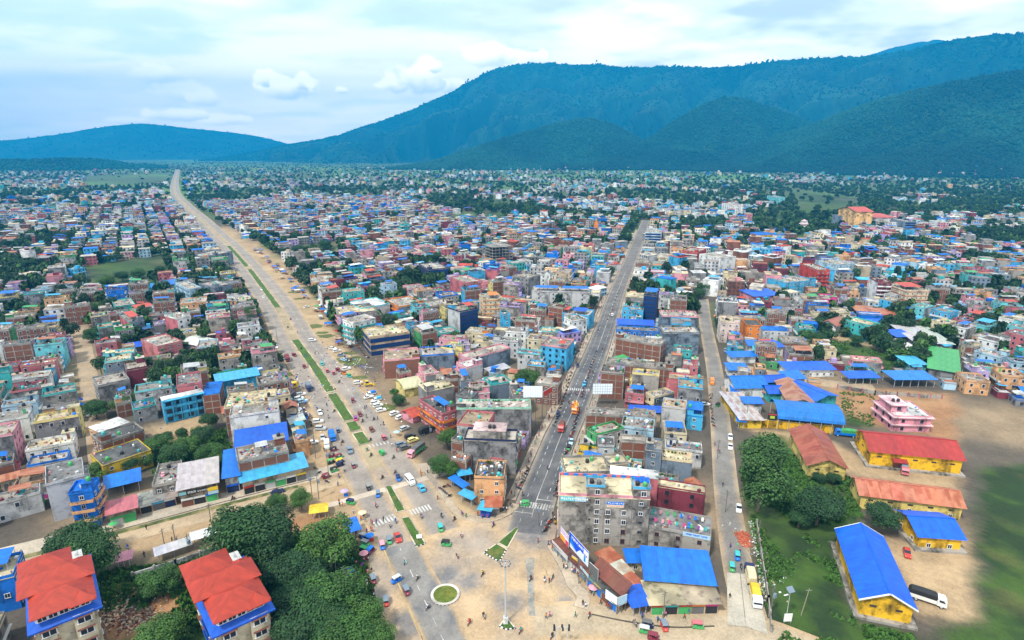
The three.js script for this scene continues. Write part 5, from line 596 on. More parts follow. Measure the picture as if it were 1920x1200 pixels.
shed('shop_building', 'long pale blue shop roof', 'long pale blue patched roof over the shops at the avenue corner', [452, 905, 576, 875, 447, 881], 5, { rc: 'sky', kind: 'mono', c: 'beige', rise: 1, shop: 'fr', sw: 5 });
BL('building', 'brick house with cluttered roof', 'brick house with cluttered roof behind the long pale blue shop roof', [446, 867, 541, 846, 442, 842], 3, { c: 'brick', fac: '', clut: 55, rc: 'concrete', sheets: [['palegrey', 0, 0, 0.25, 0.3]], tower: true });
shed('shed', 'deep blue roof by the white wall', 'deep blue sheet roof below the white blank wall', [441, 842, 539, 825, 434, 814], 8, { rc: 'deepblue', kind: 'mono', c: 'brick', rise: 1.2 });
BL('building', 'white blank wall building', 'white walled building with few small windows by the bus ground', [430, 783, 522, 770, 424, 765], 4, { c: 'white', fac: 'f', ws: 6, wskip: 0.3, near: true, rc: 'concrete', clut: 20 });
BL('building', null, 'brick terrace building with white roof walls near the bus', [420, 765, 515, 754, 416, 742], 4, { c: 'brick', fac: '', rc: 'cream', pc: 'cream', tower: true, tanks: 2, clut: 30 });
shed('shed', null, 'long sky blue roof beside the bus ground', [406, 717, 486, 703, 404, 705], 8.4, { rc: 'sky', kind: 'mono', c: 'sky', rise: 0.8, wins: 'f' });
BL('building', null, 'blue shop house at the picture edge on the side lane', [128, 926, 173, 919, 128, 906], 4, { c: 'blue', fac: 'fr', bal: 1, balc: 'peach', near: true, rc: 'blue' });
shed('stall', null, 'row of white stall roofs along the pale lane', [360, 1011, 417, 995, 358, 1004], 2.6, { rc: 'white', kind: 'mono', open: 1, rise: 0.4 });
shed('stall', null, 'grey tin stall roofs along the fence of the wood', [293, 1040, 356, 1019, 292, 1032], 2.5, { rc: 'palegrey', kind: 'mono', open: 1, rise: 0.4 });
shed('stall', null, 'pale pink stall roof at the lower end of the pale lane', [216, 1052, 245, 1045, 217, 1044], 2.4, { rc: 'pink', kind: 'mono', open: 1, rise: 0.4 });
shed('stall', null, 'blue tarpaulin shelter beside the crowd at the avenue', [651, 1000, 677, 992, 640, 982], 3, { rc: 'blue', kind: 'mono', open: 1, rise: 0.9, over: 0.2 });
shed('stall', null, 'yellow tarpaulin stall at the edge of the wood', [582, 962, 612, 958, 584, 946], 2.6, { rc: 'yellow', kind: 'gable', open: 1, rise: 0.8, ridge: 'x' });
// ------------------------------------------------------------------ red roofed institute at the lower edge
function hip(mb, x, z, w, d, y, rise, rot = 0) { mb.at(x, y, z, rot); const a = w / 2, b = d / 2, r = Math.min(a, b); const p = w > d ? [[-(a - r), rise, 0], [a - r, rise, 0]] : [[0, rise, b - r], [0, rise, -(b - r)]]; const A = [-a, 0, b], Bq = [a, 0, b], C = [a, 0, -b], D = [-a, 0, -b]; if (w > d) { mb.quad(A, Bq, p[1], p[0]); mb.quad(C, D, p[0], p[1]); mb.tri(Bq, C, p[1]); mb.tri(D, A, p[0]); } else { mb.quad(Bq, C, p[1], p[0]); mb.quad(D, A, p[0], p[1]); mb.tri(A, Bq, p[0]); mb.tri(C, D, p[1]); } mb.box(0, -0.14, 0, w, 0.14, d, true); mb.m = null; }
{ const A = P(339, 1086, 13), Bp = P(418, 1181, 13), C = P(512, 1137, 13), W0 = Math.hypot(C[0] - Bp[0], C[1] - Bp[1]), W = W0 + 2.2, rot = Math.atan2(-(C[1] - Bp[1]), C[0] - Bp[0]); const nx = Math.sin(rot), nz = Math.cos(rot); const D = Math.max(12, -((A[0] - Bp[0]) * nx + (A[1] - Bp[1]) * nz)); const cx = (Bp[0] + C[0]) / 2 - nx * D / 2 - (C[0] - Bp[0]) / W0, cz = (Bp[1] + C[1]) / 2 - nz * D / 2 - (C[1] - Bp[1]) / W0;
  const make = (label, x, z) => { const g = thing('institute_building', label, 'building', [x, 0, z], rot), B = (n, m, f, k, p = g) => { const mb = new MB(); f(mb); return mb.build(n, m, p, k); }, w = W - 1.6, d = D - 1.6, wc = mat([0.62, 0.54, 0.38], 'plaster'), bl = mat('deepblue', 'tin', { r: 0.5 }), red = mat([0.42, 0.036, 0.014], 'tin', { r: 0.55 });
    B('wall', wc, (m) => { m.box(0, 0, 0, w, 12.6, d); m.box(w * 0.28, 0, d / 2 + 0.4, w * 0.34, 12.6, 1); m.box(-w * 0.28, 0, d / 2 + 0.3, w * 0.2, 12.6, 0.8); });
    B('skirt_roof', bl, (m) => { const o = 1, i = -0.6; for (const [rr, l, dd] of [[0, W, D], [Math.PI / 2, D, W], [Math.PI, W, D], [-Math.PI / 2, D, W]]) { m.at(Math.sin(rr) * dd / 2, 0, Math.cos(rr) * dd / 2, rr); m.quad([-l / 2 - 0.3, 12.4, 0.3], [l / 2 + 0.3, 12.4, 0.3], [l / 2 - 1.6, 13.7, -1.6], [-l / 2 + 1.6, 13.7, -1.6]); m.quad([l / 2 + 0.3, 12.3, 0.3], [-l / 2 - 0.3, 12.3, 0.3], [-l / 2, 12.3, -1], [l / 2, 12.3, -1]); m.quad([-l / 2 - 0.3, 12.05, 0.3], [l / 2 + 0.3, 12.05, 0.3], [l / 2 + 0.3, 12.4, 0.3], [-l / 2 - 0.3, 12.4, 0.3]); } m.m = null; });
    B('attic_wall', mat('white', 'plaster'), (m) => { m.box(0, 13, 0, W - 2.6, 2.6, D - 2.6); });
    for (const [rx, rz, rw, rd, ry, rr] of [[0.1, 6.8, 11.8, 9.6, 15.4, 2.7], [-0.5, -0.6, 14.2, 8.2, 16.2, 2.3], [-2.2, -8.7, 10.4, 8.6, 15.6, 2.6], [3.4, 9.4, 5, 5, 15.2, 1.9], [3.9, -4.2, 4.6, 6, 15.1, 1.6]]) B('roof', red, (m) => hip(m, rx, rz, rw, rd, ry, rr));
    const win = (t, y, s, sc = 1.5) => { const { ry, cx: px_, cz: pz_ } = sideAt({ w, d }, s), c = Math.cos(ry), q = Math.sin(ry), out = 0.05 + (s === 'f' ? 0.9 : 0); const ww = mesh('window', WINGEO[0], mat('white'), g, [px_ + t * c + out * q, y, pz_ - t * q + out * c], [0, ry, 0]); ww.scale.set(sc, 1, 1); mesh('pane', WINGEO[1], GLASS, ww); const aw = new MB(); aw.slope(-0.85, 0.45, 1.5, 0.85, 0.05, 1.65, 0.08); aw.build('window_hood', mat('brown', 'tin'), ww); };
    for (let f = 0; f < 4; f++) { for (const t of [-0.28, 0.28]) win(t * w, f * 3.1 + 1, 'f', 1.9); for (let i = 0; i < 5; i++) { win((i / 4 - 0.5) * d * 0.84, f * 3.1 + 1, 'l', 1.2); win((i / 4 - 0.5) * d * 0.84, f * 3.1 + 1, 'r', 1.2); } }
    for (let i = 0; i < 5; i++) { const q = mesh('window', WINGEO[0], mat('white'), g, [(i / 4 - 0.5) * (W - 5), 13.5, (D - 2.6) / 2 + 0.05]); q.scale.set(1.2, 1, 1); mesh('pane', WINGEO[1], GLASS, q); }
    for (let f = 1; f < 4; f++) B('balcony', bl, (m) => { m.at(-w / 2, 0, 0, -Math.PI / 2); m.box(0, f * 3.1, 0.6, d * 0.3, 0.5, 0.1); m.box(0, f * 3.1 - 0.15, 0.3, d * 0.3, 0.15, 0.7, true); m.m = null; });
    mark(x, z, W + 3, D + 3, rot); return g; };
  MARKS.push(['red roofed institute', 425, 1110]);
  make('cream institute building with stepped red hip roofs and blue eaves bands', cx, cz); const E = P(187, 1133, 13); make('second red roofed institute cut off at the picture edge', cx + E[0] - C[0], cz + E[1] - C[1]); }
// ------------------------------------------------------------------ warehouses and market on the right
const YEL = [0.78, 0.45, 0.012], PYEL = [0.72, 0.56, 0.16], BRB = [0.002, 0.12, 0.75];
shed('warehouse', 'blue roofed warehouse', 'yellow warehouse with bright blue gable roof standing in the grass field', [1612, 1122, 1719, 1143, 1560, 991], 5.4, { ridge: 'z', rise: 3.2, rc: BRB, c: YEL, verge: 'white', plinth: 1, vents: 'f', over: 0.5, cat: 'warehouse' });
shed('warehouse', 'rust roofed warehouse', 'pale yellow warehouse with rust brown gable roof end-on', [1514, 872, 1591, 880, 1493, 806], 5, { ridge: 'z', rise: 3, rc: [0.34, 0.095, 0.05], rt: 'rust', c: PYEL, vents: 'f', cat: 'warehouse' });
shed('warehouse', 'long red warehouse', 'long yellow warehouse with bright red roof and loading doors', [1632, 846, 1810, 864, 1609, 806], 6.2, { ridge: 'x', rise: 3.4, rc: [0.4, 0.035, 0.03], c: YEL, vents: 'fl', doors: 'f', dx: -0.18, plinth: 1, cat: 'warehouse' });
shed('warehouse', 'long rusty warehouse', 'long pale yellow warehouse with streaked rusty roof', [1613, 928, 1810, 953, 1600, 893], 5, { ridge: 'x', rise: 2.6, rc: [0.5, 0.17, 0.1], rt: 'rust', c: PYEL, vents: 'fl', cat: 'warehouse', wins: 'f', ws: 5 });
shed('house', null, 'small yellow house with blue roof at the picture edge', [1723, 1006, 1810, 1012, 1702, 957], 4.4, { ridge: 'x', rise: 2.4, rc: BRB, c: YEL, wins: 'fl', ws: 4, plinth: 1 });
{ BL('house', 'pink villa', 'pink two-storey villa with white banded slabs and roof room', [1678, 780, 1748, 782, 1655, 751], 2, { sh: 3.3, c: 'pink', bands: [0.78, 0.5, 0.54], bw: 1.6, fac: 'fl', ws: 4.6, near: true, tower: false, tanks: 0, ph: 0.5, stubs: false, plants: false, sheets: [], rc: 'white', wf: 'navy', cat: 'house' });
  const o = HAND[HAND.length - 1], g = scene.children[scene.children.length - 1], m = new MB(); m.box(-o.w * 0.24, o.h + 0.1, -o.d * 0.08, o.w * 0.42, 3, o.d * 0.6); m.build('roof_room', mat('pink', 'plaster'), g); const r = new MB(); r.box(-o.w * 0.24, o.h + 3.1, -o.d * 0.08, o.w * 0.42 + 1.4, 0.3, o.d * 0.6 + 1.4, true); r.build('roof_slab', mat([0.78, 0.5, 0.54], 'plaster'), g); for (let i = 0; i < 2; i++) mesh('water_tank', TANK, mat('black', null, { r: 0.5 }), g, [-o.w * 0.3 + i * 2, o.h + 3.4, 0]); const w = mesh('window', WINGEO[0], mat('navy'), g, [-o.w * 0.24, o.h + 1, o.d * 0.22 + 0.05]); mesh('pane', WINGEO[1], GLASS, w); }
shed('market_hall', 'arched blue hall', 'arched blue sheet hall of the market behind the yellow wall', [1458, 785, 1585, 797, 1434, 752], 5, { kind: 'arch', rise: 3.4, rc: [0.006, 0.17, 0.6], open: 1, cat: 'hall' });
shed('market_hall', null, 'blue gable roof at the back street side of the market', [1380, 728, 1442, 727, 1372, 704], 5, { rc: 'blue', c: 'white', ridge: 'x', cat: 'hall' });
shed('market_hall', null, 'flat patchwork grey sheet roof behind the yellow wall corner', [1388, 787, 1432, 788, 1384, 736], 4, { rc: 'steel', rt: 'rust', c: 'yellow', kind: 'flat', cat: 'hall' });
shed('market_hall', null, 'narrow blue awning roof along the market side of the back street', [1371, 718, 1386, 790, 1394, 786], 3.4, { rc: 'blue', kind: 'flat', open: 1, cat: 'hall' });
shed('market_hall', null, 'blue roof strip across the grey patchwork sheets', [1396, 756, 1432, 757, 1395, 746], 5, { rc: 'blue', c: 'white', kind: 'mono', rise: 0.5, cat: 'hall' });
shed('market_hall', null, 'blue gable roof between the pavilion and the arched hall', [1442, 738, 1474, 738, 1440, 722], 4.6, { rc: 'deepblue', c: 'teal', cat: 'hall' });
shed('market_hall', null, 'low blue market roof at the back of the compound', [1476, 712, 1512, 710, 1474, 701], 5, { rc: 'blue', c: 'white', kind: 'mono', cat: 'hall' });
shed('market_hall', null, 'small blue pavilion roof in the middle of the market', [1437, 717, 1478, 715, 1438, 703], 5, { rc: 'deepblue', c: 'teal', cat: 'hall' });
shed('market_hall', null, 'half white half rusty gable roof inside the market', [1478, 755, 1530, 759, 1470, 715], 6, { rc: [0.4, 0.2, 0.13], rt: 'rust', c: 'cream', ridge: 'z', rise: 2.2, cat: 'hall' });
shed('market_hall', null, 'broad blue roof with pale roof lights beside the rusty market roof', [1529, 752, 1572, 742, 1508, 713], 6, { rc: BRB, c: 'teal', ridge: 'z', rise: 1.6, cat: 'hall' });
{ const a = P(1388, 797), b = P(1560, 813), l = Math.hypot(b[0] - a[0], b[1] - a[1]), g = thing('compound_wall', 'bright yellow compound wall below the arched blue hall', 'wall', [(a[0] + b[0]) / 2, 0, (a[1] + b[1]) / 2], Math.atan2(-(b[1] - a[1]), b[0] - a[0])), m = new MB(); m.box(0, 0, 0, l, 3.4, 0.25); m.build('wall', mat(YEL, 'stain'), g); const c = new MB(); c.box(0, 3.4, 0, l, 0.15, 0.4); c.build('coping', mat('cream'), g); for (let i = 0; i <= 10; i++) { const q = new MB(); q.box((i / 10 - 0.5) * l, 0, 0.1, 0.4, 3.7, 0.45); q.build('pillar', mat(YEL, 'stain'), g); } const s = new MB(); s.box(-l * 0.16, 3.6, 0.2, l * 0.1, 3, 0.2); s.build('sign_board', mat('black'), g); const e = new MB(); e.col('lime'); e.box(-l * 0.16, 4.4, 0.34, l * 0.05, 1.1, 0.06); e.col('red'); e.box(-l * 0.16, 5.9, 0.34, l * 0.09, 0.5, 0.06); e.build('lettering', vmat(null), g); }
for (const [q, lab, c, h, o] of [
  [[1476, 694, 1568, 693, 1477, 681], 'white walled market row with blue roof behind the market', BRB, 4, { c: 'white', wins: 'f' }], [[1592, 709, 1650, 708, 1593, 699], 'blue awning row of market shops behind the pink villa', BRB, 3.6, { open: 1 }], [[1678, 712, 1757, 712, 1678, 698], 'long blue roof of the market shops toward the picture edge', [0.01, 0.2, 0.6], 4, { open: 1 }],
  [[1367, 694, 1405, 695, 1367, 683], 'low blue shed roof beside the back street', 'blue', 4, { c: 'white', wins: 'f' }], [[1372, 670, 1420, 668, 1373, 662], 'narrow blue roof in the row of sheds below the orange house', 'blue', 4, { c: 'white' }], [[1403, 648, 1440, 650, 1404, 640], 'blue roofed white shed left of the brown wall', 'blue', 5, { c: 'white', wins: 'f' }], [[1440, 652, 1472, 650, 1440, 637], 'blue ridged roof shed beside the brown wall', BRB, 5.5, { c: 'white', wins: 'f', kind: 'gable' }],
  [[1580, 607, 1637, 613, 1576, 597], 'teal and blue long roof beside the white house', 'teal', 5, { c: 'grey' }], [[1632, 608, 1696, 607, 1630, 600], 'long narrow blue roof beside the rusty market sheds', BRB, 4, { open: 1 }], [[1682, 632, 1716, 631, 1675, 620], 'square blue roof beside the white walled yard', BRB, 5, { c: 'grey' }], [[1716, 642, 1790, 646, 1708, 613], 'wide blue edged shed roof near the picture edge', 'palegrey', 5, { c: 'grey' }], [[1705, 663, 1738, 663, 1700, 645], 'white roofed shed in the yard near the picture edge', 'white', 5, { c: 'grey' }], [[1740, 690, 1800, 700, 1722, 648], 'bright green roof at the picture edge', 'green', 5, { c: 'grey' }], [[1706, 684, 1740, 684, 1704, 670], 'pale blue roof below the white roofed shed', 'sky', 4.6, { c: 'aqua' }],
  [[1414, 556, 1466, 553, 1412, 544], 'long shed with blue roof and pink front', BRB, 6, { c: 'pink' }], [[1614, 590, 1650, 592, 1612, 575], 'rusty brown sheds beside the cream and red house', 'rust', 4, { open: 1 }], [[1655, 596, 1700, 597, 1650, 580], 'second rusty shed roof beside the cream and red house', 'rust', 4, { open: 1 }], [[1672, 598, 1702, 597, 1670, 588], 'small red roof behind the long narrow blue roof', 'redroof', 5, { c: 'beige', kind: 'gable' }]]) shed('market_shed', null, lab, q, h, { rc: c, kind: 'mono', rise: 0.8, ...o });
shed('house', null, 'white house with faded red gable roof on the grassy rise', [1536, 605, 1569, 612, 1541, 593], 6, { rc: [0.4, 0.15, 0.1], c: 'white', ridge: 'z', wins: 'fl', rise: 2.6 });
BL('building', null, 'bright orange three-storey house with dark roof', [1401, 611, 1430, 612, 1401, 599], 3, { c: 'orange', rc: 'darkgrey', fac: 'f', near: true, bare: 1 });
BL('building', 'cream pink house by the back street', 'cream pink house at the head of the back street', [1352, 604, 1388, 606, 1352, 594], 4, { c: [0.68, 0.54, 0.48], fac: 'fl', near: true, rc: 'cream' });
BL('building', null, 'pale grey flats with blue roof beside the orange house', [1431, 618, 1480, 620, 1431, 610], 3, { c: 'palegrey', rc: 'blue', ph: 0, bare: 1, near: true });
BL('building', null, 'sky blue corner house with white window frames and yellow end', [1474, 531, 1530, 526, 1484, 517], 3, { c: 'sky', fac: 'fr', near: true });
BL('building', 'deep red block', 'deep red block with blank side among the blue houses', [1500, 494, 1531, 507, 1546, 503], 5, { c: 'red', fac: 'r', bal: 1, balc: 'red', near: true });
BL('building', null, 'pale blue flats behind the deep red block', [1562, 497, 1604, 495, 1566, 487], 4, { c: 'paleblue', fac: 'fr', near: true });
BL('building', 'white slab-sided house', 'tall white slab-sided house with maroon front', [1630, 521, 1646, 529, 1664, 526], 5, { c: 'white', fac: 'r', fc: 'maroon', bal: 1, balc: 'white' });
BL('building', 'cream and red house', 'cream house with red bands and red roof covers', [1699, 546, 1742, 546, 1702, 533], 4, { c: 'cream', bands: 'red', fac: 'fl', near: true, sheets: [['redroof', 0, 0, 0.8, 0.6]] });
BL('building', null, 'magenta house with open balconies beside the weedy slope', [1541, 561, 1569, 563, 1540, 552], 3, { c: 'magenta', bal: 1, fac: 'fl', near: true });
BL('building', null, 'teal house near the back street mouth', [1363, 531, 1393, 535, 1362, 524], 2, { c: 'teal', fac: 'f', bal: 1 });
shed('hall', 'cream hall with red roof', 'tall cream hall with red gable roof near the wooded slope', [1606, 397, 1639, 397, 1606, 391], 26, { rc: 'redroof', c: [0.85, 0.5, 0.2], rise: 5, ridge: 'x', in: 0.8, cat: 'hall' });
shed('hall', null, 'long red roofed wing beside the tall cream hall', [1639, 408, 1684, 408, 1640, 402], 15, { rc: 'redroof', c: 'palegrey', rise: 2, kind: 'mono', cat: 'hall' });
BL('building', null, 'white wing in front of the red roofed hall wing', [1665, 417, 1698, 418, 1666, 411], 4, { c: 'white', fac: 'f' });
BL('building', null, 'slate glass block beside the tall cream hall', [1585, 406, 1610, 405, 1586, 402], 5, { c: 'slate', fac: 'f', glass: 1 });
BL('building', null, 'slate glass block at the far end of the red roofed wing', [1698, 416, 1718, 416, 1699, 411], 5, { c: 'slate', fac: 'f', glass: 1 });
BL('school_building', null, 'yellow school with blue roof near the sports field', [1423, 441, 1458, 438, 1424, 434], 2, { c: 'yellow', rc: 'blue', ph: 0, bare: 1 });
BL('school_building', null, 'second yellow school wing behind the first', [1442, 432, 1480, 433, 1443, 427], 2, { c: 'yellow', rc: 'blue', ph: 0, bare: 1 });
BL('building', null, 'aqua tower block before the dark trees', [1456, 370, 1472, 370, 1457, 367], 5, { c: 'aqua', fac: 'f' });
BL('building', null, 'white tower house near the sports field', [1370, 385, 1394, 385, 1371, 381], 6, { c: 'white', fac: 'fr' });
BL('office_building', 'blue and white banded block', 'blue and white banded block at the far end of the straight street', [1210, 436, 1240, 437, 1212, 429], 5, { c: 'paleblue', bands: 'white', fac: 'fl', glass: 1, tc: 'sky', tower: true });
{ const [x, z] = P(1117, 440), g = thing('temple', 'orange pointed temple beside the straight street far away', 'temple', [x, 0, z]); MARKS.push(['orange temple', 1117, 432]); const m = new MB(); m.box(0, 0, 0, 9, 5, 9); m.box(0, 5, 0, 7, 2, 7); m.build('wall', mat('orange', 'plaster'), g); const pts = [[0, 16], [0.6, 15], [1, 13], [2.4, 9], [3.2, 5], [3.4, 0]].map(([a, b]) => new THREE.Vector2(a, b)); mesh('spire', new THREE.LatheGeometry(pts.reverse(), 12), mat('orange', 'plaster'), g, [0, 7, 0]); mark(x, z, 10, 10, 0); }
{ const [x, z] = P(1506, 431), g = thing('pagoda', 'small white pagoda with pink tiered roofs', 'pagoda', [x, 0, z]); const m = new MB(); m.box(0, 0, 0, 7, 12, 7); m.build('wall', mat('white', 'plaster'), g); for (let i = 0; i < 3; i++) { const r = new MB(); hip(r, 0, 0, 15 - i * 4, 15 - i * 4, 5 + i * 4, 2.6); r.build('roof', mat([0.75, 0.5, 0.5], 'tin'), g); } mark(x, z, 14, 14, 0); }
// ------------------------------------------------------------------ the rest of the town, in rows along its streets
const LOTS = [];
function rows(line, side, first, depth, pitch, n, opt = {}) {
  const s = spline(line, 1), R = rng(opt.seed || 1); let skip = 0;
  for (let k = 0; k < n; k++) { const off = first + k * pitch + (k >> 1) * 2.2; let i = Math.floor(R() * 6);
    while (i < s.length - 3) { const w = 6 + R() * R() * 11 + (k ? 0 : 2), j = Math.min(s.length - 2, Math.floor(i + w / 2)), p = s[Math.max(0, j - 2)], q = s[Math.min(s.length - 1, j + 2)], dx = q[0] - p[0], dz = q[1] - p[1], l = Math.hypot(dx, dz) || 1, nx = -dz / l * side, nz = dx / l * side, d = depth * (0.8 + R() * 0.3), x = s[j][0] + nx * (off + d / 2), z = s[j][1] + nz * (off + d / 2), rot = Math.atan2(-nx, -nz); i += w + (R() < 0.14 ? 2 + R() * 4 : 0.15);
      const u = toPx(x, 8, z); if (u[0] < -160 || u[0] > 2080 || u[1] > 1330) continue; if (opt.ok && !opt.ok(x, z, u)) continue; if (u[0] > 1700 && u[1] > 830) continue;
      if (fbm(x / 45 + 60, z / 45, 3) > (opt.gap || 0.66)) continue;
      if (!free(x, z, w - 0.3, d, rot, 0.05)) continue; mark(x, z, w - 0.2, d, rot);
      const st = k === 0 ? 2 + Math.floor(R() * 3) : 1 + Math.floor(R() * 3.4); LOTS.push({ x, z, w: w - 0.25, d, rot, st, row: k, zone: opt.zone || 'town' }); } }
}
rows(ROAD_B, 1, 9.8, 13, 14.2, 11, { seed: 2, zone: 'B' }); rows(ROAD_B, -1, 9.8, 13, 14.2, 5, { seed: 3, zone: 'B' });
rows(ROAD_D, 1, 8.2, 12, 13.5, 3, { seed: 4, zone: 'D' }); rows(ROAD_D, -1, 7.2, 12, 13.2, 6, { seed: 5, zone: 'D' });
rows(ROAD_A.slice(2), -1, 28, 13, 14.5, 9, { seed: 6, zone: 'A' }); rows(ROAD_A.slice(2), 1, 18, 13, 15, 9, { seed: 7, zone: 'A' });
rows(ROAD_A.slice(2), -1, 30, 12, 14, 26, { seed: 16, zone: 'A', gap: 0.62 }); rows(ROAD_A.slice(2), 1, 20, 12, 15.5, 22, { seed: 17, zone: 'A', gap: 0.55 });
rows(ROAD_C, -1, 10, 11, 13, 4, { seed: 8, zone: 'C' }); rows(LANE_L, 1, 5, 11, 12, 4, { seed: 9 }); rows(LANE_L, -1, 5, 11, 13, 4, { seed: 10, gap: 0.58 });
rows(ROAD_B, -1, 70, 12, 15, 30, { seed: 12, gap: 0.6, ok: (x, z, u) => u[1] < 690 });
rows(ROAD_B, 1, 120, 12, 14.5, 20, { seed: 13, gap: 0.63, ok: (x, z, u) => u[1] < 640 });
rows(LANE_M, 1, 7, 9, 10, 2, { seed: 14, zone: 'M' }); rows(LANE_M, -1, 8, 8, 10, 1, { seed: 15, zone: 'M' });
{ // fill what is left between the rows with small houses and sheds
  const R = rng(321), road = (x, z) => { let b = [1e9]; for (const l of [ROAD_A, ROAD_B, ROAD_D, LANE_L]) { const q = distSeg(x, z, l); if (q[0] < b[0]) b = [q[0], l, q[1], q[2]]; } const s = b[1]; let k = 0, best = 1e9; s.forEach((p, i) => { if (i + 1 < s.length) { const e = distSeg(x, z, [s[i], s[i + 1]])[0]; if (e < best) { best = e; k = i; } } }); return Math.atan2(-(s[k + 1][1] - s[k][1]), s[k + 1][0] - s[k][0]); };
  for (let t = 0; t < 26000; t++) { const u = -60 + R() * 2040, v = 470 + Math.pow(R(), 0.8) * 480, [x, z] = P(u, v); if (occ(x, z)) continue; if (u > 1395 && v > 790) continue; if (v < 560 && fbm(x / 45 + 60, z / 45, 3) > 0.64) continue; const rot = road(x, z) + (R() < 0.5 ? Math.PI : 0) + (R() < 0.4 ? Math.PI / 2 : 0); for (const k of [1, 0.75, 0.55]) { const w = (9 + R() * 5) * k, d = (9 + R() * 3) * k; if (free(x, z, w, d, rot, 0.02)) { mark(x, z, w, d, rot); LOTS.push({ x, z, w: w - 0.3, d: d - 0.3, rot, st: k < 0.8 ? 1 + Math.floor(R() * 1.6) : 1 + Math.floor(R() * 2.8), row: 3, zone: 'town' }); break; } } } }
const sizeOf = (o) => { const p = toPx(o.x, o.st * 1.5, o.z); if (p[0] < -30 || p[0] > 1950 || p[1] > 1260) return 0; return (o.w * (o.st * 3.1 + o.d * 0.5)) / (p[2] * p[2]); };
LOTS.sort((a, b) => sizeOf(b) - sizeOf(a));
const FAR = [];
const GROUPED = new Map();
LOTS.forEach((o, i) => {
  if (i >= 300 || !sizeOf(o)) { FAR.push(o); return; }
  const R = rng(1000 + i), p = toPx(o.x, o.st * 3.1, o.z), r = R();
  if (o.zone === 'M' || (o.st === 1 && r < 0.6)) { // low tin shed
    const c = pick(R, ['blue', 'blue', 'rust', 'palegrey', 'rust', 'white', 'deepblue', 'green', 'redroof']), wc = pick(R, ['cream', 'grey', 'brick', 'beige', 'paleblue']), cs = { redroof: 'red', rust: 'rusty' }[c] || word(c);
    const label = describe(`low ${word(wc).replace('bare ', '')} shed with ${cs} tin roof`, ['and open yard', 'and patched sheets'], p[0], p[1]);
    const g = thing('tin_shed', label, 'shed', [o.x, 0, o.z], o.rot, 'small tin sheds among the houses'); const B = (n, m, f, k) => { const mb = new MB(); f(mb); return mb.build(n, m, g, k); }; const h = 3 + R();
    B('wall', mat(wc, wc === 'brick' ? 'brick' : 'stain'), (m) => m.box(0, 0, 0, o.w - 0.8, h, o.d - 0.8)); const gab = R() < 0.4, n = Math.max(1, Math.round(o.w / 3.5)); roofSheets(g, n, c, c === 'rust' ? 'rust' : 'tin', (m, a, b) => { const x0 = lerp(-o.w / 2, o.w / 2, a), x1 = lerp(-o.w / 2, o.w / 2, b); if (gab) { m.slope(x0, o.d / 2, h, x1, 0, h + 1.5, 0.07); m.slope(x0, 0, h + 1.5, x1, -o.d / 2, h, 0.07); } else m.slope(x0, o.d / 2, h, x1, -o.d / 2, h + 1, 0.07); }, R);
    for (const s of 'fb') { const { ry, len, cx, cz } = sideAt({ w: o.w - 0.8, d: o.d - 0.8 }, s), k = Math.max(1, Math.round(len / 3.4)); for (let q = 0; q < k; q++) B(q % 2 ? 'shutter' : 'door', mat(pick(R, SHUT)), (m) => { m.at(cx, 0, cz, ry); m.box((q - (k - 1) / 2) * len / k, 0, 0.03, q % 2 ? 2 : 1.1, 2.2, 0.08); }); }
    return; }
  const style = r < 0.34 ? 'brick' : r < 0.72 ? 'concrete' : 'painted';
  const c = style === 'brick' ? 'brick' : style === 'concrete' ? pick(R, ['grey', 'concrete', 'slate', 'palegrey', 'grey']) : pick(R, ['cream', 'white', 'pink', 'sky', 'paleblue', 'aqua', 'rose', 'peach', 'lilac', 'teal', 'cream', 'white', 'maroon', 'beige', 'blue', 'white', 'palegrey']);
  const fc = style === 'painted' ? c : pick(R, ['cream', 'white', 'pink', 'sky', 'teal', 'aqua', 'peach', 'green', 'rose', 'paleyellow', 'blue', 'lilac']);
  const sheets = R() < 0.26 ? [[pick(R, ['blue', 'blue', 'blue', 'sky', 'palegrey', 'redroof', 'rust', 'green']), (R() - 0.5) * 0.3, (R() - 0.5) * 0.3, 0.45 + R() * 0.35, 0.45 + R() * 0.3]] : [];
  const stw = ['', 'one-storey', 'two-storey', 'three-storey', 'four-storey', 'five-storey'][o.st], plants = R() < 0.2, bal = R() < 0.5;
  const wallw = style === 'painted' ? word(c) : style === 'brick' ? 'brick' : `${word(c).replace(' concrete', '')} concrete`, roofw = sheets.length ? `with ${sheets[0][0] === 'redroof' ? 'red' : sheets[0][0] === 'rust' ? 'rusty' : word(sheets[0][0])} roof sheet` : plants ? 'with rooftop plants' : '';
  const label = describe(`${stw} ${wallw} house${roofw ? ' ' + roofw : ''}`, style !== 'painted' ? [`with ${word(fc)} front`] : [bal ? 'with balconies' : 'with flat front'], p[0], p[1]);
  const dist = Math.hypot(o.x, o.z);
  building({ ...o, name: style + '_house', cat: 'house', label, group: 'houses filling the town blocks', c, fc, tex: style === 'concrete' ? 'stain' : null, fac: o.row > 1 && R() < 0.5 ? 'fb' : 'f', bwin: style === 'painted' || R() < 0.5 ? 'lrb' : R() < 0.4 ? 'l' : '', shop: o.row < 2, signs: o.row === 0 && o.zone === 'B' ? 1 : 0, bal: bal ? 1 : 0, balc: R() < 0.5 ? 'white' : fc, sheets, plants, rc: pick(R, ['slab', 'concrete', 'slab', 'grey', 'cream', 'tan', 'darkgrey']), seed: 5000 + i, near: dist < 190, clut: Math.floor(8 + R() * 24), wskip: 0.15 });
});
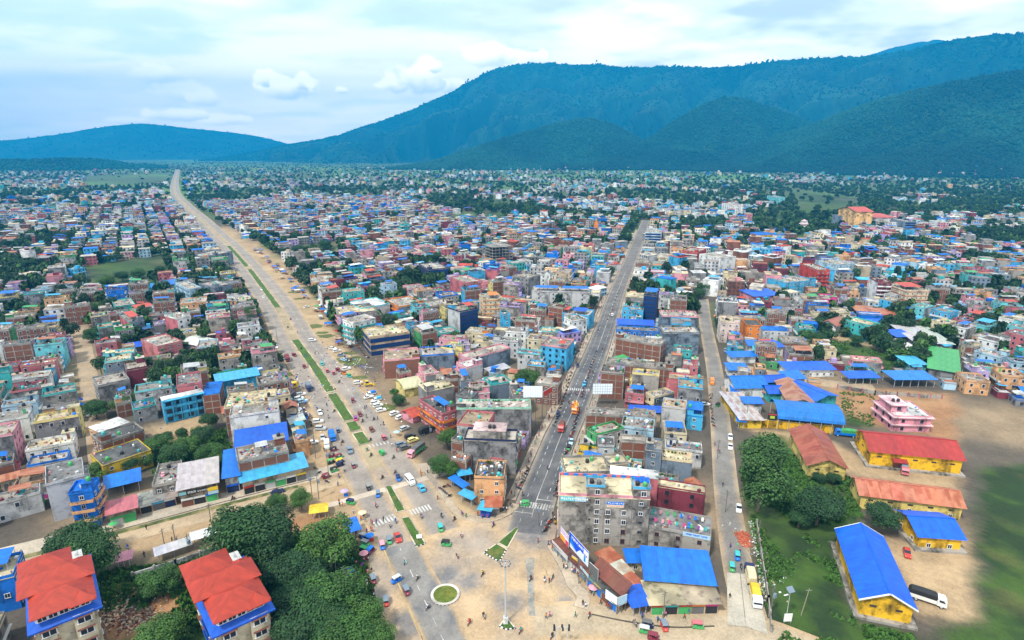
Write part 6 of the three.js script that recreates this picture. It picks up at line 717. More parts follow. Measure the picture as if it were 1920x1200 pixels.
// ------------------------------------------------------------------ the far town: too small to tell apart, one object
const OPEN = GREENS.slice(10), hashGrid = new Map();
const nearHouse = (x, z, r) => { const cx = Math.floor(x / 16), cz = Math.floor(z / 16); for (let i = -1; i <= 1; i++) for (let k = -1; k <= 1; k++) for (const q of hashGrid.get((cx + i) * 100003 + cz + k) || []) if (Math.hypot(q[0] - x, q[1] - z) < r) return true; return false; };
const addHouse = (x, z) => { const k = Math.floor(x / 16) * 100003 + Math.floor(z / 16); if (!hashGrid.has(k)) hashGrid.set(k, []); hashGrid.get(k).push([x, z]); };
for (const o of [...LOTS, ...HAND]) addHouse(o.x, o.z);
const onRoad = (x, z, m) => distSeg(x, z, ROAD_A)[0] < 15 + m || distSeg(x, z, ROAD_B)[0] < 9 + m;
const woody = (x, z) => { const p = toPx(x, 0, z); const right = smooth(1080, 1500, p[0]), d = Math.hypot(x, z); return fbm(x / 130 + 11, z / 190 + 4, 4) + 0.12 * right * smooth(750, 1500, d) + 0.05 * smooth(900, 1700, d) - 0.06 * smooth(1900, 3000, d); };
{ const R = rng(77), mb = new MB(), wb = new MB();
  for (const o of FAR) { const d = Math.hypot(o.x, o.z), r = R(); plainHouse(mb, wb, o.x, o.z, o.w, o.d, o.st, o.rot, pick(R, PAL), pick(R, ['slab', 'concrete', 'slab', 'grey', 'cream', 'tan', 'blue', 'rust', 'palegrey']), R, d < 700 ? 2 : 1); }
  let n = 0; for (let t = 0; t < 30000 && n < 4300; t++) { const u = -120 + R() * 2160, v = 306 + Math.pow(R(), 0.9) * 256, [x, z] = P(u, v); if (z < -4300 || occ(x, z) || onRoad(x, z, 5)) continue; if (v < 322 && R() < 0.5) continue; if (woody(x, z) > 0.535 - 0.03 * R() || OPEN.some((p) => inside(p, x, z))) continue; if (nearHouse(x, z, 13.5)) continue; addHouse(x, z); n++;
    const a = Math.floor(fbm(x / 200, z / 200, 2) * 12) * 0.26 + (R() < 0.5 ? 0 : Math.PI / 2), w = 8 + R() * 6, d = 8 + R() * 5, st = 1 + Math.floor(R() * 3.5); plainHouse(mb, wb, x, z, w, d, st, a, pick(R, R() < 0.45 ? ['white', 'white', 'cream', 'palegrey', 'paleblue'] : PAL), pick(R, ['slab', 'cream', 'palegrey', 'white', 'white', 'tan', 'blue', 'white', 'redroof', 'sky']), R, Math.hypot(x, z) < 1500 ? 1 : 0); }
  for (const k of [3, 4, 5, 0]) { const hl = HILLS[k]; for (let i = 0, m = 0; i < 900 && m < (k ? 75 : 60); i++) { const a = Math.floor(R() * hl.N), b = Math.floor(1 + R() * R() * hl.R * (k ? 0.16 : 0.06)), p = hl.fn(a, b), u = toPx(p[0], p[1], p[2]); if (p[1] < 2 || u[0] < 0 || u[0] > 1920 || fbm(p[0] / 150, p[2] / 150, 3) < 0.5) continue; m++; plainHouse(mb, wb, p[0], p[2], 9 + R() * 6, 8 + R() * 4, 1 + Math.floor(R() * 2.6), R() * 3, pick(R, ['white', 'cream', 'palegrey', 'pink', 'sky', 'peach', 'white']), pick(R, ['white', 'cream', 'blue', 'palegrey', 'redroof']), R, 0, p[1] - 2); } }
  const g = thing('far_town_houses', 'hundreds of small coloured houses spreading across the valley floor', 'houses'); g.userData.kind = 'stuff'; mb.build('house_body', vmat('plaster'), g, 'stuff'); wb.build('window', vmat(null, 0.5), g, 'stuff'); }
// ------------------------------------------------------------------ trees
function crownGeo(seed, lobes, leaves, size, shape, tone) {
  const R = rng(seed), L = []; for (let i = 0; i < lobes; i++) { const a = R() * 6.283, y = -0.55 + R() * 1.45, k = Math.sqrt(Math.max(0.05, 1 - (y * 0.85) ** 2)) * (0.35 + R() * 0.45); L.push([Math.cos(a) * k * shape[0], y * 0.62 * shape[1], Math.sin(a) * k * shape[0], 0.3 + R() * 0.24, 0.75 + R() * 0.5]); }
  const pos = [], nor = [], col = [], uv = [], n = leaves;
  for (let i = 0; i < n; i++) { const l = L[Math.floor(R() * lobes)]; let a = R() * 6.283, c = R() * 2 - 1, s = Math.sqrt(1 - c * c), d = [Math.cos(a) * s, c, Math.sin(a) * s]; if (d[1] < -0.35 && R() < 0.7) d[1] = -d[1]; const rr = l[3] * (0.72 + 0.42 * Math.pow(R(), 0.6)), p = [l[0] + d[0] * rr, l[1] + d[1] * rr * 0.9, l[2] + d[2] * rr];
    const nn = [d[0] + (R() - 0.5) * 1.5, d[1] + 0.35 + (R() - 0.5) * 1.5, d[2] + (R() - 0.5) * 1.5], q = Math.hypot(...nn); nn.forEach((x, j) => (nn[j] = x / q)); let t = [nn[1], -nn[0], 0.2]; let tl = Math.hypot(...t) || 1; t = t.map((x) => x / tl); const b = [nn[1] * t[2] - nn[2] * t[1], nn[2] * t[0] - nn[0] * t[2], nn[0] * t[1] - nn[1] * t[0]], z = size * (0.6 + R() * 0.8), e = z * (0.55 + R() * 0.35);
    const v = [[-z, 0], [0, -e], [z, 0], [0, e]].map(([x, y], j) => [0, 1, 2].map((m) => p[m] + t[m] * x + b[m] * y + (j % 2 ? 0 : -nn[m] * z * 0.25))); const k = l[4] * (0.7 + R() * 0.6), w = R() < 0.12 ? 1.25 : 1, cc = [tone[0] * k * w, tone[1] * k, tone[2] * k];
    for (const j of [0, 1, 2, 0, 2, 3]) { pos.push(...v[j]); nor.push(...nn); col.push(...cc); uv.push(0, 0); } }
  const g = new THREE.BufferGeometry(); g.setAttribute('position', new THREE.Float32BufferAttribute(pos, 3)); g.setAttribute('normal', new THREE.Float32BufferAttribute(nor, 3)); g.setAttribute('color', new THREE.Float32BufferAttribute(col, 3)); g.setAttribute('uv', new THREE.Float32BufferAttribute(uv, 2)); return g;
}
const GREEN = [[0.034, 0.1, 0.013], [0.022, 0.078, 0.013], [0.045, 0.115, 0.014], [0.018, 0.064, 0.014]], LEAF = vmat(null, 0.75);
const BIG = [0, 1, 2, 3].map((i) => crownGeo(200 + i, 26, 11000, 0.043, [1, 1.1], GREEN[i])), TALL = crownGeo(230, 30, 11000, 0.042, [0.95, 1.9], [0.04, 0.105, 0.02]), DARKT = crownGeo(231, 26, 11000, 0.043, [1, 1], [0.016, 0.06, 0.014]);
const MIDC = [0, 1, 2, 3].map((i) => crownGeo(300 + i, 15, 1100, 0.11, [1, 1.05], GREEN[i]));
const FARC = [0, 1].map((i) => crownGeo(330 + i, 9, 130, 0.32, [1, 0.9], GREEN[i + 2].map((c) => c * 0.85)));
const TRUNK = (() => { const gs = [new THREE.CylinderGeometry(0.55, 1, 1, 8, 1).translate(0, 0.5, 0)]; for (let i = 0; i < 5; i++) { const a = i * 1.257 + 0.4, g = new THREE.CylinderGeometry(0.16, 0.42, 0.62, 6).translate(0, 0.31, 0); g.rotateZ(0.55 + (i % 2) * 0.25); g.rotateY(a); g.translate(0, 0.72 + (i % 3) * 0.1, 0); gs.push(g); } return mergeGeometries(gs.map((g) => g.toNonIndexed())); })();
const BARK = mat([0.16, 0.115, 0.08], 'stain');
let treeN = 0;
function tree(x, z, r, h, label, geo, group = 'trees', name = 'tree') { const g = thing(name, label, 'tree', [x, 0, z], (treeN++ * 2.4) % 6.28, group), c = mesh('crown', geo, LEAF, g), t = mesh('trunk', TRUNK, BARK, g); const tall = geo === TALL, ch = tall ? 1.5 : 0.95; c.scale.set(r, r * (tall ? 1 : Math.min(1.5, Math.max(0.75, h / (2.4 * r)))), r); c.position.y = Math.max(r * 0.55, h - r * ch * c.scale.y / r); t.scale.set(Math.max(0.16, r * 0.075), Math.max(1, c.position.y * 0.95), Math.max(0.16, r * 0.075)); mark(x, z, r, r, 0); return g; }
const T1 = (u, v, r, h, geo, label) => { seenLabels.set(label, 1); const [x, z] = P(u, v); return tree(x, z, r, h, label, geo, 'big trees by the junction and the warehouses'); };
T1(1420, 958, 8.8, 26, TALL, 'very tall feathery tree beside the back street'); T1(1530, 985, 7, 11, DARKT, 'wide dark tree in front of the rust roofed warehouse'); T1(1650, 997, 4.8, 9, DARKT, 'round dark tree between two yellow warehouses'); T1(1496, 990, 3.4, 6, BIG[3], 'dark green tree left of the wide dark tree'); T1(1561, 908, 2.4, 4, BIG[3], 'small round bush at the gable of the rust roofed warehouse'); T1(1534, 905, 2.3, 3.6, DARKT, 'smaller dark bush at the gable of the rust roofed warehouse'); T1(1657, 948, 2.2, 4, BIG[0], 'little tree at the wall of the long rusty warehouse');
T1(462, 1075, 8.5, 19, BIG[1], 'tall tree at the edge of the sandy lane wood'); T1(505, 1070, 8, 18, BIG[3], 'dense tall tree behind the red roofed institute'); T1(620, 1068, 7.2, 14, BIG[2], 'broad bright tree beside the crowd at the avenue'); T1(582, 1120, 5.4, 10, BIG[3], 'dark tree below the broad bright tree'); T1(545, 1115, 6, 12, DARKT, 'dark tree right of the red roofed institute'); T1(632, 1160, 6.6, 12, BIG[0], 'yellow green tree at the lower edge of the avenue'); T1(678, 1190, 5, 8.5, BIG[2], 'bright tree nearest to the carriageway at the lower edge'); T1(596, 1185, 6, 11, BIG[1], 'green tree in the middle of the lower wood'); T1(566, 1215, 6, 10, BIG[3], 'dark tree low in the wood at the picture bottom'); T1(650, 1235, 6, 10, BIG[0], 'leafy tree at the very bottom of the wood'); T1(550, 1160, 5, 9, DARKT, 'shaded tree just right of the institute wall'); T1(700, 1230, 4.4, 8, BIG[2], 'small tree at the bottom beside the worn lane');  T1(620, 1215, 5.6, 10, BIG[1], 'rounded tree behind the bottom edge of the wood');
T1(302, 1118, 4.6, 7.5, BIG[0], 'round tree in the rubble yard left of the institute'); T1(303, 1222, 5.2, 8, BIG[2], 'tree at the bottom beside the institute garden'); T1(182, 1085, 6.5, 13, BIG[1], 'dark tree at the picture edge above the second institute'); T1(150, 1060, 6.5, 12, BIG[3], 'tree standing at the very edge below the pale lane'); T1(520, 960, 3.2, 6, BIG[0], 'small tree on the lane corner near the yellow stall'); T1(566, 955, 3.4, 6.5, BIG[2], 'pale bushy tree beside the bare poles');
T1(839, 842, 3.9, 8, BIG[2], 'bright tree against the blank grey wall'); T1(824, 893, 3.9, 7.5, BIG[0], 'green tree beside the blue stalls'); T1(843, 896, 3, 6.5, BIG[2], 'second green tree beside the blue stalls'); T1(988, 722, 6, 8, BIG[0], 'round tree over the brick house near the straight street'); T1(476, 622, 5.6, 17, TALL, 'tall olive tree beside the avenue'); T1(748, 760, 3.2, 5, BIG[1], 'small tree by the parked white cars'); T1(740, 745, 2, 4, BIG[2], 'little round tree above the parked white cars');
for (const [i, [u, v, r, h]] of [[300, 858, 4.5, 8], [330, 872, 5, 8], [352, 860, 4.6, 8], [385, 842, 4.2, 9], [398, 870, 4.6, 8], [343, 828, 2.4, 5.5], [372, 826, 2.2, 6], [393, 806, 3.6, 7], [410, 885, 3.5, 6], [310, 838, 3.4, 6], [195, 898, 4.2, 6.5], [247, 885, 3.4, 6], [270, 876, 3.4, 5.5], [182, 785, 4.8, 8], [228, 775, 4.2, 7], [252, 768, 4.5, 7], [275, 758, 4.4, 7.5], [290, 745, 4, 7], [305, 728, 3.6, 6], [335, 722, 3.4, 5], [362, 714, 3.2, 5], [385, 704, 3, 5], [404, 600, 6.5, 10], [425, 592, 6, 9], [394, 612, 4.5, 7], [180, 640, 6, 9], [205, 632, 6, 9], [222, 645, 5, 8], [175, 590, 6, 9], [170, 560, 7, 10], [200, 540, 7, 10], [230, 528, 6, 9], [262, 522, 6, 9], [300, 515, 5, 8]].entries()) { const [x, z] = P(u, v); tree(x, z, r, h, describe(['bushy green tree', 'dark leafy tree', 'rounded yellow green tree'][i % 3], ['in a green garden', 'in a thicket'], u, v), BIG[i % 4], 'garden trees left of the avenue'); }
for (const [i, [u, v, r, h]] of [[1512, 640, 5, 7], [1530, 648, 5.5, 8], [1548, 656, 5, 6], [1500, 668, 4, 6], [1520, 690, 4, 5], [1604, 650, 3.4, 7], [1683, 678, 6, 8], [1670, 660, 4, 6], [1568, 665, 3, 4], [1320, 552, 7, 10], [1338, 550, 6.5, 9], [1310, 560, 5, 7], [1222, 592, 4, 6], [1205, 596, 3.6, 5], [838, 608, 4, 9], [845, 618, 4, 8], [720, 582, 3, 6], [742, 516, 6, 8], [640, 540, 4, 6], [560, 478, 8, 11], [585, 476, 8, 11], [610, 468, 8, 11], [1420, 420, 9, 14], [1360, 400, 9, 12], [1500, 425, 9, 12], [1650, 470, 8, 10], [1750, 470, 8, 12], [1740, 420, 10, 14], [1240, 425, 8, 10], [1600, 455, 7, 10]].entries()) { const [x, z] = P(u, v); tree(x, z, r, h, describe(['spreading green tree', 'dark round tree', 'leafy mid-sized tree'][i % 3], ['among the houses', 'above the roofs'], u, v), i % 2 ? BIG[i % 4] : MIDC[i % 4], 'trees among the houses'); }
// trees of the town gaps
const NOTREES = [px([1125, 720], [1160, 600], [1330, 590], [1350, 950], [1040, 950]), px([700, 720], [1000, 640], [1085, 700], [960, 960], [850, 960], [800, 860]), px([1340, 615], [1475, 610], [1530, 700], [1820, 690], [1820, 830], [1350, 830])];
const IM = new THREE.Matrix4(), IQ = new THREE.Quaternion(), IV = new THREE.Vector3(), IS = new THREE.Vector3(), UPV = new THREE.Vector3(0, 1, 0), IC = new THREE.Color();
{ const R = rng(55), list = []; const blocked = new Set();
  for (let t = 0; t < 90000 && list.length < 17000; t++) { const u = -140 + R() * 2200, v = 299 + Math.pow(R(), 1.5) * 430, [x, z] = P(u, v); if (z < -6500 || onRoad(x, z, 2) || nearHouse(x, z, 8.5)) continue; const w = woody(x, z); const d = Math.hypot(x, z); if (w < 0.5 && R() > (d > 3300 ? 0.9 : d > 700 ? 0.42 : 0.12)) continue; if (d < 1000 && occ(x, z) && !GREENS.slice(0, 10).some((p) => inside(p, x, z))) continue; if (SANDS.some((p) => inside(p, x, z)) || SOILS.some((p) => inside(p, x, z))) continue; if (OPEN.slice(0, 9).some((p) => inside(p, x, z)) && R() < 0.93) continue; if (inside(GREENS[0], x, z) || inside(GREENS[1], x, z) || NOTREES.some((p) => inside(p, x, z))) continue;
    list.push([x, z, 2.6 + R() * 3.6 * (0.6 + 0.4 * smooth(300, 1200, d)), 5 + R() * 7, d]); }
  list.sort((a, b) => b[2] / b[4] - a[2] / a[4]); const near = list.slice(0, 110), rest = list.slice(110);
  near.forEach(([x, z, r, h], i) => { const p = toPx(x, h, z); tree(x, z, r * 0.85, h, describe(['small green tree', 'dark garden tree', 'light green tree', 'bushy courtyard tree'][i % 4], ['between roofs', 'in a gap', 'by a lane', 'with a low crown', 'taller than the roofs'], p[0], p[1]), MIDC[i % 4], 'small trees between the houses'); });
  const g = thing('town_trees', 'clumps of green trees scattered among the far houses', 'trees'); g.userData.kind = 'stuff';
  for (const k of [0, 1, 2]) { const part = rest.filter((_, i) => i % 3 === k), geo = k < 2 ? FARC[k] : MIDC[3], im = new THREE.InstancedMesh(geo, LEAF, part.length); part.forEach(([x, z, r, h], i) => { IQ.setFromAxisAngle(UPV, i * 2.4); IM.compose(IV.set(x, h * 0.55, z), IQ, IS.set(r, Math.max(r * 0.8, h * 0.55), r)); im.setMatrixAt(i, IM); const b = 0.55 + R() * 0.6; im.setColorAt(i, IC.setRGB(b, b, b * (0.8 + R() * 0.4))); }); im.name = 'crown'; im.userData.kind = 'stuff'; im.castShadow = im.receiveShadow = true; g.add(im); } }
{ // forest on the slopes
  const R = rng(66), geo = new THREE.IcosahedronGeometry(1, 1); { const p = geo.attributes.position; for (let i = 0; i < p.count; i++) { const k = 0.75 + 0.5 * hash2(Math.round(p.getX(i) * 50), Math.round(p.getY(i) * 50 + p.getZ(i) * 90)); p.setXYZ(i, p.getX(i) * k, p.getY(i) * k, p.getZ(i) * k); } geo.computeVertexNormals(); }
  const items = []; const per = [30000, 1500, 0, 22000, 22000, 45000, 2500];
  HILLS.forEach((hl, k) => { for (let i = 0; i < per[k]; i++) { const ridge = k === 0 ? R() < 0.5 : R() < 0.12, a = 1 + R() * (hl.N - 3), b = ridge ? hl.R - R() * R() * 5 + 1 : R() * hl.R, i0 = Math.floor(a), k0 = Math.floor(b), p = hl.fn(i0, k0), q = hl.fn(Math.min(hl.N - 1, i0 + 1), k0), r = hl.fn(i0, Math.min(hl.M - 1, k0 + 1)), fa = a - i0, fb = b - k0; const x = p[0] + (q[0] - p[0]) * fa + (r[0] - p[0]) * fb, y = p[1] + (q[1] - p[1]) * fa + (r[1] - p[1]) * fb, z = p[2] + (q[2] - p[2]) * fa + (r[2] - p[2]) * fb; if (y < 1) continue; const u = toPx(x, y, z); if (u[0] < -120 || u[0] > 2040) continue; items.push([x, y, z, (k === 0 ? 7 : k === 1 ? 8 : 5) * (0.6 + R() * 0.9)]); } });
  const im = new THREE.InstancedMesh(geo, mat([0.012, 0.062, 0.036], null, { r: 1 }), items.length); items.forEach(([x, y, z, r], i) => { IQ.setFromAxisAngle(UPV, i); IM.compose(IV.set(x, y + r * 0.5, z), IQ, IS.set(r, r * (0.9 + R() * 0.9), r)); im.setMatrixAt(i, IM); const b = (0.4 + R() * 0.7) * (0.55 + 0.95 * smooth(0.3, 0.7, fbm(x / 420 + 9, z / 420, 4))); im.setColorAt(i, IC.setRGB(b, b, b)); }); im.name = numbered('hill_forest'); tag(im, 'dense forest covering the mountain slopes', 'forest', null, 'stuff'); im.castShadow = im.receiveShadow = true; scene.add(im); }  // tree tone varies in broad patches, cloud shadow painted in with the clearings
{ // undergrowth: weeds on the green patches near the camera
  const R = rng(88), mb = new MB(); const put = (poly, n, s0) => { let a = 1e9, b = -1e9, c = 1e9, d = -1e9; for (const [x, z] of poly) { a = Math.min(a, x); b = Math.max(b, x); c = Math.min(c, z); d = Math.max(d, z); } for (let i = 0; i < n; i++) { const x = a + R() * (b - a), z = c + R() * (d - c); if (!inside(poly, x, z)) continue; const w = fbm(x / 9 + 3, z / 9, 3); if (w < 0.4 + R() * 0.14 || (occ(x, z) && HAND.some((o) => Math.hypot(o.x - x, o.z - z) < 9))) continue; const s = s0 * (0.4 + R()), k = 0.6 + R() * 0.8; mb.col([0.05 * k, 0.13 * k, 0.014 * k]); mb.at(x, 0, z, R() * 6); mb.tri([-s, 0.02, 0], [s, 0.05, s * 0.3], [R() * 0.3, s * 1.2, -0.2]); mb.tri([0, 0.02, -s], [s * 0.4, 0.05, s], [-0.2, s * 1.1, R() * 0.3]); } };
  put(GREENS[0], 34000, 0.62); put(GREENS[4], 9000, 0.9); put(GREENS[1], 2200, 0.7); put(GREENS[2], 1500, 0.5); put(GREENS[5], 2500, 0.8); put(GREENS[6], 1200, 0.7); mb.m = null; const o = mb.build('weeds', vmat(null, 0.8)); tag(o, 'knee high weeds and bushes on the green patches', 'weeds', null, 'stuff'); }
// ------------------------------------------------------------------ vehicles (forward is +x)
const prof = (pts, width, bevel = 0.05) => { const s = new THREE.Shape(pts.map(([a, b]) => new THREE.Vector2(a, b))); const g = new THREE.ExtrudeGeometry(s, { depth: width - 2 * bevel, bevelEnabled: true, bevelSize: bevel, bevelThickness: bevel, bevelSegments: 2, steps: 1, curveSegments: 4 }); g.translate(0, 0, -width / 2 + bevel); return g; };
const wheelGeo = (r, w) => new THREE.CylinderGeometry(r, r, w, 14).rotateX(Math.PI / 2);
const TYRE = mat([0.018, 0.018, 0.02], null, { r: 0.8 }), RIM = mat('steel', null, { r: 0.4 }), LAMP = mat([0.8, 0.8, 0.75], null, { r: 0.2 }), paint = (c) => mat(c, null, { r: 0.35 });
const GEO = {
  tukBody: prof([[-1.3, 0.28], [-1.35, 0.95], [-0.35, 1.0], [-0.25, 0.5], [0.7, 0.48], [0.85, 1.02], [1.15, 0.88], [1.36, 0.5], [1.32, 0.28]], 1.24, 0.06), tukTop: prof([[-1.38, 0.98], [-1.36, 1.55], [-1.15, 1.74], [0.6, 1.76], [0.95, 1.64], [0.93, 1.54], [0.6, 1.62], [-1.05, 1.6], [-1.2, 1.48], [-1.22, 0.98]], 1.3, 0.05), tukGlass: prof([[0.86, 1.02], [0.95, 1.02], [0.98, 1.58], [0.9, 1.6]], 1.1, 0.01), tukSeat: prof([[-0.9, 0.6], [-1.1, 1.15], [-0.98, 1.15], [-0.75, 0.75], [-0.3, 0.72], [-0.3, 0.6]], 1.05, 0.03), w22: wheelGeo(0.23, 0.12), w33: wheelGeo(0.33, 0.2), rim33: wheelGeo(0.19, 0.215), w5: wheelGeo(0.5, 0.3), rim5: wheelGeo(0.28, 0.32), lamp: new THREE.SphereGeometry(0.1, 8, 6),
  carBody: prof([[-2.05, 0.35], [-2.1, 0.75], [-1.95, 0.95], [0.75, 0.95], [1.85, 0.82], [2.08, 0.65], [2.08, 0.35]], 1.7, 0.1), carCab: prof([[-1.85, 0.95], [-1.4, 1.4], [0.15, 1.42], [0.95, 0.95]], 1.52, 0.08), carRoof: prof([[-1.42, 1.4], [-1.3, 1.47], [0.05, 1.48], [0.2, 1.41]], 1.4, 0.05),
  suvBody: prof([[-2.15, 0.45], [-2.2, 0.95], [-2.1, 1.15], [0.85, 1.15], [1.95, 1.08], [2.12, 0.9], [2.12, 0.45]], 1.78, 0.08), suvCab: prof([[-2.1, 1.15], [-2.0, 1.72], [0.35, 1.74], [0.95, 1.15]], 1.62, 0.06), suvRoof: prof([[-2.05, 1.72], [-2.0, 1.8], [0.3, 1.82], [0.42, 1.74]], 1.6, 0.04),
  vanBody: prof([[-2.6, 0.4], [-2.65, 1.2], [-2.6, 2.2], [-2.4, 2.32], [1.5, 2.3], [2.2, 1.35], [2.6, 1.15], [2.65, 0.4]], 1.9, 0.1), vanGlassF: prof([[1.62, 2.16], [2.17, 1.42], [2.24, 1.42], [1.7, 2.2]], 1.6, 0.01), vanGlassS: prof([[-2.3, 1.4], [-2.3, 2.0], [1.35, 2.0], [1.75, 1.4]], 1.96, 0.01),
  bikeWheel: new THREE.TorusGeometry(0.29, 0.055, 6, 14), bikeBody: prof([[-0.55, 0.55], [-0.75, 0.85], [-0.1, 0.78], [0.1, 0.95], [0.42, 0.92], [0.5, 0.7], [0.25, 0.35], [-0.2, 0.3]], 0.26, 0.05), bikeSeat: prof([[-0.75, 0.83], [-0.72, 0.92], [-0.05, 0.86], [0.02, 0.78]], 0.24, 0.04), bikeBar: mergeGeometries([new THREE.CylinderGeometry(0.025, 0.025, 0.7, 6).rotateX(Math.PI / 2).translate(0.4, 1.08, 0), new THREE.CylinderGeometry(0.03, 0.03, 0.85, 6).rotateZ(0.45).translate(0.55, 0.68, 0)]),
};
const yawTo = (u, v, du, dv) => { const a = P(u, v), b = P(u + du, v + dv); return Math.atan2(-(b[1] - a[1]), b[0] - a[0]); };
function wheels(g, list, geo, rim) { for (const [x, y, z] of list) { const w = mesh('wheel', geo, TYRE, g, [x, y, z]); if (rim) mesh('rim', rim, RIM, w); } }
function auto(c, top) { const g = new THREE.Group(); mesh('body', GEO.tukBody, paint(c), g); mesh('canopy', GEO.tukTop, mat(top, null, { r: 0.7 }), g); mesh('windscreen', GEO.tukGlass, GLASS, g); mesh('seat', GEO.tukSeat, mat('darkgrey'), g); wheels(g, [[0.95, 0.23, 0], [-0.9, 0.23, 0.52], [-0.9, 0.23, -0.52]], GEO.w22); mesh('headlight', GEO.lamp, LAMP, g, [1.3, 0.75, 0]); return g; }
function car(c, suv) { const g = new THREE.Group(), k = suv ? 'suv' : 'car', h = suv ? 0.1 : 0; mesh('body', GEO[k + 'Body'], paint(c), g); mesh('window', GEO[k + 'Cab'], GLASS, g); mesh('roof', GEO[k + 'Roof'], paint(c), g); wheels(g, [[1.3, 0.33 + h, 0.75], [1.3, 0.33 + h, -0.75], [-1.3, 0.33 + h, 0.75], [-1.3, 0.33 + h, -0.75]], GEO.w33, GEO.rim33); for (const s of [1, -1]) { mesh('headlight', GEO.lamp, LAMP, g, [suv ? 2.1 : 2.04, 0.72 + h * 2, s * 0.6]); mesh('tail_light', GEO.lamp, paint('red'), g, [suv ? -2.16 : -2.06, 0.75 + h * 2, s * 0.68]); } return g; }
function van(c) { const g = new THREE.Group(); mesh('body', GEO.vanBody, paint(c), g); mesh('windscreen', GEO.vanGlassF, GLASS, g); mesh('side_window', GEO.vanGlassS, GLASS, g); wheels(g, [[1.7, 0.34, 0.85], [1.7, 0.34, -0.85], [-1.6, 0.34, 0.85], [-1.6, 0.34, -0.85]], GEO.w33, GEO.rim33); for (const s of [1, -1]) mesh('headlight', GEO.lamp, LAMP, g, [2.62, 0.8, s * 0.65]); return g; }
function pickup(c, load) { const g = new THREE.Group(); mesh('cab', prof([[0.3, 0.5], [0.3, 1.75], [1.35, 1.72], [1.75, 1.15], [2.2, 1.0], [2.25, 0.5]], 1.65, 0.07), paint(c), g); mesh('windscreen', prof([[1.38, 1.68], [1.76, 1.18], [1.82, 1.2], [1.44, 1.72]], 1.45, 0.01), GLASS, g); mesh('side_window', prof([[0.5, 1.2], [0.5, 1.6], [1.3, 1.6], [1.6, 1.2]], 1.68, 0.01), GLASS, g); const m = new MB(); m.box(-0.95, 0.6, 0, 2.4, 0.12, 1.65, true); m.box(-0.95, 0.7, 0.79, 2.4, 0.4, 0.07); m.box(-0.95, 0.7, -0.79, 2.4, 0.4, 0.07); m.box(-2.12, 0.7, 0, 0.07, 0.4, 1.6); m.build('cargo_bed', paint(c), g); if (load) { const t = mesh('tarpaulin', prof([[-2.1, 0.9], [-2.1, 1.7], [-1.8, 1.95], [-0.1, 1.95], [0.2, 1.7], [0.2, 0.9]], 1.6, 0.15), mat(load, null, { r: 0.6 }), g); } wheels(g, [[1.45, 0.33, 0.72], [1.45, 0.33, -0.72], [-1.2, 0.33, 0.72], [-1.2, 0.33, -0.72]], GEO.w33, GEO.rim33); return g; }
function truck(cab, load, L = 6.4, bodyC) { const g = new THREE.Group(), x0 = L / 2 - 1.9; mesh('cab', prof([[x0, 0.7], [x0, 2.7], [x0 + 1.3, 2.72], [x0 + 1.8, 2.1], [x0 + 1.9, 0.7]], 2.3, 0.1), paint(cab), g); mesh('windscreen', prof([[x0 + 1.36, 2.6], [x0 + 1.79, 2.05], [x0 + 1.87, 2.02], [x0 + 1.9, 1.6], [x0 + 1.96, 1.6], [x0 + 1.9, 2.1], [x0 + 1.44, 2.66]], 2.0, 0.01), GLASS, g); mesh('side_window', prof([[x0 + 0.3, 1.8], [x0 + 0.3, 2.4], [x0 + 1.2, 2.4], [x0 + 1.6, 1.8]], 2.33, 0.01), GLASS, g);
  const l = L - 2.1, xc = x0 - 0.15 - l / 2, m = new MB(); m.box(xc, 0.85, 0, l, 0.2, 2.35, true); m.box(xc, 1.05, 1.14, l, 0.75, 0.1); m.box(xc, 1.05, -1.14, l, 0.75, 0.1); m.box(xc - l / 2 + 0.05, 1.05, 0, 0.1, 0.75, 2.2); m.box(xc + l / 2 - 0.05, 1.05, 0, 0.1, 1, 2.2); m.build('cargo_body', paint(bodyC || cab), g); mesh('tarpaulin', prof([[xc - l / 2 + 0.15, 1.3], [xc - l / 2 + 0.12, 2.45], [xc - l / 2 + 0.5, 2.85], [xc, 2.95], [xc + l / 2 - 0.5, 2.85], [xc + l / 2 - 0.12, 2.45], [xc + l / 2 - 0.15, 1.3]], 2.2, 0.3), mat(load, 'tin', { r: 0.7 }), g);
  const c = new MB(); c.box(0, 0.5, 0, L - 0.4, 0.35, 0.9, true); c.build('chassis', mat('darkgrey'), g); wheels(g, [[x0 + 0.9, 0.5, 0.98], [x0 + 0.9, 0.5, -0.98], [xc - l * 0.22, 0.5, 0.95], [xc - l * 0.22, 0.5, -0.95], [xc - l * 0.45 + 0.3, 0.5, 0.95], [xc - l * 0.45 + 0.3, 0.5, -0.95]], GEO.w5, GEO.rim5); for (const s of [1, -1]) mesh('headlight', GEO.lamp, LAMP, g, [x0 + 1.95, 0.95, s * 0.8]); return g; }
function bus(c) { const g = new THREE.Group(); mesh('body', prof([[-4.6, 0.5], [-4.7, 2.6], [-4.4, 2.95], [4.3, 2.95], [4.65, 2.6], [4.75, 0.5]], 2.4, 0.12), paint(c), g); mesh('windscreen', prof([[4.66, 1.5], [4.6, 2.6], [4.72, 2.6], [4.82, 1.5]], 2.1, 0.01), GLASS, g); for (let i = 0; i < 8; i++) { const m = new MB(); m.box(-4 + i * 1.05, 1.6, 0, 0.9, 0.8, 2.46); m.build('side_window', GLASS, g); } const s = new MB(); s.box(0, 1.15, 0, 9.2, 0.12, 2.45); s.build('stripe', mat('darkgrey'), g); wheels(g, [[3, 0.5, 1.05], [3, 0.5, -1.05], [-2.8, 0.5, 1.05], [-2.8, 0.5, -1.05]], GEO.w5, GEO.rim5); for (const q of [1, -1]) mesh('headlight', GEO.lamp, LAMP, g, [4.78, 0.9, q * 0.85]); return g; }
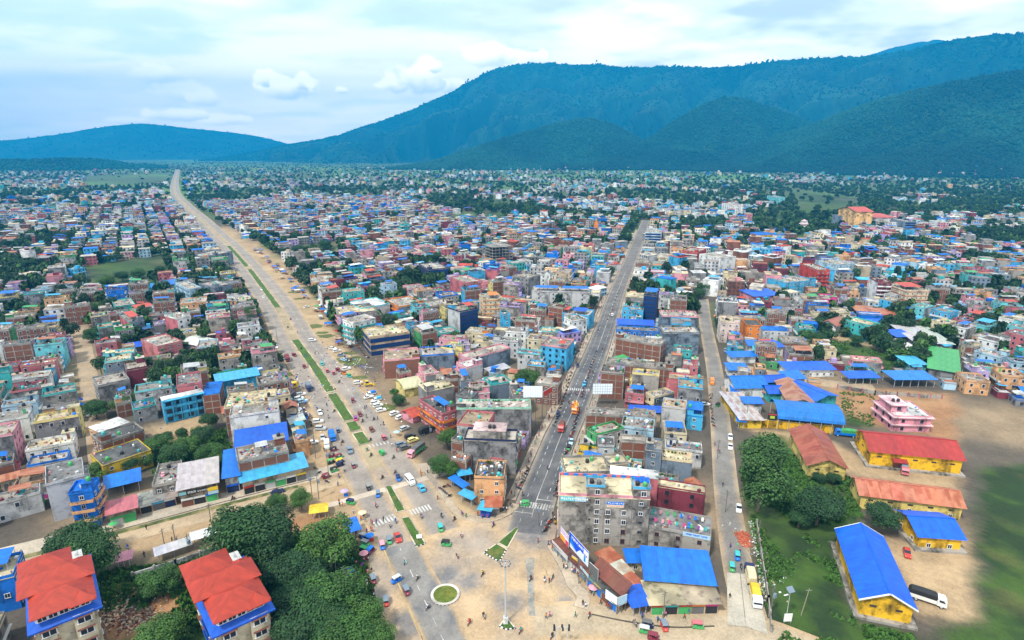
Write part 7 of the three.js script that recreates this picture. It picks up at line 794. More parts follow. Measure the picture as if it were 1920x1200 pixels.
function digger(c) { const g = new THREE.Group(); mesh('body', prof([[-1.4, 0.7], [-1.4, 1.5], [0.5, 1.6], [1.7, 1.4], [1.8, 0.8]], 1.5, 0.08), paint(c), g); mesh('cab', prof([[-1.1, 1.5], [-1.0, 2.7], [0.2, 2.75], [0.5, 1.6]], 1.3, 0.06), GLASS, g); mesh('cab_roof', prof([[-1.15, 2.7], [-1.1, 2.85], [0.3, 2.88], [0.35, 2.75]], 1.5, 0.04), paint(c), g); mesh('loader_bucket', prof([[2.6, 0.15], [2.5, 1.0], [2.7, 1.0], [3.3, 0.2]], 2.2, 0.04), paint(c), g); for (const s of [1, -1]) mesh('loader_arm', prof([[0.6, 1.4], [0.6, 1.6], [2.6, 0.8], [2.6, 0.6]], 0.2, 0.03), paint(c), g, [0, 0, s * 0.75]); mesh('boom', prof([[-1.4, 1.1], [-1.4, 1.5], [-2.6, 3.2], [-2.3, 3.3]], 0.35, 0.03), paint(c), g); mesh('dipper', prof([[-2.6, 3.2], [-2.4, 3.3], [-3.5, 1.2], [-3.8, 1.3]], 0.3, 0.03), paint(c), g); mesh('digging_bucket', prof([[-3.9, 1.3], [-3.4, 1.2], [-3.2, 0.6], [-3.9, 0.7]], 0.7, 0.04), mat('darkgrey'), g); wheels(g, [[1.2, 0.5, 0.9], [1.2, 0.5, -0.9], [-0.9, 0.7, 0.95], [-0.9, 0.7, -0.95]], GEO.w5, GEO.rim5); return g; }
function bike(c) { const g = new THREE.Group(); for (const x of [-0.62, 0.68]) mesh('wheel', GEO.bikeWheel, TYRE, g, [x, 0.34, 0]); mesh('body', GEO.bikeBody, paint(c), g); mesh('seat', GEO.bikeSeat, mat('black'), g); mesh('handlebar', GEO.bikeBar, mat('darkgrey'), g); mesh('headlight', GEO.lamp, LAMP, g, [0.62, 0.95, 0]); return g; }
const protos = new Map();
function put(key, make, name, label, cat, u, v, yaw, group, pos) { let g; if (!protos.has(key)) { g = make(); protos.set(key, g); } else g = protos.get(key).clone(); g.name = numbered(name); scene.add(g); const [x, z] = pos || P(u, v); g.position.set(x, 0.02, z); g.rotation.y = yaw; g.userData = {}; tag(g, label, cat, group); g.traverse((o) => { if (o !== g && !o.name) o.name = 'part'; }); return g; }
const desc = (d, extras, u, v) => describe(d, extras, u, v);
// headings: the avenue and street directions in the picture
const DOWN = [10, 16], UP = [-10, -16];
const AUTOS = [['maroon', 'black', 626, 846, 9, -3], ['maroon', 'darkgrey', 622, 857, 9, -3], ['green', 'maroon', 636, 859, 9, -3], ['black', 'green', 621, 869, 9, -3], ['navy', 'yellow', 638, 868, 9, -3], ['navy', 'navy', 638, 874, 9, -3], ['green', 'black', 627, 884, 9, -3], ['maroon', 'maroon', 612, 896, 9, -3], ['maroon', 'grey', 663, 876, 4, 9], ['black', 'grey', 691, 917, 4, 9], ['blue', 'slate', 709, 930, 0, 9], ['blue', 'navy', 747, 900, 4, 9], ['green', 'green', 716, 852, -8, -6], ['green', 'navy', 658, 945, 9, 2],
  ['navy', 'grey', 681, 1010, 8, 3], ['blue', 'slate', 687, 1012, 8, 3], ['green', 'grey', 685, 1023, 8, 3], ['black', 'green', 683, 1035, 8, 3], ['maroon', 'blue', 695, 1036, 6, -6], ['blue', 'pink', 717, 1027, 2, 9], ['green', 'slate', 730, 1017, 2, 9], ['maroon', 'slate', 700, 1091, 3, 8], ['blue', 'palegrey', 743, 1091, -9, 5], ['maroon', 'slate', 762, 1112, 4, 8], ['red', 'slate', 724, 1132, 1, 9], ['green', 'teal', 826, 994, 3, 8], ['green', 'black', 837, 1023, 9, 1], ['green', 'darkgrey', 651, 1084, -3, 9], ['navy', 'blue', 660, 1078, 6, 6],
  ['navy', 'darkgrey', 1214, 1175, 9, 2], ['green', 'palegrey', 1209, 1186, 9, 2], ['red', 'slate', 1245, 1178, 3, 8], ['green', 'rose', 1308, 1177, 9, 1], ['maroon', 'maroon', 1225, 1199, 9, 2], ['navy', 'navy', 1046, 780, -3, 9], ['green', 'black', 1066, 843, -3, 9], ['green', 'green', 984, 948, 9, 0],
  ['maroon', 'maroon', 571, 690, 9, 9], ['teal', 'teal', 604, 685, 4, 8], ['maroon', 'rose', 614, 698, 5, 9], ['maroon', 'rose', 626, 702, 5, 9], ['maroon', 'maroon', 662, 754, 4, 9], ['magenta', 'purple', 667, 788, 3, 9], ['maroon', 'brown', 675, 780, 6, 8], ['brown', 'brown', 697, 809, 6, 8], ['maroon', 'rose', 720, 824, 5, 8], ['navy', 'slate', 634, 810, 3, 9], ['maroon', 'maroon', 634, 696, 8, 3], ['teal', 'green', 655, 707, 8, 3], ['orange', 'brown', 645, 702, 8, 3], ['green', 'teal', 1372, 1068, 1, 9], ['blue', 'teal', 1382, 1047, 1, 9], ['green', 'black', 1346, 762, 3, -2], ['maroon', 'maroon', 552, 668, 9, 3], ['navy', 'navy', 1083, 688, -3, 9]];
AUTOS.forEach(([c, t, u, v, du, dv]) => { const w = word(c) === word(t) ? word(c) + ' three-wheeler' : `${word(c)} three-wheeler with ${word(t).replace(' concrete', '')} canopy`; put('tuk' + c + t, () => auto(c, t), 'auto_rickshaw', desc(w, du > 7 ? ['parked side-on'] : ['driving down'], u, v), 'auto rickshaw', u, v, yawTo(u, v, du, dv), 'three-wheelers around the junction'); });
const CARS = [['white', 1, 650, 694, 9, -2], ['white', 1, 672, 720, 9, -1], ['white', 1, 704, 758, 9, -2], ['white', 1, 709, 763, 9, -2], ['white', 1, 715, 772, 9, -2], ['white', 1, 740, 778, 9, -3], ['white', 1, 751, 785, 9, -4], ['steel', 1, 759, 806, 9, -4], ['black', 1, 769, 821, 9, -3], ['paleyellow', 1, 775, 828, 9, -3], ['slate', 1, 752, 836, 9, -3], ['darkgrey', 1, 760, 842, 9, -3], ['white', 0, 600, 776, 4, 8], ['white', 1, 597, 793, 9, -1], ['steel', 1, 602, 806, 9, 0], ['palegrey', 0, 605, 823, 1, 9], ['white', 0, 587, 832, 9, -2], ['white', 1, 565, 742, 9, -2], ['paleblue', 1, 568, 755, 9, -2], ['white', 1, 561, 750, 9, -2], ['paleblue', 1, 540, 753, 9, -2], ['white', 0, 518, 652, 5, 8], ['white', 1, 495, 666, 9, -2], ['navy', 0, 514, 667, 9, -2], ['steel', 0, 529, 675, 9, -1], ['white', 1, 517, 692, 9, -1], ['white', 0, 512, 698, 9, -1], ['red', 0, 746, 1011, 3, 8], ['slate', 1, 656, 848, 3, 8], ['white', 1, 1148, 592, 1, -9], ['white', 0, 1369, 840, 0, 9], ['white', 0, 1369, 822, 0, 9], ['white', 0, 1385, 956, 0, 9], ['paleblue', 0, 1071, 831, -3, 9], ['sky', 0, 1096, 722, -3, 9], ['white', 0, 624, 655, 9, 0], ['white', 1, 632, 660, 9, -2], ['slate', 0, 640, 668, 9, 0], ['white', 0, 490, 544, 4, 8], ['white', 0, 494, 558, 4, 8], ['darkgrey', 0, 174, 1014, 9, 0], ['navy', 0, 521, 925, 9, -3], ['paleblue', 0, 644, 676, 9, -2], ['white', 0, 575, 577, 9, -2], ['red', 0, 1700, 1040, 2, 9], ['white', 0, 1322, 760, 9, 0], ['white', 1, 586, 640, 9, -1], ['slate', 1, 1360, 660, 1, 9], ['white', 0, 165, 780, 2, 9], ['steel', 1, 553, 781, 9, -1]];
CARS.forEach(([c, s, u, v, du, dv]) => put('car' + c + s, () => car(c, s), 'car', desc(`${word(c).replace(' concrete', '')} ${s ? 'off-roader' : 'small car'} ${v < 900 && du > 5 ? 'parked' : ''}`.trim(), ['on the dusty ground', 'by the roadside'], u, v), 'car', u, v, yawTo(u, v, du, dv), 'cars parked and driving'));
put('van', () => van('white'), 'minibus', 'white minibus turning across the avenue junction', 'minibus', 769, 905, yawTo(769, 905, 7, 8), null); put('van2', () => van('white'), 'van', 'white van parked behind the maroon three-wheelers', 'van', 613, 838, yawTo(613, 838, 1, 9), null); put('van3', () => van('orange'), 'van', 'orange van on the back street', 'van', 1335, 719, yawTo(1335, 719, 1, 9), null);
put('pu1', () => pickup('sky'), 'pickup_truck', 'blue pickup driving behind the white minibus', 'pickup', 790, 918, yawTo(790, 918, 6, 9)); put('pu2', () => pickup('white', 'blue'), 'pickup_truck', 'white pickup with blue cover in the parking ground', 'pickup', 696, 741, yawTo(696, 741, -9, 2)); put('pu3', () => pickup('white'), 'pickup_truck', 'open white pickup in front of the blue covered one', 'pickup', 692, 747, yawTo(692, 747, -9, 2)); put('pu4', () => pickup('white', 'sky'), 'pickup_truck', 'white pickup with sky blue cover beside the row of off-roaders', 'pickup', 707, 752, yawTo(707, 752, -9, 2)); put('pu5', () => pickup('white'), 'pickup_truck', 'open white pickup beside the bus ground', 'pickup', 551, 763, yawTo(551, 763, -9, 1));
const TRUCKS = [['pink', 'darkgrey', 9, 'green', 781, 850, -9, 7, 'green truck with grey cover and pinkish cab at the avenue'], ['white', 'yellow', 6.6, 'cream', 1416, 1126, 2, 9, 'truck with orange yellow cover and white cab on the ramp'], ['navy', 'cream', 6.6, 'cream', 1406, 1084, -2, -9, 'truck with beige cover parked behind the orange yellow one'], ['rose', 'slate', 7.4, 'slate', 1694, 884, 2, 9, 'grey covered truck at the loading door of the red warehouse'], ['blue', 'green', 8.5, 'blue', 1586, 818, -9, -1, 'truck with green cover beside the rust roofed warehouse'], ['white', 'black', 8, 'white', 1737, 1128, 9, 3, 'white lorry with black cover behind the blue roofed warehouse'], ['red', 'brown', 6, 'red', 1053, 806, -3, 9, 'red truck driving down the straight street'], ['blue', 'blue', 6, 'blue', 623, 823, 3, 8, 'truck wrapped in bright blue tarpaulin by the avenue'], ['navy', 'slate', 6.4, 'navy', 579, 731, 4, 8, 'dark blue truck at the edge of the left carriageway'], ['maroon', 'maroon', 6, 'maroon', 539, 676, 4, 8, 'maroon tanker truck beside the avenue'], ['white', 'palegrey', 6.4, 'palegrey', 553, 776, 9, 1, 'white cabbed grey lorry in the truck park'], ['blue', 'navy', 7, 'blue', 561, 790, -9, 2, 'long blue truck in the truck park'], ['black', 'black', 7, 'black', 801, 812, 9, -3, 'black covered truck bed beside the parked cars']];
TRUCKS.forEach(([c, l, L, b, u, v, du, dv, label]) => put('truck' + label, () => truck(c, l, L, b), 'truck', label, 'truck', u, v, yawTo(u, v, du, dv)));
put('bus', () => bus('yellow'), 'bus', 'long yellow bus parked beside the avenue', 'bus', 539, 730, yawTo(539, 730, 9, -2)); put('digger', () => digger('yellow'), 'digger', 'yellow backhoe digger parked beside the avenue', 'digger', 690, 724, yawTo(690, 724, 9, -1));
// decorated float of the procession
{ const [x, z] = P(1078, 772), g = thing('festival_float', 'orange decorated procession truck on the straight street', 'float', [x, 0, z], yawTo(1078, 772, -3, 9)); const t = truck('orange', 'orange', 6.4, 'red'); t.name = 'truck'; g.add(t); const R = rng(5), m = new MB(); for (let i = 0; i < 70; i++) { m.col(pick(R, ['orange', 'orange', 'red', 'yellow', 'orange', 'white'])); m.at(-3.6 + R() * 6.4, 0.6 + R() * 3, -1.5 + R() * 3, R() * 3); m.box(0, 0, 0, 0.3 + R() * 0.6, 0.3 + R() * 0.9, 0.1 + R() * 0.2, true); } m.m = null; m.build('flag_decoration', vmat(null), g, 'stuff'); }
// ------------------------------------------------------------------ people: one continuous body each
function body(pose) { // joints -> smooth field -> mesh, 1.7 m tall
  const J = pose === 'ride' ? { hip: [0, 0.88, 0], chest: [0.12, 1.28, 0], neck: [0.2, 1.46, 0], head: [0.24, 1.6, 0], k: [[0.35, 0.78, 0.17], [0.35, 0.78, -0.17]], f: [[0.2, 0.36, 0.18], [0.2, 0.36, -0.18]], e: [[0.25, 1.12, 0.28], [0.25, 1.12, -0.28]], h: [[0.5, 1.08, 0.24], [0.5, 1.08, -0.24]] } : pose === 'walk' ? { hip: [0, 0.9, 0], chest: [0.02, 1.28, 0], neck: [0.03, 1.45, 0], head: [0.05, 1.59, 0], k: [[0.14, 0.5, 0.1], [-0.06, 0.48, -0.1]], f: [[0.22, 0.06, 0.1], [-0.32, 0.1, -0.1]], e: [[-0.12, 1.1, 0.24], [0.14, 1.1, -0.24]], h: [[-0.04, 0.86, 0.26], [0.3, 0.92, -0.24]] } : { hip: [0, 0.9, 0], chest: [0, 1.28, 0], neck: [0, 1.45, 0], head: [0.02, 1.59, 0], k: [[0.02, 0.48, 0.1], [0.02, 0.48, -0.1]], f: [[0, 0.06, 0.11], [0.02, 0.06, -0.11]], e: [[0, 1.08, 0.26], [0.02, 1.08, -0.26]], h: [[0.08, 0.84, 0.26], [0.14, 0.9, -0.2]] };
  const B = [[J.hip, J.chest, 0.15, 0.17, 't'], [J.chest, J.neck, 0.15, 0.065, 't'], [J.neck, J.head, 0.055, 0.1, 's'], [J.head, [J.head[0] + 0.01, J.head[1] + 0.07, 0], 0.1, 0.095, 'h']]; for (const i of [0, 1]) { const s = i ? -1 : 1; B.push([[J.hip[0], J.hip[1], s * 0.09], J.k[i], 0.1, 0.07, 'l'], [J.k[i], J.f[i], 0.07, 0.045, 'l'], [J.f[i], [J.f[i][0] + 0.15, J.f[i][1] - 0.02, J.f[i][2]], 0.045, 0.035, 'b'], [[J.chest[0], J.chest[1] + 0.08, s * 0.18], J.e[i], 0.06, 0.048, 't'], [J.e[i], J.h[i], 0.045, 0.032, 's'], [J.h[i], [J.h[i][0] + 0.03, J.h[i][1] - 0.09, J.h[i][2]], 0.038, 0.02, 's']); }
  const N = 64, mc = new MarchingCubes(N, new THREE.MeshStandardMaterial(), false, false, 40000); mc.isolation = 0; const half = N / 2, S = 0.95; const dist = (x, y, z, b) => { const [A, C, r0, r1] = b, ax = C[0] - A[0], ay = C[1] - A[1], az = C[2] - A[2], t = clamp(((x - A[0]) * ax + (y - A[1]) * ay + (z - A[2]) * az) / (ax * ax + ay * ay + az * az)); return Math.hypot(x - A[0] - ax * t, y - A[1] - ay * t, z - A[2] - az * t) - lerp(r0, r1, t); };
  for (let k = 0; k < N; k++) for (let j = 0; j < N; j++) for (let i = 0; i < N; i++) { const x = (i - half) / half * S, y = (j - half) / half * S + 0.87, z = (k - half) / half * S; let s = 0; if (Math.abs(z) < 0.45) for (const b of B) s += Math.exp(-28 * dist(x, y, z, b)); mc.field[i + j * N + k * N * N] = s > 1e-12 ? Math.log(s) / 28 : -1; }
  mc.update(); const n = mc.count, pos = new Float32Array(n * 3), nor = mc.normalArray.slice(0, n * 3), part = []; for (let i = 0; i < n; i++) { const x = mc.positionArray[i * 3] * S, y = mc.positionArray[i * 3 + 1] * S + 0.87, z = mc.positionArray[i * 3 + 2] * S; pos.set([x, y, z], i * 3); let best = 9, w = 't'; for (const b of B) { const q = dist(x, y, z, b); if (q < best) { best = q; w = b[4]; } } if (w === 'h' && x > J.head[0] + 0.05 && y < J.head[1] + 0.07) w = 's'; if (w === 't' && y < J.hip[1] - 0.02) w = 'l'; part.push(w); }
  return { pos, nor, part };
}
const BODY = { walk: body('walk'), stand: body('stand'), ride: body('ride') }, PGEO = new Map(), SKIN = [0.22, 0.11, 0.065], HAIR = [0.012, 0.01, 0.01];
const CLOTH = { white: [0.7, 0.7, 0.7], red: [0.5, 0.03, 0.03], blue: [0.03, 0.1, 0.4], pink: [0.65, 0.16, 0.3], black: [0.02, 0.02, 0.025], yellow: [0.65, 0.45, 0.03], teal: [0.03, 0.4, 0.4], purple: [0.2, 0.06, 0.32], green: [0.04, 0.25, 0.08], grey: [0.2, 0.2, 0.22], orange: [0.7, 0.2, 0.02], maroon: [0.2, 0.02, 0.04] }, LEG = { dark: [0.025, 0.025, 0.035], denim: [0.04, 0.07, 0.16], tan: [0.3, 0.22, 0.13] };
const PM = vmat(null, 0.85);
function personGeo(pose, top, leg) { const key = pose + top + leg; if (PGEO.has(key)) return PGEO.get(key); const b = BODY[pose], g = new THREE.BufferGeometry(), col = new Float32Array(b.pos.length); b.part.forEach((w, i) => col.set(w === 't' ? CLOTH[top] : w === 'l' ? LEG[leg] : w === 's' ? SKIN : w === 'h' ? HAIR : [0.03, 0.025, 0.02], i * 3)); g.setAttribute('position', new THREE.BufferAttribute(b.pos, 3)); g.setAttribute('normal', new THREE.BufferAttribute(b.nor, 3)); g.setAttribute('color', new THREE.BufferAttribute(col, 3)); PGEO.set(key, g); return g; }
const RP = rng(404), TOPS = Object.keys(CLOTH), LEGS = Object.keys(LEG);
function person(u, v, pose, top, yaw, y = 0, where, xz) { const leg = pick(RP, LEGS), [x, z] = xz || P(u, v), o = mesh('person', personGeo(pose, top, leg), PM, scene, [x, y, z], [0, yaw ?? RP() * 6.28, 0]); const s = 0.95 + RP() * 0.1; o.scale.set(s, s, s); const lw = leg === 'denim' ? 'blue jeans' : leg + ' trousers', pw = pose === 'walk' ? 'walking' : pose === 'ride' ? 'riding' : 'standing'; tag(o, where || desc(`person in ${top} top and ${lw} ${pw}`, ['in a group', 'alone'], u, v), 'person', pose === 'ride' ? 'riders on motorbikes' : 'people on foot'); return o; }
const PEOPLE = [[759, 1060, 'teal'], [697, 1073, 'black'], [690, 1076, 'pink'], [688, 1094, 'white'], [689, 1101, 'white'], [682, 1107, 'grey'], [701, 1114, 'black'], [701, 1120, 'white'], [717, 1184, 'black'], [691, 1052, 'white'], [683, 1054, 'pink'], [661, 1053, 'teal'], [668, 1060, 'pink'], [681, 1063, 'purple'], [679, 1065, 'purple'], [696, 981, 'red'], [699, 985, 'red'], [706, 981, 'purple'], [719, 977, 'black'], [685, 979, 'teal'], [677, 976, 'red'], [683, 971, 'black'], [637, 970, 'black'], [642, 971, 'blue'], [646, 969, 'red'], [636, 944, 'red'], [637, 950, 'black'], [643, 950, 'orange'], [663, 963, 'white'], [699, 998, 'pink'], [696, 996, 'red'], [688, 999, 'purple'], [667, 1005, 'black'], [669, 1000, 'blue'], [650, 1075, 'maroon'], [665, 1090, 'pink'],
  [821, 937, 'maroon'], [790, 893, 'orange'], [789, 888, 'orange'], [801, 885, 'white'], [802, 888, 'black'], [866, 966, 'purple'], [868, 969, 'maroon'], [874, 971, 'green'], [896, 968, 'red'], [904, 972, 'purple'], [907, 971, 'maroon'], [914, 972, 'red'], [918, 970, 'pink'], [944, 957, 'white'], [949, 955, 'black'], [950, 958, 'white'], [957, 951, 'black'], [960, 953, 'grey'], [979, 931, 'grey'], [980, 929, 'black'], [974, 949, 'pink'], [1009, 1018, 'red'], [1035, 1030, 'red'], [1028, 1023, 'blue'], [1049, 1040, 'green'], [1051, 1043, 'teal'], [1053, 1047, 'maroon'], [1057, 1066, 'black'], [1061, 1068, 'white'], [1021, 1090, 'blue'], [1021, 1094, 'white'], [1030, 1093, 'maroon'], [1079, 1157, 'green'], [1093, 1135, 'black'], [1098, 1139, 'white'], [1126, 1133, 'maroon'], [1139, 1140, 'red'], [1143, 1143, 'maroon'], [1203, 1156, 'blue'], [1204, 1160, 'blue'], [1233, 1166, 'blue'], [1244, 1150, 'white'], [1243, 1156, 'white'], [1248, 1156, 'pink'], [1284, 1150, 'white'], [1291, 1152, 'blue'], [1283, 1160, 'red'], [1307, 1143, 'black'], [1322, 1142, 'blue'], [1335, 1142, 'red'], [1344, 1140, 'white'], [1368, 1122, 'black'], [1024, 1160, 'orange'], [1031, 1157, 'pink'], [1072, 1074, 'white'], [1076, 1076, 'blue'], [1079, 1073, 'red'], [1083, 1081, 'maroon'], [1036, 968, 'black'], [1040, 975, 'white'], [1041, 984, 'yellow'], [1105, 1110, 'pink'], [1108, 1113, 'black'], [1113, 1117, 'teal'],
  [271, 1044, 'black'], [323, 1016, 'black'], [332, 1015, 'grey'], [189, 933, 'black'], [193, 934, 'grey'], [199, 996, 'blue'], [275, 993, 'black'], [413, 933, 'grey'], [634, 911, 'brown'], [640, 836, 'orange'], [608, 846, 'black'], [609, 843, 'grey'], [595, 770, 'black'], [708, 787, 'black'], [714, 798, 'white'], [684, 767, 'purple'], [687, 765, 'black'], [733, 821, 'black'], [735, 837, 'white'], [744, 848, 'red'], [1369, 1027, 'purple'], [1387, 1035, 'pink'], [1355, 912, 'black'], [1350, 730, 'grey'], [1335, 743, 'black'], [1340, 835, 'purple'], [1346, 846, 'pink'], [1349, 850, 'maroon'], [591, 665, 'black'], [597, 664, 'grey'], [613, 762, 'black'], [642, 830, 'yellow'], [558, 625, 'black'], [578, 690, 'grey']];
PEOPLE.forEach(([u, v, c], i) => person(u, v, i % 3 ? 'walk' : 'stand', CLOTH[c] ? c : 'grey'));
for (const [line, off, n] of [[ROAD_B.slice(1, 9), -8.2, 60], [ROAD_B.slice(1, 9), 8.1, 44], [ROAD_B.slice(3, 9), -9.2, 26]]) { const s = spline(line, 1); for (let i = 0; i < n; i++) { const k = 2 + Math.floor(Math.pow((i + RP() * 0.8) / n, 1.3) * (s.length - 6)), p = s[k], q = s[k + 1], l = Math.hypot(q[0] - p[0], q[1] - p[1]), nx = -(q[1] - p[1]) / l, nz = (q[0] - p[0]) / l, o = off + (RP() - 0.5) * 1.6, x = p[0] - nx * o * -1, z = p[1] + nz * o, t = toPx(x, 0, z); person(t[0], t[1], RP() < 0.6 ? 'walk' : 'stand', pick(RP, TOPS), null, 0.14, null, [x, z]); } }
// motorbikes, ridden and parked
const BIKES = [[857, 1045, 'maroon'], [783, 1086, 'black', 'white'], [803, 1142, 'black', 'white'], [905, 1079, 'black', 'yellow'], [995, 1088, 'maroon', 'black'], [907, 1158, 'grey', 'black'], [976, 1186, 'maroon', 'teal'], [880, 1170, 'red', 'red'], [865, 1007, 'red', 'white'], [790, 971, 'slate', 'purple'], [828, 970, 'navy', 'black'], [852, 976, 'black', 'black'], [925, 987, 'black', 'purple'], [731, 988, 'grey', 'white'], [742, 980, 'blue', 'blue'], [705, 951, 'maroon', 'pink'], [741, 888, 'black', 'grey'], [717, 898, 'black', 'maroon'], [696, 856, 'black', 'black'], [738, 860, 'black', 'grey'], [695, 827, 'black', 'black'], [627, 773, 'black', 'black'], [616, 784, 'grey', 'grey'], [680, 792, 'black', 'black'], [687, 783, 'green', 'black'], [701, 788, 'black', 'grey'], [719, 797, 'maroon', 'black'], [636, 718, 'black', 'black'], [646, 672, 'black', 'grey'], [642, 831, 'black', 'grey'], [635, 895, 'blue', 'red'], [645, 883, 'white', 'white'], [1027, 880, 'black', 'purple'], [1080, 740, 'red', 'red'], [1067, 757, 'black', 'black'], [1105, 1157, 'black', 'red'], [1190, 1172, 'grey', 'grey'], [1226, 1196, 'maroon', 'white'], [240, 1030, 'blue', 'blue'], [437, 938, 'black', 'black'], [1389, 1066, 'black', 'black'], [545, 600, 'black', 'grey'], [540, 615, 'black', 'black'], [565, 655, 'black', 'black'], [585, 730, 'black', 'grey'], [1130, 655, 'black', 'red'], [1112, 700, 'black', 'black'], [1122, 620, 'black', 'grey'], [1035, 1196, 'black', 'black'], [1036, 1085, 'black', null]];
BIKES.forEach(([u, v, c, rider]) => { const yaw = v > 940 && u > 700 && u < 1000 ? yawTo(u, v, 5 * (RP() < 0.5 ? 1 : -1), 8) : yawTo(u, v, u < 800 ? 5 : u > 1000 && v < 940 ? -4 : 6, 8); put('bike' + c, () => bike(c), 'motorbike', desc(`${word(c).replace(' concrete', '')} motorbike ${rider ? 'being ridden' : 'standing'}`, ['on the dusty road', 'in traffic'], u, v), 'motorbike', u, v, yaw, 'motorbikes in the streets'); if (rider) { const [x, z] = P(u, v); person(u, v, 'ride', CLOTH[rider] ? rider : 'grey', yaw, 0.02, null, [x - Math.cos(yaw) * 0.2, z + Math.sin(yaw) * 0.2]); } });
{ const rowsOf = [[[1042, 932], [1046, 905], 9], [[1062, 852], [1086, 770], 22], [[1090, 745], [1118, 660], 18], [[1021, 998], [1032, 978], 8], [[973, 918], [990, 880], 8], [[1040, 800], [1072, 700], 16], [[1085, 660], [1118, 575], 14], [[1140, 600], [1160, 545], 10], [[660, 640], [690, 672], 8], [[612, 905], [592, 880], 4], [[868, 905], [832, 915], 5], [[826, 918], [843, 932], 5], [[1330, 742], [1338, 800], 10], [[1361, 700], [1366, 770], 10], [[750, 690], [790, 705], 6], [[585, 800], [570, 770], 5]];
  rowsOf.forEach(([a, b, n]) => { for (let i = 0; i < n; i++) { const t = i / Math.max(1, n - 1), u = lerp(a[0], b[0], t) + (RP() - 0.5) * 2, v = lerp(a[1], b[1], t), c = pick(RP, ['black', 'black', 'maroon', 'navy', 'darkgrey', 'red']), yaw = yawTo(u, v, 9, 2 + RP() * 2); put('bike' + c, () => bike(c), 'motorbike', desc(`parked ${word(c).replace(' concrete', '')} motorbike`, ['in a row at the kerb', 'in a tight row'], u, v), 'motorbike', u, v, yaw, 'motorbikes parked in rows'); } }); }
// ------------------------------------------------------------------ street furniture
const pole = (g, h, r = 0.09, m = mat('steel')) => mesh('pole', new THREE.CylinderGeometry(r * 0.7, r, h, 10).translate(0, h / 2, 0), m, g);
{ const [x, z] = P(948, 1168), g = thing('lamp_mast', 'tall steel lamp mast with ring of floodlights on a weedy triangle', 'lamp mast', [x, 0.15, z]); const b = new MB(); b.box(0, 0, 0, 1.2, 1.6, 1.2); b.build('base', mat('white', 'plaster'), g); pole(g, 17, 0.24); const ring = mesh('lamp_ring', new THREE.TorusGeometry(0.95, 0.05, 6, 20).rotateX(Math.PI / 2), mat('steel'), g, [0, 17, 0]); for (let i = 0; i < 8; i++) { const a = i * Math.PI / 4, m = new MB(); m.at(Math.cos(a) * 1.1, 16.75, -Math.sin(a) * 1.1, a); m.box(0, 0, 0, 0.5, 0.22, 0.4, true); m.build('floodlight', mat('darkgrey'), g); } }
{ const [x, z] = P(1052, 1213), g = thing('signal_gantry', 'steel portal carrying six black traffic lamps', 'signal gantry', [x, 0, z]); for (const s of [-1, 1]) pole(g, 5.6, 0.12).position.x = s * 1.4; const m = new MB(); m.box(0, 5.5, 0, 3.8, 0.14, 0.14, true); m.build('beam', mat('steel'), g); for (const [a, y] of [[-1.7, 5.65], [0.1, 5.65], [1.7, 5.65], [-1.7, 4.7], [0.3, 4.7], [1.7, 4.7]]) { const q = new MB(); q.box(a, y, 0.1, 0.4, 0.75, 0.3, true); q.build('signal_lamp', mat('black'), g); } }
const POLES = [[617, 899, 12], [650, 1130, 11], [585, 930, 9], [598, 936, 9], [560, 800, 9], [592, 860, 10], [566, 760, 9], [536, 715, 10], [516, 672, 9], [398, 992, 9], [330, 1022, 7], [355, 1035, 6], [310, 1030, 7], [1399, 790, 8], [807, 835, 9], [1420, 1020, 8], [1085, 1095, 8], [1243, 1160, 8], [1010, 985, 8], [1360, 960, 8], [1345, 860, 8], [1333, 770, 8], [632, 1090, 9], [738, 700, 9], [660, 650, 8], [520, 640, 9], [490, 600, 9], [1445, 1150, 8]];
POLES.forEach(([u, v, h]) => { const [x, z] = P(u, v), g = thing('utility_pole', desc('slim utility pole with crossarm', ['at the roadside', 'carrying wires'], u, v), 'utility pole', [x, 0, z], RP() * 3, 'utility poles along the streets'); pole(g, h, 0.13, mat([0.16, 0.14, 0.12])); const m = new MB(); m.box(0, h - 0.7, 0, 1.8, 0.12, 0.1, true); m.box(0, h - 1.3, 0, 1.3, 0.1, 0.1, true); m.build('crossarm', mat('darkgrey'), g); if (RP() < 0.4) { const t = new MB(); t.box(0, h - 3, 0.4, 0.8, 1.1, 0.6, true); t.build('transformer', mat('slate'), g); } });
for (const [u, v, h, lab] of [[1473, 1166, 9, 'solar street light with tilted panel in the grass field'], [302, 1195, 3, 'solar panel on a post in the institute garden']]) { const [x, z] = P(u, v), g = thing('solar_lamp', lab, 'solar lamp', [x, 0, z], 0.3); pole(g, h, 0.09); const m = new MB(); m.slope(-0.9, 0.6, h, 0.9, -0.6, h + 0.8, 0.06); m.build('solar_panel', mat('slate', null, { r: 0.2 }), g); const q = new MB(); q.box(-1.1, h - 0.9, 0, 1.2, 0.12, 0.3, true); q.build('lamp_head', mat('white'), g); }
{ const [x, z] = P(1502, 1154), g = thing('utility_pole', 'leaning bare wooden pole in the grass field', 'pole', [x, 0, z]); const p = pole(g, 8, 0.12, mat([0.3, 0.25, 0.17])); p.rotation.z = -0.12; const q = new MB(); q.box(0.9, 7.4, 0, 1.4, 0.1, 0.1, true); q.build('crossarm', mat('grey'), g); }
{ const [x, z] = P(1476, 1168), g = thing('sign_panel', 'blank white board standing low in the grass field', 'board', [x, 0, z], 0.05); const m = new MB(); m.box(0, 0.5, 0, 2, 2.2, 0.12, true); m.build('board', mat('white'), g); for (const s of [-0.8, 0.8]) pole(g, 0.6, 0.06).position.x = s; }
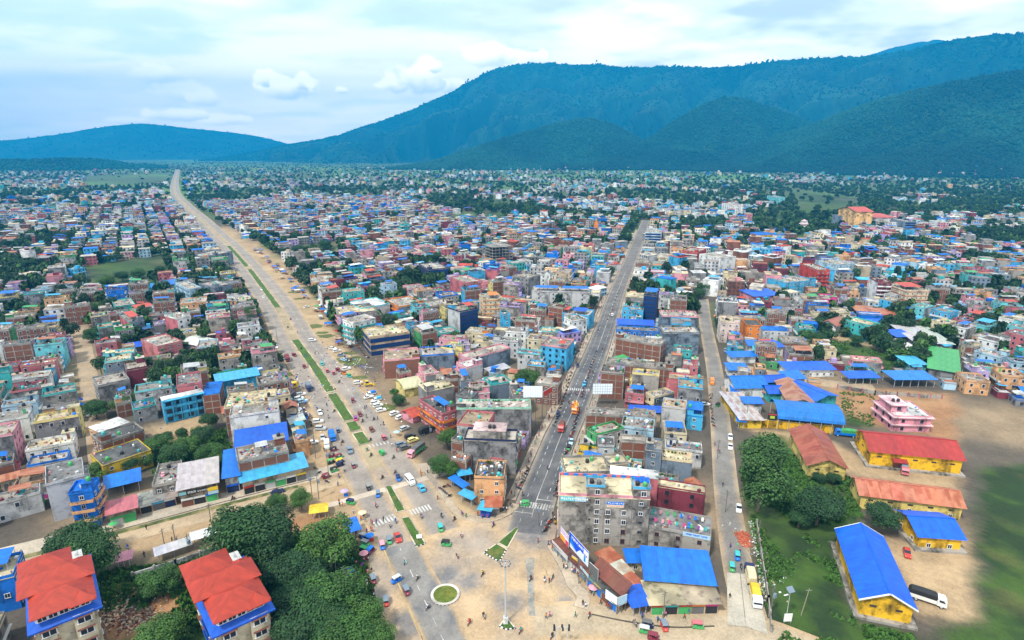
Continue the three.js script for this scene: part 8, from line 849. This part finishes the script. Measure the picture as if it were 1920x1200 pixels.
{ const [x, z] = P(786, 1010), g = thing('sign_panel', 'small white board lying on the green island', 'board', [x, 0.2, z], 0.2); const m = new MB(); m.slope(-0.75, 0.5, 0.3, 0.75, -0.4, 0.9, 0.06); m.build('board', mat('white'), g); for (const s of [-0.6, 0.6]) { const q = new MB(); q.box(s, 0, 0, 0.07, 0.5, 0.07); q.build('leg', mat('steel'), g); } }
// hoardings
function hoarding(label, a, b, y0, h, face, frame = true) { const A = P(...a, y0), B = P(...b, y0), dx = B[0] - A[0], dz = B[1] - A[1], w = Math.hypot(dx, dz), g = thing('billboard', label, 'billboard', [(A[0] + B[0]) / 2, 0, (A[1] + B[1]) / 2], Math.atan2(-dz, dx)); const m = new MB(); m.box(0, y0, 0, w, h, 0.15, true); m.build('panel', mat('palegrey'), g); if (face) mesh('poster', new THREE.PlaneGeometry(w - 0.1, h - 0.1), face, g, [0, y0 + h / 2, 0.085]); const n = Math.max(2, Math.round(w / 3)); for (let i = 0; i <= n; i++) { const q = new MB(); q.box((i / n - 0.5) * (w - 0.3), 0, -0.22, 0.14, y0 + h, 0.14); q.build('post', mat('darkgrey'), g); } return [g, w]; }
const poster = (w, h, draw) => { const c = document.createElement('canvas'); c.width = w; c.height = h; draw(c.getContext('2d'), w, h); const t = new THREE.CanvasTexture(c); t.colorSpace = THREE.SRGBColorSpace; return new THREE.MeshStandardMaterial({ map: t, roughness: 0.6 }); };
hoarding('large blue and white billboard reading PLAN above the corner shops', [1067, 1023], [1103, 1064], 3.2, 4.8, poster(512, 256, (x, w, h) => { x.fillStyle = '#0b4fd6'; x.fillRect(0, 0, w, h); x.fillStyle = '#1d86ee'; x.beginPath(); x.moveTo(0, 40); x.lineTo(240, 256); x.lineTo(0, 256); x.fill(); x.fillStyle = '#dfeaf6'; x.beginPath(); x.moveTo(0, 170); x.lineTo(200, 225); x.lineTo(300, 120); x.lineTo(390, 130); x.lineTo(390, 20); x.lineTo(512, 20); x.lineTo(512, 256); x.lineTo(0, 256); x.fill(); x.fillStyle = '#ffffff'; x.font = 'bold 62px sans-serif'; x.fillText('YSN PLAN?', 60, 78); x.fillStyle = '#2e8fe0'; x.fillRect(400, 120, 46, 110); x.fillStyle = '#9a4b63'; x.fillRect(402, 96, 44, 18); x.beginPath(); x.arc(470, 110, 16, 0, 7); x.fill(); }));
hoarding('small striped advertising board beside the blue billboard', [1051, 1008], [1066, 1027], 3.2, 3.8, poster(256, 160, (x, w, h) => { x.fillStyle = '#f2f0f4'; x.fillRect(0, 0, w, h); for (let i = 0; i < 3; i++) { x.fillStyle = '#b05ab8'; x.fillRect(0, 8 + i * 22, w, 10); } x.fillStyle = '#f0a63a'; x.fillRect(0, 84, 150, 76); x.fillStyle = '#e0465a'; x.fillRect(160, 90, 96, 70); }));
hoarding('plain dark grey board in front of the brown sloping roof', [1105, 1074], [1121, 1089], 3, 3.4, mat('darkgrey'));
hoarding('empty white hoarding frame above the roofs right of the straight street', [1111, 739], [1148, 739], 6, 5, poster(256, 128, (x, w, h) => { x.fillStyle = '#e9f1f4'; x.fillRect(0, 0, w, h); x.strokeStyle = '#7d94a8'; x.lineWidth = 3; for (let i = 0; i <= 8; i++) { x.beginPath(); x.moveTo(i * 32, 0); x.lineTo(i * 32, h); x.stroke(); } for (let i = 0; i <= 4; i++) { x.beginPath(); x.moveTo(0, i * 32); x.lineTo(w, i * 32); x.stroke(); } }));
hoarding('empty white hoarding frame above the blank grey block', [981, 745], [1017, 745], 13.2, 5, poster(256, 128, (x, w, h) => { x.fillStyle = '#eaf3f8'; x.fillRect(0, 0, w, h); x.strokeStyle = '#88a6c0'; x.lineWidth = 3; for (let i = 0; i <= 8; i++) { x.beginPath(); x.moveTo(i * 32, 0); x.lineTo(i * 32, h); x.stroke(); } }));
hoarding('white fascia sign along the front of the corner shop row', [1135, 1121], [1157, 1137], 2.6, 2.6, mat('white')); hoarding('pale aqua sign on the very corner of the shop row', [1158, 1137], [1175, 1130], 2.6, 2.6, mat('paleblue')); hoarding('yellow advertising board on the low shop row', [1072, 1050], [1083, 1058], 2.2, 1.6, mat('yellow')); hoarding('long pale fascia board above the shop row', [1035, 1020], [1064, 1052], 2.4, 1.4, mat('palegrey')); hoarding('grey white fascia board lower on the shop row', [1088, 1070], [1103, 1088], 2.2, 1.6, mat('paleblue')); hoarding('red sign over the shops of the straight street', [1018, 745], [1035, 735], 10, 2.6, mat('red'));
// small stalls on the shoulders of the avenue
{ const R = rng(808), s = spline(ROAD_A.slice(4), 1); let acc = 0; for (let i = 0; i < 150; i++) { const side = R() < 0.62 ? -1 : 1, k = 4 + Math.floor(R() * (s.length * 0.9)), p = s[k], q = s[Math.min(s.length - 1, k + 1)], l = Math.hypot(q[0] - p[0], q[1] - p[1]) || 1, nx = -(q[1] - p[1]) / l, nz = (q[0] - p[0]) / l, o = side < 0 ? -(19 + R() * 8) : 14.5 + R() * 3, x = p[0] + nx * o, z = p[1] + nz * o, t = toPx(x, 0, z); if (t[1] > 660 || t[1] < 430 || acc > 75) continue; if (HAND.some((h) => Math.hypot(h.x - x, h.z - z) < 12)) continue; acc++; const c = pick(R, ['blue', 'blue', 'palegrey', 'rust', 'brown', 'deepblue', 'green', 'white', 'tan']), w = 2.4 + R() * 3, d = 2 + R() * 1.6, g = thing('market_stall', desc(`${c === 'rust' ? 'rusty' : word(c)} roofed roadside stall`, ['beside the avenue', 'on the sandy shoulder'], t[0], t[1]), 'stall', [x, 0, z], R() * 3, 'roadside stalls along the avenue'); const m = new MB(); m.slope(-w / 2, d / 2, 2.2, w / 2, -d / 2, 2.7, 0.05); m.build('roof', mat(c, 'tin'), g); const b = new MB(); for (const a of [-1, 1]) for (const e of [-1, 1]) b.box(a * (w / 2 - 0.1), 0, e * (d / 2 - 0.1), 0.09, 2.2, 0.09); b.build('post', mat('brown'), g, 'stuff'); const k2 = new MB(); k2.box(0, 0, 0, w * 0.8, 0.9, d * 0.5); k2.build('counter', mat(pick(R, ['brown', 'tan', 'slate', 'red'])), g); } }
[[604, 624], [612, 630], [640, 676], [655, 662], [667, 672], [668, 680], [674, 708], [720, 765], [585, 612], [560, 560], [552, 548], [575, 540], [543, 702], [530, 560], [455, 558]].forEach(([u, v], i) => { const [x, z] = P(u, v), ring = []; for (let k = 0; k < 14; k++) { const a = k / 14 * 6.283, r = (3 + (i % 3)) * (0.75 + 0.4 * hash2(i, k)); ring.push([x + Math.cos(a) * r * 1.4, z + Math.sin(a) * r]); } sheet('weed_patch', ring, 0.02, (a, b) => mix([0.07, 0.13, 0.02], [0.2, 0.19, 0.06], fbm(a / 2, b / 2, 3)), 0.9, vmat('grass'), 'patch of weeds on the sandy shoulder of the avenue'); });
// umbrellas, stalls and heaps
for (const [u, v, c, lab] of [[1112, 1113, 'pink', 'pink umbrella of a stall near the corner shops'], [694, 1014, 'blue', 'small blue umbrella beside the parked three-wheelers'], [646, 930, 'lilac', 'lilac umbrella of a roadside vendor'], [680, 971, 'cream', 'cream umbrella in the crowd by the crossing'], [214, 992, 'green', 'green and yellow umbrella stall on the sandy lane'], [683, 1048, 'pink', 'pale pink umbrella over a red cart'], [744, 818, 'paleblue', 'pale blue umbrella of a cart at the avenue'], [1440, 745, 'rose', 'large red and white striped market parasol']]) { const [x, z] = P(u, v), g = thing('umbrella', lab, 'umbrella', [x, 0, z]), big = u === 1440 ? 2.6 : 1; pole(g, 2.3 * Math.sqrt(big), 0.04); mesh('canopy', new THREE.ConeGeometry(1.3 * big, 0.6 * big, 10, 1, true), mat(c, null, { r: 0.6 }), g, [0, 2.3 * Math.sqrt(big), 0]); const m = new MB(); m.box(0.5, 0, 0, 1.2, 0.8, 0.8); m.build('cart', mat(pick(RP, ['red', 'brown', 'blue', 'tan'])), g); }
function heap(name, label, poly, n, cols, s, seed) { const R = rng(seed), m = new MB(); let cx = 0, cz = 0; poly.forEach(([x, z]) => { cx += x / poly.length; cz += z / poly.length; }); for (let i = 0; i < n; i++) { const p = poly[Math.floor(R() * poly.length)], t = Math.sqrt(R()), q = poly[Math.floor(R() * poly.length)]; const x = lerp(cx, lerp(p[0], q[0], R()), t), z = lerp(cz, lerp(p[1], q[1], R()), t); m.col(pick(R, cols), 0.7 + R() * 0.6); m.at(x, (1 - t) * s * 2.2 * R(), z, R() * 3); m.box(0, 0, 0, s * (0.5 + R()), s * (0.3 + R() * 0.4), s * (0.4 + R() * 0.6), true); } m.m = null; tag(m.build(name, vmat(null)), label, 'heap', null, 'stuff'); }
heap('brick_heap', 'heap of red bricks tipped on the back street', px([1380, 996], [1402, 998], [1407, 1018], [1400, 1027], [1384, 1016]), 900, [[0.42, 0.1, 0.05], [0.36, 0.08, 0.04], [0.5, 0.14, 0.07]], 0.34, 3);
heap('rubble', 'building rubble and timber beside the institute', px([195, 1130], [240, 1110], [300, 1150], [290, 1180], [220, 1195], [190, 1170]), 900, ['tan', 'brown', 'brown', 'tan', 'beige', 'grey', 'rust'], 0.45, 4);
heap('litter', 'litter and scraps along the back street ditch', px([1403, 975], [1412, 975], [1440, 1120], [1428, 1130]), 260, ['white', 'grey', 'tan', 'palegrey', 'green'], 0.4, 5);
heap('litter', 'stones and scraps around the stalls of the avenue', px([600, 640], [700, 690], [760, 800], [690, 690], [640, 660]), 300, ['tan', 'brown', 'white', 'grey', 'blue'], 0.5, 6);
heap('litter', 'clutter and stored goods on the truck park ground', px([500, 640], [560, 700], [600, 800], [570, 860], [540, 760], [500, 700]), 420, ['grey', 'darkgrey', 'brown', 'white', 'steel', 'blue'], 0.6, 7);
for (const [q, lab] of [[[[1418, 985], [1440, 1130], [1446, 1185]], 'low dark wall along the grass field'], [[[250, 1085], [330, 1060], [420, 1030]], 'low white wall of the wood yard'], [[[1570, 728], [1640, 740], [1765, 748]], 'long low compound wall with red pillars behind the pink villa']]) { const l = along(q), g = thing('boundary_wall', lab, 'wall', [0, 0, 0]); for (let i = 0; i + 1 < l.length; i++) { const [x0, z0] = l[i], [x1, z1] = l[i + 1], L = Math.hypot(x1 - x0, z1 - z0), m = new MB(); m.at((x0 + x1) / 2, 0, (z0 + z1) / 2, Math.atan2(-(z1 - z0), x1 - x0)); m.box(0, 0, 0, L, 1.8, 0.22); m.build('wall', mat(lab.includes('white') ? 'palegrey' : 'concrete', 'stain'), g); const k = Math.round(L / 5); for (let j = 0; j <= k; j++) { const p = new MB(); p.at(lerp(x0, x1, j / k), 0, lerp(z0, z1, j / k)); p.box(0, 0, 0, 0.45, 2.2, 0.45); p.build('pillar', mat(lab.includes('red') ? 'rose' : 'concrete', 'stain'), g); } } }
renderer.render(scene, camera);
